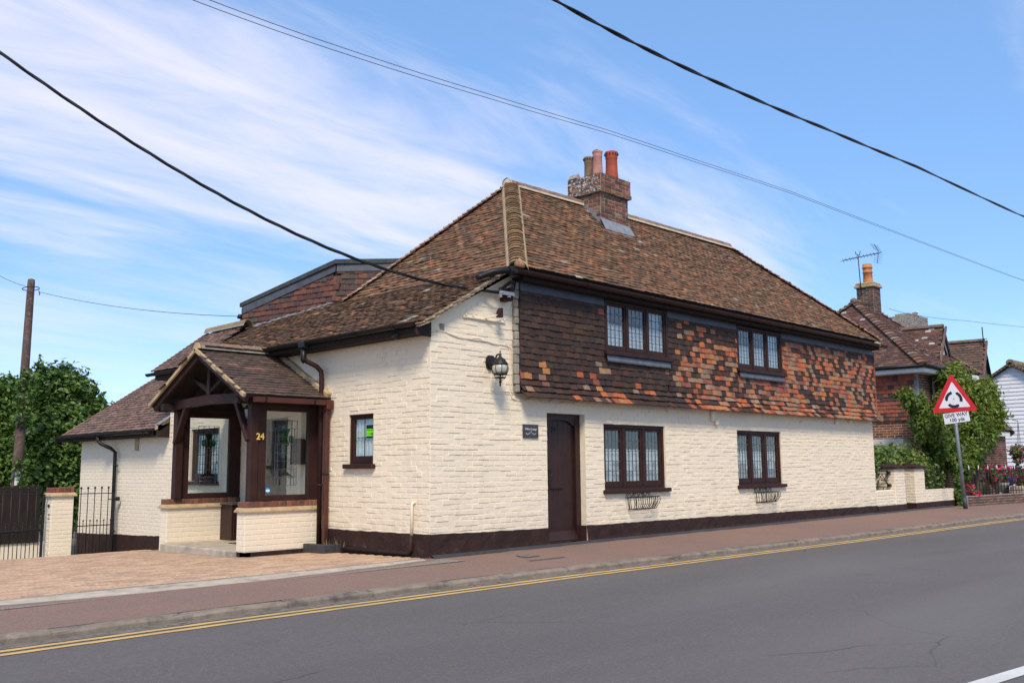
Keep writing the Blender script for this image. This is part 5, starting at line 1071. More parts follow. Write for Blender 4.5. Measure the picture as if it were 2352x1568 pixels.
# wrought iron window baskets
def basket(loc, label):
    x, y, z = loc; t = thing('window_basket', label, 'window basket', loc, 'wrought iron baskets under the street windows'); r = .006; W = .40; D = .17; H = .20
    m = MB(); m.tube([(x - W, y - .012, z + H), (x + W, y - .012, z + H)], r, 6); m.tube([(x - W, y - .012, z + H), (x - W + .03, y - D, z + H), (x + W - .03, y - D, z + H), (x + W, y - .012, z + H)], r, 6); m.tube([(x - W + .08, y - .012, z), (x - W + .09, y - D * .7, z), (x + W - .09, y - D * .7, z), (x + W - .08, y - .012, z)], r, 6); m.tube([(x - W + .08, y - .012, z), (x + W - .08, y - .012, z)], r, 6); m.build('rim', 'black_iron', t)
    m = MB(); n = 13
    for k in range(n):
        f = k / (n - 1) * 2 - 1; xt = x + f * (W - .03); xb = x + f * (W - .09); m.tube([(xt, y - D, z + H), (xt - .0, y - D * 1.06, z + H * .72), ((xt + xb) / 2, y - D * 1.0, z + H * .4), (xb, y - D * .7, z)], .0065, 5)
    for s in (-1, 1):
        for dd_ in (.33, .66): m.tube([(x + s * (W - .03 * dd_ - 0), y - D * dd_, z + H), (x + s * (W - .01), y - D * dd_ * 1.05, z + H * .7), (x + s * (W - .085), y - D * dd_ * .7, z)], .006, 5)
    for k in range(4): f = k / 3 * 2 - 1; m.tube([(x + f * .3, y - .012, z + H), (x + f * .27, y - .012, z)], .005, 5)
    m.build('bars', 'black_iron', t)
    m = MB(); yy = y - .014
    for s in (-1, 1):
        P = lambda pts: m.tube([(x - .03 + s * a, yy, z + H + b) for a, b in pts], .0045, 5)
        P([(.0, 0), (.03, .055), (.075, .115), (.10, .118), (.125, .085), (.135, .03), (.13, 0)]); P([(.105, 0), (.10, .04), (.135, .07), (.165, .03), (.19, .0)][::1]); P([(.12, .075), (.17, .075), (.215, .095), (.225, .14)] + [(.205 + .022 * math.cos(a), .145 + .022 * math.sin(a)) for a in np.linspace(0, 5.5, 12)]); P([(.19, 0), (.22, .03), (.25, .06), (.29, .085)] + [(.305 + .032 * (1 - a / 14) * math.cos(1.6 - a), .045 + .032 * (1 - a / 14) * math.sin(1.6 - a)) for a in np.linspace(0, 6.5, 14)])
        for (a, b, an) in ((.085, .07, 1.5), (.255, .09, 1.2)): c = np.array((x - .03 + s * a, yy, z + H + b)); e = np.array((math.cos(an) * s, 0, math.sin(an))); f = np.array((-e[2], 0, e[0])); m.add([c - e * .035, c - f * .016, c + e * .035, c + f * .016, c + (0, -.008, 0)], [(0, 1, 4), (1, 2, 4), (2, 3, 4), (3, 0, 4)])
    m.build('scrollwork', 'black_iron', t); return t
bk = basket((4.70, -.008, .475), 'empty wrought iron window basket under the lower window nearest the street door')
dup(bk, (8.90, -.008, .455), 'empty wrought iron window basket under the lower window farthest from the street door')
# fixed wall bits
t = thing('security_camera', 'small black bullet camera under the side gutter at the house corner', 'camera', (-.16, .36, 3.1))
m = MB(); m.tube([(-.24, .52, 3.055), (-.30, .36, 3.02)], .036, 12); m.tube([(-.305, .345, 3.017), (-.31, .325, 3.013)], .030, 12); m.build('body', 'black_plastic', t); m = MB(); m.tube([(-.10, .62, 3.05), (-.10, .62, 3.02), (-.24, .52, 3.03)], .014, 8); m.build('bracket', 'black_plastic', t)
m = MB(); m.cbox((.60, -.035, 3.335), (1.45, -.008, 3.365), .004)
for x in (.64, .78, 1.33, 1.43): m.tube([(x, -.03, 3.36), (x + .01, -.05, 3.395)], .010, 6)
m.tube([(1.02, -.03, 3.36), (1.18, -.16, 3.42)], .010, 6); m.build('wall_bar', 'cream2', cot)
m = MB(); m.prism([(1.16, -.13, 3.38), (1.24, -.13, 3.38), (1.24, -.13, 3.52), (1.20, -.13, 3.52), (1.165, -.13, 3.46)], (0, -.07, 0)); m.build('floodlight', 'brown_paint', cot)
m = MB(); m.cbox((.165, -.012, 3.115), (.255, .0, 3.205), .003); m.build('putlog_hole', 'mortar_grey', cot)
m = MB(); S = lambda pts, r=.006: m.tube([(a, -.014 - .003 * (i % 2), b) for i, (a, b) in enumerate(pts)], r, 6)
S([(0, 3.06), (.12, 3.10), (.3, 3.09), (.5, 3.055), (.8, 3.03), (1.1, 3.03), (1.45, 3.0), (1.53, 2.99), (1.56, 2.93), (1.56, 2.45), (1.57, 2.33), (1.66, 2.29)]); S([(.3, 3.085), (.55, 3.03), (.9, 3.06), (1.2, 3.01), (1.5, 3.01), (1.595, 2.97), (1.60, 2.45), (1.62, 2.36), (1.72, 2.33)])
S([(1.165, 2.60), (1.165, 2.32), (1.19, 2.30), (1.5, 2.315), (1.62, 2.30), (1.72, 2.26)]); S([(1.56, 2.31), (1.60, 2.22), (1.72, 2.19), (1.9, 2.20), (2.05, 2.25)]); S([(2.15, 2.22), (2.3, 2.16), (2.42, 2.19), (2.5, 2.24)]); S([(2.7, 2.20), (3.0, 2.19), (3.15, 2.24)]); S([(5.55, 2.24), (5.56, 2.16), (5.59, 2.13), (5.62, 2.18)], .007); m.build('wall_wiring', 'cream2', cot)
m = MB()
for (x, z, w, h) in ((7.02, 2.03, .10, .20), (7.15, 1.96, .09, .12), (12.25, 2.10, .07, .13), (12.95, 2.15, .12, .09)): m.cbox((x, -.07, z), (x + w, -.0, z + h), .015)
m.tube([(10.6, -.01, 2.12), (10.62, -.07, 2.14), (10.72, -.09, 2.15)], .012, 6); m.build('junction_box', 'cream2', cot)
m = MB(); m.cbox((-.006, 9.10, 1.60), (.028, 9.24, 1.85), .004); m.build('air_brick', 'mortar_buff', cot)
# ---------------------------------------------------------------- overhead cables
def cable(name, label, pts, r, mat='rubber', cat='cable', group=None, n=6, twist=0):
    P = np.array(pts, float); T = np.linspace(0, 1, len(P)); tt = np.linspace(0, 1, 40); Q = np.stack([np.interp(tt, T, P[:, k]) for k in range(3)], 1)
    co = np.polyfit(T, P[:, 2], min(3, len(P) - 1)); Q[:, 2] = np.polyval(co, tt); m = MB()
    if twist:
        d = Q[-1] - Q[0]; L = np.linalg.norm(d); s = np.cross(d / L, (0, 0, 1.)); tt = np.linspace(0, 1, 240); Q = np.stack([np.interp(tt, np.linspace(0, 1, 40), Q[:, k]) for k in range(3)], 1)
        for ph in (0, math.pi): m.tube([q + r * .8 * (math.cos(ph + twist * u * L) * s + math.sin(ph + twist * u * L) * np.array((0, 0, 1.))) for q, u in zip(Q, tt)], r, 5)
    else: m.tube(Q, r, n)
    o = m.build(name, mat); o['label'] = label; o['category'] = cat
    if group: o['group'] = group
    return o
cb = [(-6.7, 3.02, 7.55), (-4.97, 2.32, 6.305), (-4.278, 2.036, 5.845), (-3.555, 1.741, 5.35), (-2.393, 1.265, 4.70), (-1.482, .892, 4.31), (-.346, .428, 3.96), (.871, -.07, 3.755), (1.16, -.19, 3.745)]
def supply():
    t = thing('supply_cable', 'thick black twisted supply cable running down to a bracket on the gable', 'cable', (1.3, -.15, 3.79)); P = np.array(cb); d = P - P[-1]; s_ = -(d[:, :2] @ np.array((d[0, 0], d[0, 1]))) / np.linalg.norm(d[0, :2]); xs_ = np.linspace(0, 1, 200); u = np.linalg.norm(d[:, :2], axis=1); co = np.polyfit(u, P[:, 2], 3); U = np.linspace(u[0], 0, 200); hd_ = d[0, :2] / u[0]
    Q = [np.array((P[-1, 0] + hd_[0] * a, P[-1, 1] + hd_[1] * a, np.polyval(co, a))) for a in U]; m = MB(); sd_ = np.array((-hd_[1], hd_[0], 0))
    for ph in (0, 2.1, 4.2): m.tube([q + .014 * (math.cos(ph + a * 5) * sd_ + math.sin(ph + a * 5) * np.array((0, 0, 1.))) for q, a in zip(Q, U)], .012, 5)
    m.build('strand', 'rubber', t); e = Q[-1]
    m = MB(); m.beam(e, e + (.30, -.02, .0), .03, .055); m.lathe([(.014, 0), (.014, .012)], e + (.05, -.025, -.006), 8); m.build('clamp', 'steel', t)
    m = MB(); m.cbox((1.36, -.14, 3.66), (1.50, -.0, 3.72), .01); m.tube([(1.44, -.19, 3.66), (1.44, -.19, 3.86)], .016, 8); m.cbox((1.41, -.20, 3.74), (1.47, .0, 3.86), .01); m.build('bracket', 'brown_paint', t)
    m = MB()
    for k in range(3): o_ = k * .022; m.tube([e + (.0, -.01, .02 + o_), (1.26, -.16, 3.79 + o_), (1.40, -.17, 3.90 + o_), (1.50, -.14, 3.945 + o_ * .6), (1.60, -.10, 3.93 + o_ * .4), (1.615, -.06, 3.86), (1.66, -.03, 3.79), (1.685, .0, 3.775)], .011, 6)
    m.tube([(1.50, -.14, 3.96), (1.60, -.10, 3.95)], .026, 8); m.build('tail', 'rubber', t)
supply()
cable('street_cable', 'thick black overhead cable crossing the upper right of the sky', [(-3.5, -4, 5.88), (-1.795, -4, 5.805), (-.18, -4, 5.792), (1.682, -4, 5.854), (4.089, -4, 5.961), (7.329, -4, 6.16), (13.437, -4, 6.532), (16, -4, 6.71)], .013, twist=3)
for k, lab in ((0, 'upper of the two thin parallel wires above the chimney'), (1, 'lower of the two thin parallel wires above the chimney')):
    X = np.array([-5., -1.952, .693, 3.836, 7.983, 16.147, 39.07, 45.]); Z = np.interp(X, [-1.952, .693, 3.836, 7.983, 16.147, 39.07], [8.354, 8.422, 8.525, 8.66, 8.965, 9.855]); cable('telephone_wire', lab, [(x, 3, z + .06 - k * .10 + .002 * k * (x + 2)) for x, z in zip(X, Z)], .006, 'wood_pole', 'wire', 'thin wires over the roof')
# ---------------------------------------------------------------- left side: pillar, gates, pole, fence
t = thing('gate_pillar', 'cream painted brick gate pillar with a red brick cap at the end of the drive', 'gate pillar', (-1.16, 10.0, -.65))
m = MB(); m.box((-1.37, 9.8, -.9), (-.95, 10.12, .70)); gp = m.build('shaft', 'cream2', t); GB = Pieces('brick')
for k in range(3): GB.shape(k, brick_shape((.012, .02, .03)[k]))
bricks(GB, gp, 'cream2', Plane((-1.37, 9.8, 0), (1, 0, 0), (0, 0, 1)), 0, .42, -.82, .69, rnd=random.Random(1), proud=.006, joint=.011, H=.0775); bricks(GB, gp, 'cream2', Plane((-1.37, 10.12, 0), (0, -1, 0), (0, 0, 1)), 0, .32, -.82, .69, rnd=random.Random(2), proud=.006, joint=.011, H=.0775); GB.flush()
m = MB(); V = []
for (o, z) in ((.05, .70), (.05, .725), (.012, .775)): V += [(-1.37 - o, 9.8 - o, z), (-.95 + o, 9.8 - o, z), (-.95 + o, 10.12 + o, z), (-1.37 - o, 10.12 + o, z)]
m.add(V, [(0, 3, 2, 1)] + [(k * 4 + i, k * 4 + (i + 1) % 4, k * 4 + 4 + (i + 1) % 4, k * 4 + 4 + i) for k in range(2) for i in range(4)] + [(8, 9, 10, 11)]); m.build('cap_course', 'mortar_buff', t)
for k in range(6): m = MB(); x = -1.372 + k * .071; m.cbox((x + .003, 9.79, .776), (x + .068, 10.13, .872), .006, random.choice([(.20, .065, .045), (.25, .085, .055), (.15, .055, .042)])); m.build('cap_brick', 'brick', t)
m = MB(); m.box((-1.375, 9.86, .20), (-1.365, 9.95, .36)); m.tube([(-1.40, 9.9, .52), (-1.36, 9.9, .52)], .03, 8); m.tube([(-1.40, 9.9, -.60), (-1.36, 9.9, -.60)], .03, 8); m.build('gate_hinge', 'black_iron', t)
def gate(name, label, y, x0, x1, n, arch, post_at):
    t = thing(name, label, 'gate', ((x0 + x1) / 2, y, -.6)); zt = lambda x: .74 + arch * (1 - ((x - x0) / (x1 - x0))) if arch else .74; m = MB()
    X = np.linspace(x0, x1, 12); m.tube([(x, y, zt(x)) for x in X], .010, 6); m.beam((x0, y, .10), (x1, y, .10), .012, .02); m.beam((x0, y, -.58), (x1, y, -.58), .02, .03); m.cbox((post_at - .022, y - .022, -.62), (post_at + .022, y + .022, zt(post_at) + .01), .004); m.build('frame', 'black_iron', t)
    for k in range(n):
        x = x0 + (x1 - x0) * (k + .1) / n; h = zt(x) + .115; m = MB(); m.tube([(x, y, -.58), (x, y, h)], .0085, 6); m.lathe([(.004, -.024), (.022, -.012), (.026, .002), (.020, .017), (.005, .025)], (x, y, h), 8); m.lathe([(.013, -.01), (.013, .01)], (x, y, h - .05), 6); m.build('bar', 'black_iron', t)
        xs_ = x + (x1 - x0) * .5 / n
        if xs_ < max(x0, x1) - .03: m = MB(); m.tube([(xs_, y, -.58), (xs_, y, .20)], .007, 6); m.lathe([(.004, -.018), (.018, -.008), (.019, .003), (.004, .018)], (xs_, y, .20), 8); m.build('dog_bar', 'black_iron', t)
    return t
g1 = gate('garden_gate', 'black iron side gate with ball finials between the pillar and the wing', 9.82, -.955, -.13, 6, 0, -.15)
m = MB(); m.tube([(-.26, 9.79, .62), (-.02, 9.79, .62)], .012, 6); m.box((-.10, 9.78, .58), (-.03, 9.83, .66)); m.build('latch', 'black_iron', g1)
g2 = gate('drive_gate', 'black iron drive gate with ball finials left of the cream pillar', 9.95, -3.9, -1.47, 16, .09, -1.47)
m = MB(); m.tube([(-3.9, 9.88, .02), (-1.50, 9.88, .06)], .028, 8); m.build('slide_bar', 'black_iron', g2)
t = thing('telegraph_pole', 'weathered brown timber telegraph pole rising through the leaves at far left', 'telegraph pole', (0, 16, -1.5))
m = MB(); m.tube([(-.04, 16, -1.5), (-.01, 16, 1.2), (.02, 16, 3.5), (.05, 16, 6.05), (.052, 16, 6.17)], [.135, .125, .108, .09, .085], 14); m.lathe([(.085, 0), (.05, .02)], (.052, 16, 6.165), 10); m.build('shaft', 'wood_pole', t)
m = MB(); m.tube([(.05 + .20 * math.cos(a), 16 + .20 * math.sin(a), 5.93 + .03 * math.cos(a + 1)) for a in np.linspace(0, 2 * math.pi, 25)], .011, 6); m.tube([(.2, 15.9, 5.90), (.25, 15.9, 5.82), (.24, 15.9, 5.76), (.22, 15.9, 5.86)], .008, 5); m.build('ring', 'black_iron', t)
pp = px(39.5, 1099, (0, 1, 0), 15.85); m = MB(); m.cbox((pp[0] - .06, 15.84, pp[2] - .17), (pp[0] + .06, 15.86, pp[2] + .17), .006); m.build('notice_plate', 'white_plastic', t)
a = np.array((.23, 15.9, 5.85)); b = np.array((DA[0] - .05, DA[1] + .07, zA - .19)); cable('service_wire', 'thin wire from the telegraph pole to the dormer', [a + (b - a) * k / 6 - (0, 0, .5 * (k / 6) * (1 - k / 6)) for k in range(7)], .007, 'wood_pole', 'wire')
b = px(-60, 600, (0, 1, 0), 10); a = np.array((-.1, 15.9, 5.95)); cable('service_wire', 'thin wire leaving the telegraph pole towards the left edge of the sky', [a + (b - a) * k / 6 - (0, 0, .2 * (k / 6) * (1 - k / 6)) for k in range(7)], .005, 'wood_pole', 'wire')
t = thing('board_fence', 'dark brown close-boarded fence behind the drive gate', 'fence', (-2, 13.4, -1)); R = random.Random(4); x = -8.
m = MB(); m.box((-8, 13.45, -1.1), (.0, 13.62, -.42)); m.build('gravel_board', 'cream2', t)
while x < -.35:
    m = MB(); h = .98 + R.uniform(-.01, .01) - (.12 if x > -1.3 else 0); m.cbox((x, 13.4 + R.uniform(0, .012), -.42), (x + .118, 13.425 + R.uniform(0, .01), h), .003); m.build('board', 'timber_dark', t); x += .122
# ---------------------------------------------------------------- road sign
B = np.array((18.242, -.725, -.03)); TT = np.array((18.165, -.648, 2.30)); ax = (TT - B) / np.linalg.norm(TT - B); nn = -fh * .985 + rt * -.12; nn = nn - ax * (nn @ ax); nn /= np.linalg.norm(nn); sx_ = np.cross(ax, nn) ; sx_ /= np.linalg.norm(sx_)
t = thing('road_sign', 'roundabout warning triangle with a GIVE WAY 100 yds plate on a leaning grey pole', 'road sign', tuple(B))
m = MB(); m.tube([B, TT + ax * .95], .048, 14); m.build('pole', 'galvanised', t)
m = MB(); m.tube([B, B + ax * .32], .056, 14); m.build('pole_base', 'slate', t)
m = MB(); m.tube([TT - ax * .13, TT + ax * .06], .0495, 14); m.build('white_band', 'sign_white', t)
C = TT + ax * .62 + nn * .065; up_ = ax
def tri(r, rc, o, th):
    P = []
    for k in range(3):
        an = math.pi / 2 + k * 2 * math.pi / 3; c = np.array((math.cos(an), math.sin(an))) * (r - 2 * rc)
        for j in range(-3, 4): q = c + rc * np.array((math.cos(an + j * math.pi / 9), math.sin(an + j * math.pi / 9))); P.append(C + sx_ * q[0] + up_ * (q[1]) + nn * o)
    return MB().prism(P, nn * th)
tri(.70, .05, 0, .012).build('triangle', 'sign_red', t); tri(.47, .012, .0125, .002).build('triangle_face', 'sign_white', t)
def arcp(a0, a1):
    r0, r1 = .150, .228; P = []; L = np.linspace(a0, a1, 12)
    for a in L: P.append((r1 * math.cos(a), r1 * math.sin(a)))
    P.append(((r0 + r1) / 2 * math.cos(a1 + .22), (r0 + r1) / 2 * math.sin(a1 + .22)))
    for a in L[::-1]: P.append((r0 * math.cos(a), r0 * math.sin(a)))
    P.append(((r0 + r1) / 2 * math.cos(a0 + .2), (r0 + r1) / 2 * math.sin(a0 + .2)))
    m = MB(); V = [C + sx_ * a + up_ * (b - .02) + nn * .0155 for a, b in P]; n_ = 12
    m.add([C + sx_ * a + up_ * (b - .02) + nn * .0155 for a, b in P], [(i, i + 1, 2 * n_ - i - 1, 2 * n_ - i) for i in range(n_ - 1)] + [(n_ - 1, n_, n_ + 1)]); m.build('roundabout_arrow', 'sign_black', t)
for k in range(3): arcp(math.radians(90 - 8 + k * 120 - 102), math.radians(90 - 8 + k * 120 - 22))
m = MB(); m.tube([C + nn * .012 - up_ * .0, C + nn * .02], .018, 10); m.build('bolt', 'steel', t)
PC = C - up_ * .505 + sx_ * .02; rt2 = rotv(sx_, nn, math.radians(5)); u2 = rotv(up_, nn, math.radians(5))
m = MB(); m.obox(PC - nn * .004, rt2, u2, nn, .345, .155, .004, bev=.003); m.build('plate_edge', 'sign_black', t); m = MB(); m.obox(PC + nn * .002, rt2, u2, nn, .333, .143, .003); m.build('plate', 'sign_white', t)
text('GIVE WAY', 'plate_lettering', 'sign_black', t, PC + nn * .0065 + u2 * .065, rt2, nn, .135, .003, ext=.0006, sx=.95); text('100 yds', 'plate_lettering', 'sign_black', t, PC + nn * .0065 - u2 * .062, rt2, nn, .135, .003, ext=.0006, sx=.95)
# ---------------------------------------------------------------- garden wall and small gate right of the cottage
t = thing('garden_wall', 'low cream painted garden wall with capped piers and brown plinth beyond the cottage', 'wall', (16.8, 0, 0)); rg = random.Random(91)
segs = [(14.34, 15.10, .52, 0.), (16.72, 19.6, .485, 0.)]
m = MB()
for (a, b, h, y) in ((14.34, 15.42, .52, 0), (17.36, 19.62, .49, 0)): m.box((a, y, -.1), (b, y + .22, h))
gw = m.build('wall', 'cream2', t); GB = Pieces('brick')
for k in range(3): GB.shape(k, brick_shape((.012, .02, .03)[k]))
P0 = Plane((0, 0, 0), (1, 0, 0), (0, 0, 1))
bricks(GB, gw, 'cream2', P0, 14.34, 15.42, .18, .52, rnd=rg, jit=1.2, joint=.012, proud=.008); bricks(GB, gw, 'cream2', P0, 17.36, 19.62, .16, .49, rnd=rg, jit=1.2, joint=.012, proud=.008)
for (x0, x1) in ((15.42, 16.05), (16.72, 17.36)):
    m = MB(); m.box((x0, -.03, -.1), (x1, .52, 1.06)); p = m.build('pier', 'cream2', t)
    bricks(GB, p, 'cream2', Plane((x0, -.03, 0), (1, 0, 0), (0, 0, 1)), 0, x1 - x0, .17, 1.05, rnd=rg, jit=1.2, joint=.012, proud=.008); bricks(GB, p, 'cream2', Plane((x0, .52, 0), (0, -1, 0), (0, 0, 1)), 0, .55, .17, 1.05, rnd=rg, jit=1.2, joint=.012, proud=.008)
    m = MB(); m.add([(x0 - .06, -.09, 1.06), (x1 + .06, -.09, 1.06), (x1 + .06, .58, 1.06), (x0 - .06, .58, 1.06), (x0 - .06, -.09, 1.11), (x1 + .06, -.09, 1.11), (x1 + .06, .58, 1.11), (x0 - .06, .58, 1.11), ((x0 + x1) / 2, .245, 1.22)], [(0, 3, 2, 1), (0, 1, 5, 4), (1, 2, 6, 5), (2, 3, 7, 6), (3, 0, 4, 7), (4, 5, 8), (5, 6, 8), (6, 7, 8), (7, 4, 8)]); m.build('pier_cap', 'brown_plinth', t)
GB.flush()
m = MB()
for (a, b, c) in ((14.33, 16.062, -.045), (16.708, 17.372, -.045), (17.37, 19.63, -.016)): m.box((a, c, -.12), (b, .1, .17))
m.box((16.700, -.03, -.12), (16.72, .53, .17)); m.build('plinth', 'brown_plinth', t)
m = MB(); m.cbox((14.36, -.012, .40), (15.40, .24, .545), .02); m.build('coping_stone', 'cream', t)
# wrought panel in the first gap
t = thing('scroll_screen', 'small scrolled wrought iron panel standing on the low cream wall', 'iron screen', (14.9, .1, .52)); m = MB(); f = lambda pts, r=.011: m.tube([(a, .10, b) for a, b in pts], r, 6)
f([(14.36, 1.02), (15.30, 1.02), (15.30, .62), (14.36, .62)]); f([(14.36, .95), (15.30, .95)]); f([(14.36, .70), (15.30, .70)]); f([(15.0, .95), (14.62, .70)], .008); f([(15.24, .70), (14.95, .95)], .008); f([(14.7, .95), (15.28, .70)], .008); f([(15.02, .62), (15.02, .52)]); f([(14.5, .62), (14.5, .52)])
for (cx, cz, s) in ((14.72, .89, 1), (14.72, .76, -1), (15.2, .89, 1), (15.2, .76, -1)): f([(cx + .05 * (1 - a / 12) * math.cos(s * a), cz + .05 * (1 - a / 12) * math.sin(s * a)) for a in np.linspace(0, 8, 18)], .007)
m.box((15.30, .06, .93), (15.44, .13, 1.0)); m.box((15.30, .06, .62), (15.44, .13, .69)); m.build('scrollwork', 'black_iron', t)
t = thing('iron_gate', 'narrow black iron gate hung between the two capped piers', 'gate', (16.4, .25, 0)); m = MB(); f = lambda pts, r=.013: m.tube([(a, .22, b) for a, b in pts], r, 6)
f([(16.10, .02), (16.10, 1.02), (16.3, 1.05), (16.55, .98), (16.66, .86), (16.66, .02), (16.10, .02)]); f([(16.10, .86), (16.66, .86)]); f([(16.10, .34), (16.66, .34)]); m.build('frame', 'black_iron', t)
for k in range(4): m = MB(); x = 16.2 + k * .115; m.tube([(x, .22, .34), (x, .22, .86)], .008, 6); m.build('bar', 'black_iron', t)
m = MB(); m.box((16.11, .21, .03), (16.65, .228, .33)); m.build('kick_panel', 'black_iron', t)
t = thing('garden_railing', 'thin black rails above the low cream wall in front of the hedge', 'railing', (18.4, .1, .5)); m = MB()
for z in (1.0, .93, .66, .58): m.tube([(17.36, .1, z), (19.6, .1, z)], .009, 6)
m.build('rail', 'black_iron', t)
for x in (17.45, 18.45, 19.5): m = MB(); m.tube([(x, .1, .47), (x, .1, 1.0)], .010, 6); m.build('post', 'black_iron', t)

# ---------------------------------------------------------------- brick house next door
NB = [(.155, .062, .048), (.19, .075, .055), (.12, .050, .042), (.225, .085, .058), (.085, .045, .042), (.17, .065, .05)]
hs_ = thing('brick_house', 'red brick house with tile-hung side, steep hipped roof and white window beyond the cottage', 'house', (22, 3, 0)); XN, YN = 19.11, .70
XN2, YN2 = 23.4, 6.2
m = MB(); m.box((XN, YN, -.6), (XN2, YN2, 3.85)); nw = m.build('wall', 'mortar_buff', hs_); HB_ = Pieces('brick', 300)
for k in range(3): HB_.shape(k, brick_shape((.012, .02, .03)[k]))
NS = Plane((XN, 3.2, 0), (0, -1, 0), (0, 0, 1)); NF = Plane((XN, YN, 0), (1, 0, 0), (0, 0, 1)); rn = random.Random(17)
bricks(HB_, nw, 'brick', NS, 0, 2.5, 1.5, 2.47, rnd=rn, cols=NB, joint=.013, proud=.005, jit=.6); bricks(HB_, nw, 'brick', NF, 0, 4.2, -.1, 3.8, [(1.25, 2.0, 2.95, 3.75)], rnd=rn, cols=[(.13, .065, .05), (.15, .075, .058), (.11, .058, .048)], joint=.013, proud=.005, jit=.6); HB_.flush()
HT = Pieces('hung_tile', 300)
for k in range(3): HT.shape(k, tile_shape((.2, .4, 0)[k]))
tiles(HT, nw, 'hung_tile', Plane((XN - .03, 3.2, 0), (0, -1, 0), (0, 0, 1)), [(0, 2.44), (2.32, 2.44), (2.48, 3.74), (0, 3.74)], W=.17, G=.115, Ln=.17, T=.016, colf=lambda u, v, R: R.choice([(.25, .075, .045), (.29, .085, .05), (.21, .065, .045), (.32, .10, .055), (.08, .05, .045)] if R.random() > .05 else [(.06, .04, .04)]), rnd=rn, jit=.6); HT.flush()
m = MB(); m.box((XN - .05, .62, 2.5), (XN + .02, .73, 3.76)); m.build('lead_corner', 'lead', hs_)
m = MB(); m.box((XN - .34, .34, 3.78), (XN2, 3.4, 3.82)); m.box((XN - .36, .32, 3.80), (XN - .33, 3.4, 3.95)); m.box((XN - .33, .32, 3.80), (XN2, .35, 3.95)); m.build('fascia', 'white_paint', hs_)
m = MB(); m.tube([(XN - .42, 3.2, 3.97), (XN - .42, .27, 3.96)], .06, 8); m.tube([(XN - .42, .26, 3.96), (XN + 1.6, .26, 3.95)], .06, 8); m.build('gutter', 'black_plastic', hs_)
ZN = 4.0; AP = np.array((21.2, 3.28, 6.45)); NA = np.array((XN - .36, .30, ZN)); NAr = np.array((XN2, .30, ZN)); NAb = np.array((XN - .36, 6.4, ZN)); APr = np.array((22.0, 3.28, 6.45)); NArb = np.array((XN2, 6.4, ZN))
NR = [(.135, .066, .052), (.155, .075, .058), (.115, .060, .050), (.175, .085, .064), (.10, .055, .048), (.19, .11, .085)]
NT_ = Pieces('roof_tile', 300)
for k in range(3): NT_.shape(k, tile_shape((.2, .4, 0)[k]))
def nslope(nm, pts, u, par, G=.10, cols=NR, P=NT_, W=.17, seen=True, mat='roof_tile', fill=True):
    Q = [np.array(p, float) for p in pts]; o = Q[0]; u = np.array(u, float); n = sum(np.cross(Q[i] - o, Q[i + 1] - o) for i in range(1, len(Q) - 1)); n /= np.linalg.norm(n); v = np.cross(n, u); pl = Plane(o, u, v)
    q = MB(); q.add(Q + [p - n * .05 for p in Q], [tuple(range(len(Q))), tuple(range(2 * len(Q) - 1, len(Q) - 1, -1))] + [(i, len(Q) + i, len(Q) + (i + 1) % len(Q), (i + 1) % len(Q)) for i in range(len(Q))]); s = q.build(nm, 'timber_dark', par)
    if fill: tiles(P, s, mat, pl, [((p - o) @ pl.u, (p - o) @ pl.v) for p in Q], W=W, G=G, Ln=.18, T=.016, colf=lambda a, b, R: R.choice(cols) if R.random() > .02 else (.45, .43, .40), rnd=rn, jit=.9, seen=seen)
    return s
nslope('side_slope', [NAb, NA, AP], (0, -1, 0), hs_); nslope('front_slope', [NA, NAr, APr, AP], (1, 0, 0), hs_, seen=True); nslope('back_slope', [NArb, NAb, AP, APr], (-1, 0, 0), hs_, fill=False); nslope('far_slope', [NAr, NArb, APr], (0, 1, 0), hs_, fill=False)
# cross gable on the same house, turned with the bend of the street
def gable_block(par, apex, ang, ln, hw, drop, cols, P, G, wallmat, zfloor, W=.17):
    """ridge from apex running back along ang; near gable at the apex; only the left slope faces the street corner"""
    r = np.array((math.cos(ang), math.sin(ang), 0.)); l = np.array((-math.sin(ang), math.cos(ang), 0.)); A = np.array(apex, float); Bk = A + r * ln; o = r * -.12
    L0 = A + l * hw - zz * drop; R0_ = A - l * hw - zz * drop
    nslope('gable_slope', [L0 + r * ln, L0 + o, A + o, Bk], -r, par, G, cols, P, W); nslope('gable_slope', [R0_ + o, R0_ + r * ln, Bk, A + o], r, par, G, cols, P, W, fill=False)
    m = MB(); k = .94; m.prism([A + l * hw * k - zz * (drop * k + .05), A - l * hw * k - zz * (drop * k + .05), A - l * hw * k + zz * (zfloor - A[2]), A + l * hw * k + zz * (zfloor - A[2])][::1] if False else [A - zz * .05, A + l * hw * k - zz * (drop * k + .05), np.array((*(A + l * hw * k)[:2], zfloor)), np.array((*(A - l * hw * k)[:2], zfloor)), A - l * hw * k - zz * (drop * k + .05)], r * (ln - .1)); m.build('gable_wall', wallmat, par)
    m = MB(); m.tube([A + o, Bk], .10, 8, (.17, .12, .09), a0=0, a1=math.pi, up=(0, 0, 1)); m.build('ridge', 'roof_tile', par)
    m = MB(); d_ = L0 - A; m.beam(A + o * 1.6 + zz * .0, L0 + o * 1.6, .06, .06, col=(.16, .10, .08)); m.build('verge', 'roof_tile', par); return A, r, l, o
A_, r_, l_, o_ = gable_block(hs_, (22.0, .95, 5.45), math.radians(98), 2.6, 1.35, 1.5, NR, NT_, .10, 'render_cream', 3.5); NT_.flush()
m = MB(); m.beam(A_ + o_ - zz * .07, A_ + o_ - l_ * 1.35 - zz * 1.57, .04, .16); m.build('barge_board', 'timber_dark', hs_); m = MB(); m.beam(A_ + o_ * .6 - zz * .14, A_ + o_ * .6 - l_ * 1.3 - zz * 1.6, .03, .05); m.build('barge_trim', 'white_paint', hs_)
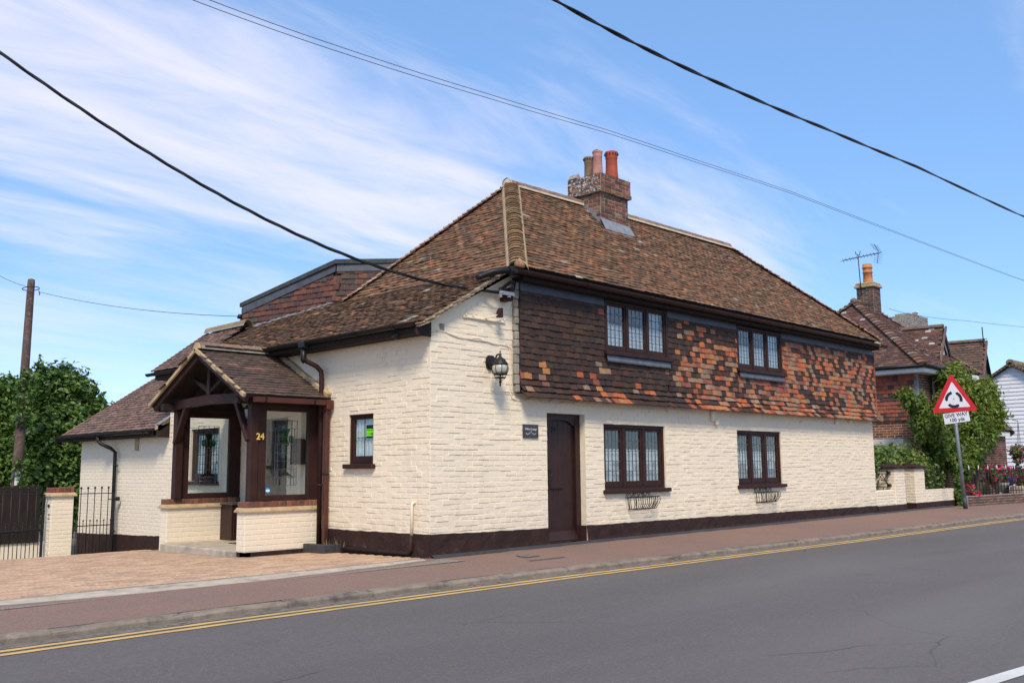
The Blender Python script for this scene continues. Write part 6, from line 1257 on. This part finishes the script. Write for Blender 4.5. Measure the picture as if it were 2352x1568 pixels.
def nhip(a, b, n_, w, par):
    a, b = np.array(a, float), np.array(b, float); d = (b - a) / np.linalg.norm(b - a); s = np.cross(d, (0, 0, 1.)); s /= np.linalg.norm(s); up = np.cross(s, d); L = np.linalg.norm(b - a); q = MB(); R = random.Random(5)
    for i in range(n_):
        c = a + d * (L * i / n_); col = R.choice([(.17, .085, .06), (.14, .075, .06), (.21, .11, .08), (.26, .19, .15)])
        V = [c + up * (.045 * math.cos(t) + .01) * 1.8 + s * w * math.sin(t) for t in np.linspace(-1.4, 1.4, 6)] + [c + d * (L / n_ * 1.5) + up * (.03 * math.cos(t) - .01) * 1.8 + s * w * .8 * math.sin(t) for t in np.linspace(-1.4, 1.4, 6)]; q.add(V, [(j, j + 1, 7 + j, 6 + j) for j in range(5)] + [tuple(range(5, -1, -1))], col)
    return q.build('bonnet_hip', 'roof_tile', par, kind='stuff')
nhip(NA, AP, 26, .19, hs_); nhip(NAb, AP, 26, .19, hs_); nhip(NAr, APr, 26, .17, hs_)
m = MB(); m.tube([AP + (-.08, 0, .0), APr], .12, 10, (.2, .13, .1), a0=0, a1=math.pi, up=(0, 0, 1)); m.lathe([(.12, -.05), (.12, .06), (.04, .12)], AP + (-.08, 0, .02), 8, (.2, .13, .1)); m.build('ridge', 'roof_tile', hs_)
# white sash on the street side
wx = XN + 1.25; m = MB(); W = lambda a, b, c, d, y0=.62, y1=.69: m.box((wx + a, y0, c), (wx + b, y1, d))
W(0, .06, 2.96, 3.74); W(.66, .72, 2.96, 3.74); W(.06, .66, 3.68, 3.74); W(.06, .66, 2.96, 3.03); W(.06, .66, 3.33, 3.37)
for k in range(1, 4): W(.06 + k * .15 - .012, .06 + k * .15 + .012, 3.03, 3.68, .64, .68)
win = m.build('window', 'white_paint', hs_); m = MB(); m.box((wx + .06, .665, 3.03), (wx + .66, .67, 3.68)); m.build('pane', 'glass', hs_); m = MB(); m.box((wx + .05, .675, 3.02), (wx + .67, .695, 3.69)); m.build('room', 'dark_room', hs_)
m = MB(); m.tube([(wx + .95, .55, 3.9), (wx + .95, .55, 3.75), (wx + .75, .60, 3.65)], .04, 8); m.build('hopper_pipe', 'white_paint', hs_)
m = MB(); m.box((XN - .55, .95, .0), (XN - .02, 3.3, 1.90)); m.build('rendered_lean_to', 'render_cream', hs_)
m = MB(); cxn, cyn = 21.75, 3.05; m.box((cxn - .28, cyn - .28, 5.6), (cxn + .28, cyn + .28, 6.98)); m.build('chimney', 'mortar_grey', hs_); HC = Pieces('chimney_brick')
for k in range(3): HC.shape(k, brick_shape((.012, .02, .03)[k]))
for pl in (Plane((cxn - .28, cyn + .28, 0), (0, -1, 0), (0, 0, 1)), Plane((cxn - .28, cyn - .28, 0), (1, 0, 0), (0, 0, 1))): bricks(HC, hs_, 'chimney_brick', pl, 0, .56, 5.75, 6.95, rnd=rn, cols=[(.12, .055, .045), (.085, .045, .04), (.16, .065, .05), (.06, .04, .038)], joint=.012, proud=.006)
HC.flush(); m = MB(); m.cbox((cxn - .34, cyn - .34, 6.96), (cxn + .34, cyn + .34, 7.05), .01); m.cbox((cxn - .31, cyn - .31, 7.05), (cxn + .31, cyn + .31, 7.13), .03); m.build('chimney_cap', 'mortar_buff', hs_)
m = MB(); m.lathe([(.17, 0), (.155, .1), (.145, .36), (.165, .37), (.165, .39), (.15, .40), (.15, .52), (.17, .53), (.17, .55), (.15, .56), (.15, .66), (.11, .66), (.11, .3)], (cxn + .03, cyn, 7.12), 18, (.50, .20, .075)); m.build('chimney_pot', 'terracotta_pot', hs_)
t = thing('tv_aerial', 'spiky television aerial on a tall mast beside the orange chimney pot', 'aerial', (cxn - .3, cyn - .2, 7.05)); mx, my = cxn - .40, cyn + .08
m = MB(); m.tube([(mx + .03, my, 6.7), (mx - .06, my, 8.03)], .017, 6); m.tube([(mx - .24, my, 8.13), (mx - .22, my, 8.05), (mx - .06, my, 8.03), (mx + .08, my, 8.06), (mx + .14, my, 8.2)], .012, 6); m.build('mast', 'black_iron', t)
def AX(px_, py_): return px(px_, py_, fh, fh @ np.array((mx, my, 8)))
s3 = lambda x, y: ((3300 + x / 2.8505) / 1.7415, (950 + y / 2.8505) / 1.7415)
m = MB(); m.tube([AX(*s3(205, 262)), AX(*s3(650, 168))], .012, 6); m.build('boom', 'black_iron', t); m = MB(); a = np.array(s3(205, 262)); b = np.array(s3(600, 180))
for k in range(11): c = a + (b - a) * k / 10; p = AX(*c); m.tube([p + (-.05, .0, .06), p + (.05, 0, -.06)], .006, 4); m.tube([p + (.02, -.1, .03), p + (-.02, .1, -.03)], .005, 4)
for (u, v) in (((560, 75), (612, 165)), ((612, 165), (595, 292))): m.tube([AX(*s3(*u)), AX(*s3(*v))], .009, 5)
for k in range(5): c = np.array((560, 85)) + np.array((50, 75)) * k / 5; m.tube([AX(*s3(c[0] - 48, c[1] - 14)), AX(*s3(c[0] + 46, c[1] + 14))], .005, 4)
for k in range(5): c = np.array((610, 190)) + np.array((-15, 95)) * k / 4; m.tube([AX(*s3(c[0] - 48, c[1] - 10)), AX(*s3(c[0] + 46, c[1] + 12))], .005, 4)
m.build('elements', 'black_iron', t)
cable('telephone_wire', 'thin wire from the neighbouring brick chimney to the right edge', [tuple(px(*p, (0, 1, 0), q)) for p, q in (((2042, 709), 3.0), ((2120, 725), 2.7), ((2220, 738), 2.4), ((2352, 750), 2.0), ((2420, 753), 1.8))], .007, 'wood_pole', 'wire')
# ---------------------------------------------------------------- houses further along
h3 = thing('tiled_house', 'brown tiled house with a dark gable end behind the climber', 'house', (27.2, 4, 0)); T3 = Pieces('roof_tile', 300)
for k in range(3): T3.shape(k, tile_shape((.2, .4, 0)[k]))
C3 = [(.12, .075, .058), (.14, .085, .065), (.10, .065, .052), (.16, .095, .07)]
gable_block(h3, (27.1, 1.35, 5.5), math.radians(98), 6., 1.9, 2.4, C3, T3, .12, 'lead_dark', -.4, .2); T3.flush()
t = thing('aerial_mast', 'thin aerial mast above the dark gable', 'aerial', (27.6, 1.3, 4.5)); m = MB(); a, b = px(*s3(1820, 1330), (0, 1, 0), 1.2), px(*s3(1790, 1020), (0, 1, 0), 1.2); m.tube([a, b], .02, 6); c = px(*s3(1795, 1155), (0, 1, 0), 1.2); m.tube([c, c + (.5, 0, .05)], .012, 5); m.build('mast', 'black_iron', t)
gc = thing('grey_chimney', 'broad lichen-grey chimney stack with a gull on it behind the brick house', 'chimney', (25.5, 6, 5.0))
YG = 6.0; gl = px(2069, 750, (0, 1, 0), YG); gr_ = px(2131, 735, (0, 1, 0), YG); gtop = px(2100, 722, (0, 1, 0), YG)[2]; gx0, gx1 = gl[0], gr_[0]
m = MB(); xm = gx0 + (gx1 - gx0) * .30; m.box((xm, YG, 4.0), (gx1, YG + .6, gtop)); m.box((gx0, YG, 4.0), (xm, YG + .6, gtop - .24)); m.build('stack', 'mortar_grey', gc); GC = Pieces('chimney_brick')
for k in range(3): GC.shape(k, brick_shape((.012, .02, .03)[k]))
GCC = [(.16, .13, .11), (.20, .17, .15), (.12, .09, .08), (.24, .21, .19)]
bricks(GC, gc, 'lichen_brick', Plane((0, YG, 0), (1, 0, 0), (0, 0, 1)), xm, gx1, 5.2, gtop, rnd=rn, cols=GCC, joint=.014, proud=.008); bricks(GC, gc, 'lichen_brick', Plane((0, YG, 0), (1, 0, 0), (0, 0, 1)), gx0, xm, 5.2, gtop - .24, rnd=rn, cols=GCC, joint=.014, proud=.008); GC.flush()
gb = px(2103, 717, (0, 1, 0), YG + .25); gs = gtop; t = thing('gull', 'white gull with grey wings standing on the grey chimney', 'gull', (gb[0], YG + .25, gs))
def gull(x, y, z):
    m = MB(); pr = [(-.30, .17, .012), (-.20, .17, .03), (-.10, .16, .065), (.0, .15, .085), (.10, .165, .075), (.17, .20, .05), (.21, .245, .042), (.25, .27, .044), (.285, .268, .03), (.30, .262, .012)]; m.tube([(x + a, y, z + b) for a, b, c in pr], [c for a, b, c in pr], 10); m.build('body', 'gull_white', t)
    m = MB(); m.tube([(x + .29, y, z + .262), (x + .355, y, z + .25)], [.014, .003], 6); m.tube([(x + .0, y - .02, z + .08), (x + .01, y - .02, z)], .006, 5); m.tube([(x + .0, y + .02, z + .08), (x + .01, y + .02, z)], .006, 5); m.build('bill_and_legs', 'brass', t)
    m = MB()
    for s in (-1, 1): m.tube([(x - .36, y + s * .03, z + .165), (x - .2, y + s * .055, z + .185), (x - .02, y + s * .075, z + .185), (x + .10, y + s * .06, z + .19)], [.008, .03, .045, .02], 8)
    m.build('wing', 'gull_grey', t)
gull(gb[0], YG + .25, gs)
h4 = thing('weatherboard_house', 'white weatherboarded gable house with peeling paint at the right edge', 'house', (36, 3, 0)); XW = 35.1; ym = 2.70; zr = 5.36; sl = .63
m = MB(); m.prism([(XW + .03, ym - 3, -.5), (XW + .03, ym - 3, zr - 3 * sl), (XW + .03, ym, zr - .03), (XW + .03, ym + 3, zr - 3 * sl), (XW + .03, ym + 3, -.5)], (8, 0, 0)); m.build('wall', 'white_paint', h4); z = .4; R = random.Random(9)
while z < zr - .1:
    hwid = min(2.95, (zr - .05 - z) / sl - .03)
    if hwid > .1: m = MB(); y0, y1 = ym - hwid, ym + hwid; m.prism([(XW - .035, y0, z), (XW + .02, y0, z), (XW + .02, y0, z + .175), (XW - .005, y0, z + .175)], (0, y1 - y0, 0), R.choice([(.74, .75, .79), (.70, .71, .76), (.78, .78, .81)])); m.build('board', 'board', h4)
    z += .165
nslope('roof_slope', [(XW - .2, ym - 3.2, zr - 3.2 * sl), (XW + 8, ym - 3.2, zr - 3.2 * sl), (XW + 8, ym, zr), (XW - .2, ym, zr)], (1, 0, 0), h4, .2, C3, TILE, .3, fill=False); nslope('roof_slope', [(XW + 8, ym + 3.2, zr - 3.2 * sl), (XW - .2, ym + 3.2, zr - 3.2 * sl), (XW - .2, ym, zr), (XW + 8, ym, zr)], (-1, 0, 0), h4, .2, C3, TILE, .3, fill=False)
m = MB()
for s in (-1, 1):
    d = np.array((0, s * 1., -sl)); d /= np.linalg.norm(d)
    for k in range(28): c = np.array((XW - .15, ym, zr + .03)) + d * (k * .14); R = random.Random(k); m.obox(c, d, (1, 0, 0), np.cross(d, (1., 0, 0)), .085, .12, .045, R.choice([(.20, .13, .085), (.24, .16, .10), (.17, .12, .09)]))
m.tube([(XW - .25, ym, zr + .05), (XW + 8, ym, zr + .05)], .16, 10, (.22, .17, .11)); m.build('verge_tiles', 'roof_tile', h4)
# ---------------------------------------------------------------- little tiled bay and front garden at the far right
pb = thing('brick_porch', 'small brick porch with tiled lean-to roof and white window behind the flowers', 'porch', (24.5, 0, 0)); yb = .35
b0 = px(2262, 1040, (0, 1, 0), yb); b1 = px(2312, 1040, (0, 1, 0), yb); zt_ = px(2290, 990, (0, 1, 0), yb)[2]; m = MB(); m.box((b0[0], yb, -.3), (b1[0], yb + 1.5, zt_)); m.build('wall', 'mortar_grey', pb); PB = Pieces('brick')
for k in range(3): PB.shape(k, brick_shape((.012, .02, .03)[k]))
bricks(PB, pb, 'brick', Plane((0, yb, 0), (1, 0, 0), (0, 0, 1)), b0[0], b1[0], -.05, zt_, rnd=rn, cols=NB, joint=.013, proud=.005); bricks(PB, pb, 'brick', Plane((0, .7, 0), (1, 0, 0), (0, 0, 1)), 22.2, b0[0], -.05, 1.2, rnd=rn, cols=NB, joint=.013, proud=.005, seen=False); PB.flush()
PT_ = Pieces('roof_tile', 300)
for k in range(3): PT_.shape(k, tile_shape((.2, .4, 0)[k]))
nslope('roof_slope', [(b0[0] - .2, yb - .18, zt_ + .02), (b1[0] + .12, yb - .18, zt_ + .02), (b1[0] + .12, yb + .9, zt_ + 1.25), (b0[0] - .2, yb + .9, zt_ + 1.25)], (1, 0, 0), pb, .12, C3, PT_, .18); PT_.flush()
m = MB(); m.box((b0[0] - .1, yb - .14, zt_ - .16), (b1[0] + .05, yb - .10, zt_ - .02)); m.build('fascia', 'white_paint', pb); m = MB(); m.beam((b1[0] + .12, yb - .2, zt_ - .1), (b1[0] + .12, yb + .9, zt_ + 1.25), .06, .2); m.build('barge_board', 'timber_dark', pb)
q0 = px(2240, 1020, (0, 1, 0), .66); q1 = px(2262, 1020, (0, 1, 0), .66); za, zb = px(2250, 1080, (0, 1, 0), .66)[2], px(2250, 1030, (0, 1, 0), .66)[2]; m = MB(); x0, x1 = q0[0] - .2, q1[0] + .1
for (a, b, c, d) in ((x0, x0 + .08, za, zb), (x1 - .08, x1, za, zb), (x0, x1, zb - .07, zb), (x0, x1, za, za + .08), (x0, x1, za + (zb - za) * .6, za + (zb - za) * .6 + .06)): m.box((a, .60, c), (b, .66, d))
m.build('window', 'white_paint', pb); m = MB(); m.box((x0 + .05, .64, za + .05), (x1 - .05, .645, zb - .05)); m.build('pane', 'glass', pb); m = MB(); m.box((x0, .665, za), (x1, .69, zb)); m.build('room', 'dark_room', pb)
fw = thing('front_wall', 'low dark brick wall carrying black railings along the far pavement', 'wall', (21.5, -.5, 0)); a = np.array((19.62, -.34, 0.)); b = np.array((26.5, -1.10, 0.)); d = (b - a) / np.linalg.norm(b - a); pl = Plane(a, d, (0, 0, 1)); m = MB(); L = np.linalg.norm(b - a); m.prism([pl.p(0, -.2), pl.p(L, -.2), pl.p(L, .27), pl.p(0, .27)], -pl.n * .22); m.build('wall', 'mortar_grey', fw); FB = Pieces('brick')
for k in range(3): FB.shape(k, brick_shape((.012, .02, .03)[k]))
bricks(FB, fw, 'brick', pl, 0, L, -.04, .27, rnd=rn, cols=[(.10, .05, .04), (.13, .06, .045), (.08, .045, .04), (.15, .07, .05)], joint=.012, proud=.006); FB.flush()
rl = thing('front_railing', 'black iron railings with pale spear tips on the dark brick wall', 'railing', (22, -.6, .27)); m = MB()
for z in (.36, .98): m.tube([pl.p(.3, z, -.1), pl.p(L, z, -.1)], .014, 6)
m.build('rail', 'black_iron', rl); k = 0; u = .4
while u < L:
    m = MB(); m.tube([pl.p(u, .27, -.1), pl.p(u, 1.0, -.1)], .010, 6); m.build('bar', 'black_iron', rl)
    if k % 3 == 0: m = MB(); m.lathe([(.008, 0), (.014, .015), (.008, .03), (.016, .06), (.003, .13)], pl.p(u, 1.0, -.1), 8); m.build('spear_tip', 'white_paint', rl)
    u += .20; k += 1
m = MB(); m.prism([(19.6, .66, .20), (26.6, .66, .20), (26.6, -1.0, .20), (19.7, -.28, .20)], (0, 0, -.1)); o = m.build('front_garden', 'gravel', kind='structure')
# ---------------------------------------------------------------- trees, hedge, climber, flowers
def leaves(blobs, n, size, pal, seed, elong=1.9, up=.5, droop=0., shell=.55, cup=.25, jag=.18, clump=0, zmin=-9):
    """leaf-sized folded faces spread through the volume of ellipsoidal blobs (centre, radii)"""
    G = np.random.default_rng(seed); vol = np.array([b[1][0] * b[1][1] * b[1][2] for b in blobs]) ** .8; pick = G.choice(len(blobs), n, p=vol / vol.sum()); C = np.array([b[0] for b in blobs])[pick]; Rr = np.array([b[1] for b in blobs])[pick]
    d = G.normal(size=(n, 3)); d /= np.linalg.norm(d, axis=1)[:, None]; r = (shell + (1 - shell) * G.random(n)) * (1 + jag * G.normal(size=n) * .6)
    lump = 1 + jag * np.sin(d[:, 0] * 7 + C[:, 1] * 3) * np.cos(d[:, 2] * 8 + C[:, 0] * 2) + jag * .7 * np.sin(d[:, 1] * 13 + d[:, 2] * 11); P = C + d * Rr * (r * lump)[:, None]
    keep = P[:, 2] > zmin; P, d = P[keep], d[keep]; n = len(P)
    nr = d * .55 + np.array((0, 0, up)) + G.normal(size=(n, 3)) * .55; nr /= np.linalg.norm(nr, axis=1)[:, None]
    a = G.normal(size=(n, 3)) + d * .8 - np.array((0, 0, droop)); a -= nr * (a * nr).sum(1)[:, None]; a /= np.linalg.norm(a, axis=1)[:, None] + 1e-9
    if droop > 1: a = a * .5 + np.array((0, 0, -1.)) * .8; a /= np.linalg.norm(a, axis=1)[:, None]; nr -= a * (a * nr).sum(1)[:, None]; nr /= np.linalg.norm(nr, axis=1)[:, None] + 1e-9
    b = np.cross(nr, a); s = size * (.6 + .8 * G.random(n)); L = (s * .5)[:, None]; w = L / elong
    V = np.stack([P - a * L, P + b * w - nr * w * cup, P + a * L, P - b * w - nr * w * cup, P + nr * w * .0], 1)[:, :4].reshape(-1, 3)
    F = np.arange(n * 4).reshape(-1, 4); pal = np.array(pal); ci = G.integers(0, len(pal), n); col = pal[ci] * (.75 + .5 * G.random(n))[:, None]
    return V, F, col
def leaf_obj(name, parts, mat, parent, **kw):
    Vs, Fs, Cs, b = [], [], [], 0
    for V, F, c in parts: Vs.append(V); Fs.append(F + b); Cs.append(c); b += len(V)
    V = np.concatenate(Vs); F = np.concatenate(Fs); C = np.concatenate(Cs); T = np.concatenate([F[:, [0, 1, 2]], F[:, [0, 2, 3]]]); C2 = np.concatenate([C, C])
    me = bpy.data.meshes.new(name); me.vertices.add(len(V)); me.vertices.foreach_set('co', V.ravel()); me.loops.add(len(T) * 3); me.loops.foreach_set('vertex_index', T.ravel()); me.polygons.add(len(T)); me.polygons.foreach_set('loop_start', np.arange(0, len(T) * 3, 3)); me.polygons.foreach_set('loop_total', np.full(len(T), 3)); me.update(calc_edges=True); me.validate()
    a = me.color_attributes.new('Col', 'FLOAT_COLOR', 'CORNER'); c4 = np.ones((len(T), 4)); c4[:, :3] = C2; a.data.foreach_set('color', np.repeat(c4, 3, axis=0).ravel()); return link(name, me, mat, parent, **kw)
def limbs(base, tips, r0, seed):
    R = random.Random(seed); m = MB(); base = np.array(base, float)
    for tp in tips:
        tp = np.array(tp, float); mid = base + (tp - base) * .45 + np.array([R.uniform(-.15, .15) for _ in range(3)]); m.tube([base, base + (mid - base) * .5 + (0, 0, .1), mid, tp], [r0, r0 * .8, r0 * .55, r0 * .15], 7)
    return m
DG = [(.066, .130, .024), (.086, .165, .030), (.046, .095, .022), (.11, .195, .036), (.072, .140, .028), (.14, .225, .042), (.052, .105, .024)]
def pb_(x, y, Y, r, ry=None, rz=None): c = px(x, y, (0, 1, 0), Y); d = project(c)[2]; k = d / 2150; return (tuple(c), (r * k, (ry or r) * k, (rz or r) * k))
def tree(label, loc, blobs, n, size, seed, twigs=()):
    LT = [(.15, .26, .05), (.19, .30, .06), (.13, .22, .045)]; t = thing('tree', label, 'tree', loc); m = limbs(loc, [np.array(b[0]) + (0, 0, b[1][2] * .3) for b in blobs], .13, seed); m.build('trunk', 'bark', t); parts = [leaves(blobs, n, size, DG, seed), leaves(blobs, n // 4, size * .9, LT, seed + 9, 2.0, .9, 0, .9)]  # LT: paler leaves on the outer shell, highlights put into the crown's colour
    for (a, b) in twigs:
        a, b = np.array(a), np.array(b); k = np.linspace(0, 1, 9); pts = [(tuple(a + (b - a) * q), (.20 * (1.05 - q), .20 * (1.05 - q), .12)) for q in k]; parts.append(leaves(pts, 150, size * .95, DG + [(.09, .15, .035)], seed + 1))
    leaf_obj('crown', parts, 'leaf', t); return t
Y1 = 17.5
tw = lambda x0, y0, x1, y1, Y=Y1: (tuple(px(x0, y0, (0, 1, 0), Y)), tuple(px(x1, y1, (0, 1, 0), Y)))
tree('broad dark green tree with upright shoots beside the wing roof', tuple(px(150, 1250, (0, 1, 0), Y1)), [pb_(150, 905, Y1, 62), pb_(115, 890, Y1, 55), pb_(195, 945, Y1, 52), pb_(160, 985, Y1, 78), pb_(105, 990, Y1, 75), pb_(180, 1060, Y1, 70), pb_(120, 1080, Y1, 80), pb_(150, 1140, Y1, 75), pb_(215, 1000, Y1 + .3, 40)], 20000, .15, 5, [tw(92, 865, 92, 810), tw(142, 865, 145, 826), tw(185, 885, 202, 858), tw(120, 870, 118, 840), tw(225, 925, 238, 905), tw(150, 860, 160, 835), tw(70, 880, 62, 858), tw(210, 905, 224, 880)])
Y2 = 19.
tree('dark green tree half cut off at the left edge behind the telegraph pole', tuple(px(-10, 1250, (0, 1, 0), Y2)), [pb_(30, 920, Y2, 55), pb_(-20, 930, Y2, 70), pb_(20, 990, Y2, 75), pb_(55, 960, Y2, 45), pb_(30, 1060, Y2, 80), pb_(-30, 1080, Y2, 90), pb_(50, 1120, Y2, 60), pb_(60, 1040, Y2, 50)], 14000, .16, 6, [tw(28, 890, 26, 866, Y2), tw(40, 892, 43, 873, Y2), tw(8, 890, 4, 873, Y2)])
t = thing('ivy', 'dark ivy wrapped round the middle of the telegraph pole', 'ivy', (0, 15.8, .5)); leaf_obj('foliage', [leaves([((.0, 15.82, 2.6 + .45 * k), (.26, .22, .30)) for k in range(3)] + [((.02, 15.85, 1.2), (.22, .2, .4)), ((-.02, 15.86, .3), (.18, .16, .3))], 700, .12, DG, 8)], 'leaf', t)
# variegated hedge behind the low cream wall
HG = [(.075, .145, .030), (.095, .18, .036), (.060, .12, .028), (.12, .205, .045)]; HY = [(.25, .28, .06), (.31, .32, .10), (.15, .22, .04)]
t = thing('hedge', 'bushy variegated green hedge behind the low cream wall', 'hedge', (16.8, 1.0, 0)); hb = [((14.95, .62, .80), (.42, .34, .62)), ((15.6, .62, 1.08), (.58, .36, .52)), ((16.3, .62, 1.20), (.62, .36, .50)), ((17.05, .60, 1.22), (.65, .36, .48)), ((17.8, .55, 1.15), (.62, .36, .48)), ((18.5, .5, 1.0), (.55, .34, .52)), ((19.1, .42, .80), (.5, .3, .5)), ((15.5, .62, .4), (.9, .32, .5)), ((17.2, .58, .45), (1.2, .32, .5)), ((18.8, .45, .4), (.7, .28, .45))]
leaf_obj('foliage', [leaves(hb, 11000, .095, HG, 12, 1.6), leaves(hb[2:7], 3000, .085, HY, 13, 1.5, shell=.8)], 'leaf', t); m = limbs((16.5, 1.0, 0), [b[0] for b in hb], .05, 4); m.build('stems', 'bark', t)
# wisteria-like climber over the brick house
WG = [(.11, .175, .026), (.14, .215, .032), (.080, .14, .024), (.17, .235, .040), (.060, .115, .024), (.15, .20, .036)]; WL = [(.22, .27, .045), (.27, .29, .065), (.19, .26, .04)]
YC = .25
wb = [pb_(2085, 915, .45, 26, 20), pb_(2110, 935, .4, 32, 24), pb_(2120, 975, .35, 40, 25), pb_(2150, 990, YC, 45, 28), pb_(2165, 1030, YC, 45, 28), pb_(2180, 880, YC, 34, 25), pb_(2195, 860, YC, 28, 22), pb_(2215, 900, YC, 45, 28), pb_(2240, 935, 0.1, 50, 30), pb_(2265, 905, YC, 36, 24), pb_(2280, 955, 0.1, 40, 26), pb_(2230, 985, 0.05, 55, 30), pb_(2200, 1040, .05, 45, 25), pb_(2235, 1035, .0, 42, 22), pb_(2265, 1000, .0, 38, 22), pb_(2180, 940, YC, 50, 28), pb_(2210, 1075, .1, 26, 18), pb_(2165, 865, YC, 18, 14), pb_(2060, 906, .6, 10, 8)]
t = thing('climber', 'large light green climber covering the front of the brick house', 'climber', (20.5, .4, 0)); m = MB(); R = random.Random(3)
for b in wb[::2]: m.tube([(20.3, .55, .1), (20.4 + R.uniform(-.2, .2), .5, 1.2), ((20.4 + b[0][0]) / 2, .5, (1.4 + b[0][2]) / 2), b[0]], [.06, .05, .03, .01], 6)
m.build('stems', 'bark', t)
leaf_obj('foliage', [leaves(wb, 26000, .14, WG, 21, 2.3, .5, .7, .5, jag=.24), leaves([wb[i] for i in (5, 6, 7, 8, 9, 10, 15)], 6500, .13, WL, 22, 2.3, .8, .6, .85, jag=.24)], 'leaf', t)
t = thing('ivy', 'ivy clump at the foot of the leaning road sign', 'ivy', (18.9, -.15, 0)); ib = [pb_(2195, 1075, -.05, 16, 10), pb_(2200, 1105, -.1, 15, 10), pb_(2203, 1135, -.12, 13, 9), pb_(2207, 1158, -.15, 10, 8), pb_(2222, 1095, .0, 10, 8)]; leaf_obj('foliage', [leaves(ib, 1500, .09, DG + WL[:1], 31, 1.3, .4)], 'leaf', t); m = limbs((19.7, -.2, 0), [b[0] for b in ib], .02, 4); m.build('stems', 'bark', t)
# flowers
PK = [(.72, .02, .26), (.62, .02, .20), (.80, .05, .34), (.55, .015, .16)]
def flowers(name, label, cat, loc, blobs, nl, nf, pal, seed, parent_extra=None, fs=.075):
    t = thing(name, label, cat, loc); leaf_obj('foliage', [leaves(blobs, nl, .09, DG + HG[:1], seed, 1.2, .5)], 'leaf', t); leaf_obj('blossom', [leaves(blobs, nf, fs, pal, seed + 1, 1.05, .2, 0, .92, .1)], 'petal', t); return t
YU = -.15
ub = [pb_(2270, 1078, YU, 22, 20, 12), pb_(2295, 1082, YU, 28, 22, 14), pb_(2318, 1090, YU, 18, 16, 12), pb_(2280, 1098, YU, 26, 20, 12)]
t = flowers('flower_urn', 'stone urn of bright pink geraniums behind the railings', 'flower urn', tuple(px(2296, 1140, (0, 1, 0), YU)), ub, 1100, 330, PK, 41); c = px(2296, 1112, (0, 1, 0), YU); m = MB(); m.lathe([(.16, -.36), (.15, -.32), (.06, -.27), (.05, -.2), (.14, -.14), (.25, -.02), (.28, .05), (.25, .05)], (c[0], c[1], c[2]), 16); m.build('urn', 'stone_urn', t)
flowers('flower_trough', 'pink geraniums at the right edge behind the railings', 'flower trough', tuple(px(2345, 1130, (0, 1, 0), YU)), [pb_(2338, 1082, YU, 22, 18, 12), pb_(2358, 1092, YU, 26, 20, 16), pb_(2345, 1105, YU, 16, 14, 10)], 700, 230, PK, 43); c = px(2348, 1122, (0, 1, 0), YU)
o = MB(); o.cbox((c[0] - .35, c[1] - .1, .2), (c[0] + .8, c[1] + .25, c[2] + .1), .03); o = o.build('concrete_block', 'concrete'); o['label'] = 'grey concrete trough under the flowers at the right edge'; o['category'] = 'trough'
flowers('flower_clump', 'low trailing pink flowers at the near end of the railings', 'flowers', tuple(px(2238, 1145, (0, 1, 0), -.3)), [pb_(2228, 1120, -.25, 11, 8, 10), pb_(2240, 1133, -.3, 13, 9, 8)], 350, 210, [(.74, .03, .16), (.66, .02, .12), (.80, .06, .24)], 45)
flowers('hanging_basket', 'hanging basket of purple and orange flowers at the right edge', 'hanging basket', tuple(px(2340, 1060, (0, 1, 0), -.4)), [pb_(2335, 1035, -.4, 20, 16, 14), pb_(2352, 1040, -.4, 22, 16, 18), pb_(2338, 1055, -.4, 16, 12, 10)], 600, 260, [(.22, .09, .42), (.30, .12, .50), (.60, .10, .03), (.70, .18, .30), (.25, .12, .45)], 47, fs=.07); c = px(2340, 1020, (0, 1, 0), -.4)
t = bpy.data.objects['hanging_basket']; m = MB()
for k in (-1, 0, 1): m.tube([c + (k * .2, 0, -.1), c + (.1, .0, .75)], .006, 5)
m.tube([c + (.1, 0, .75), c + (.6, .3, .80)], .012, 6); m.lathe([(.06, -.28), (.2, -.15), (.26, .0)], c + (0.05, 0, -.12), 12); m.build('wire_basket', 'black_iron', t)
flowers('flower_clump', 'violet flower clump in front of the stone urn', 'flowers', tuple(px(2322, 1112, (0, 1, 0), -.3)), [pb_(2322, 1104, -.3, 10, 8, 8)], 120, 160, [(.10, .05, .30), (.14, .07, .36)], 49)
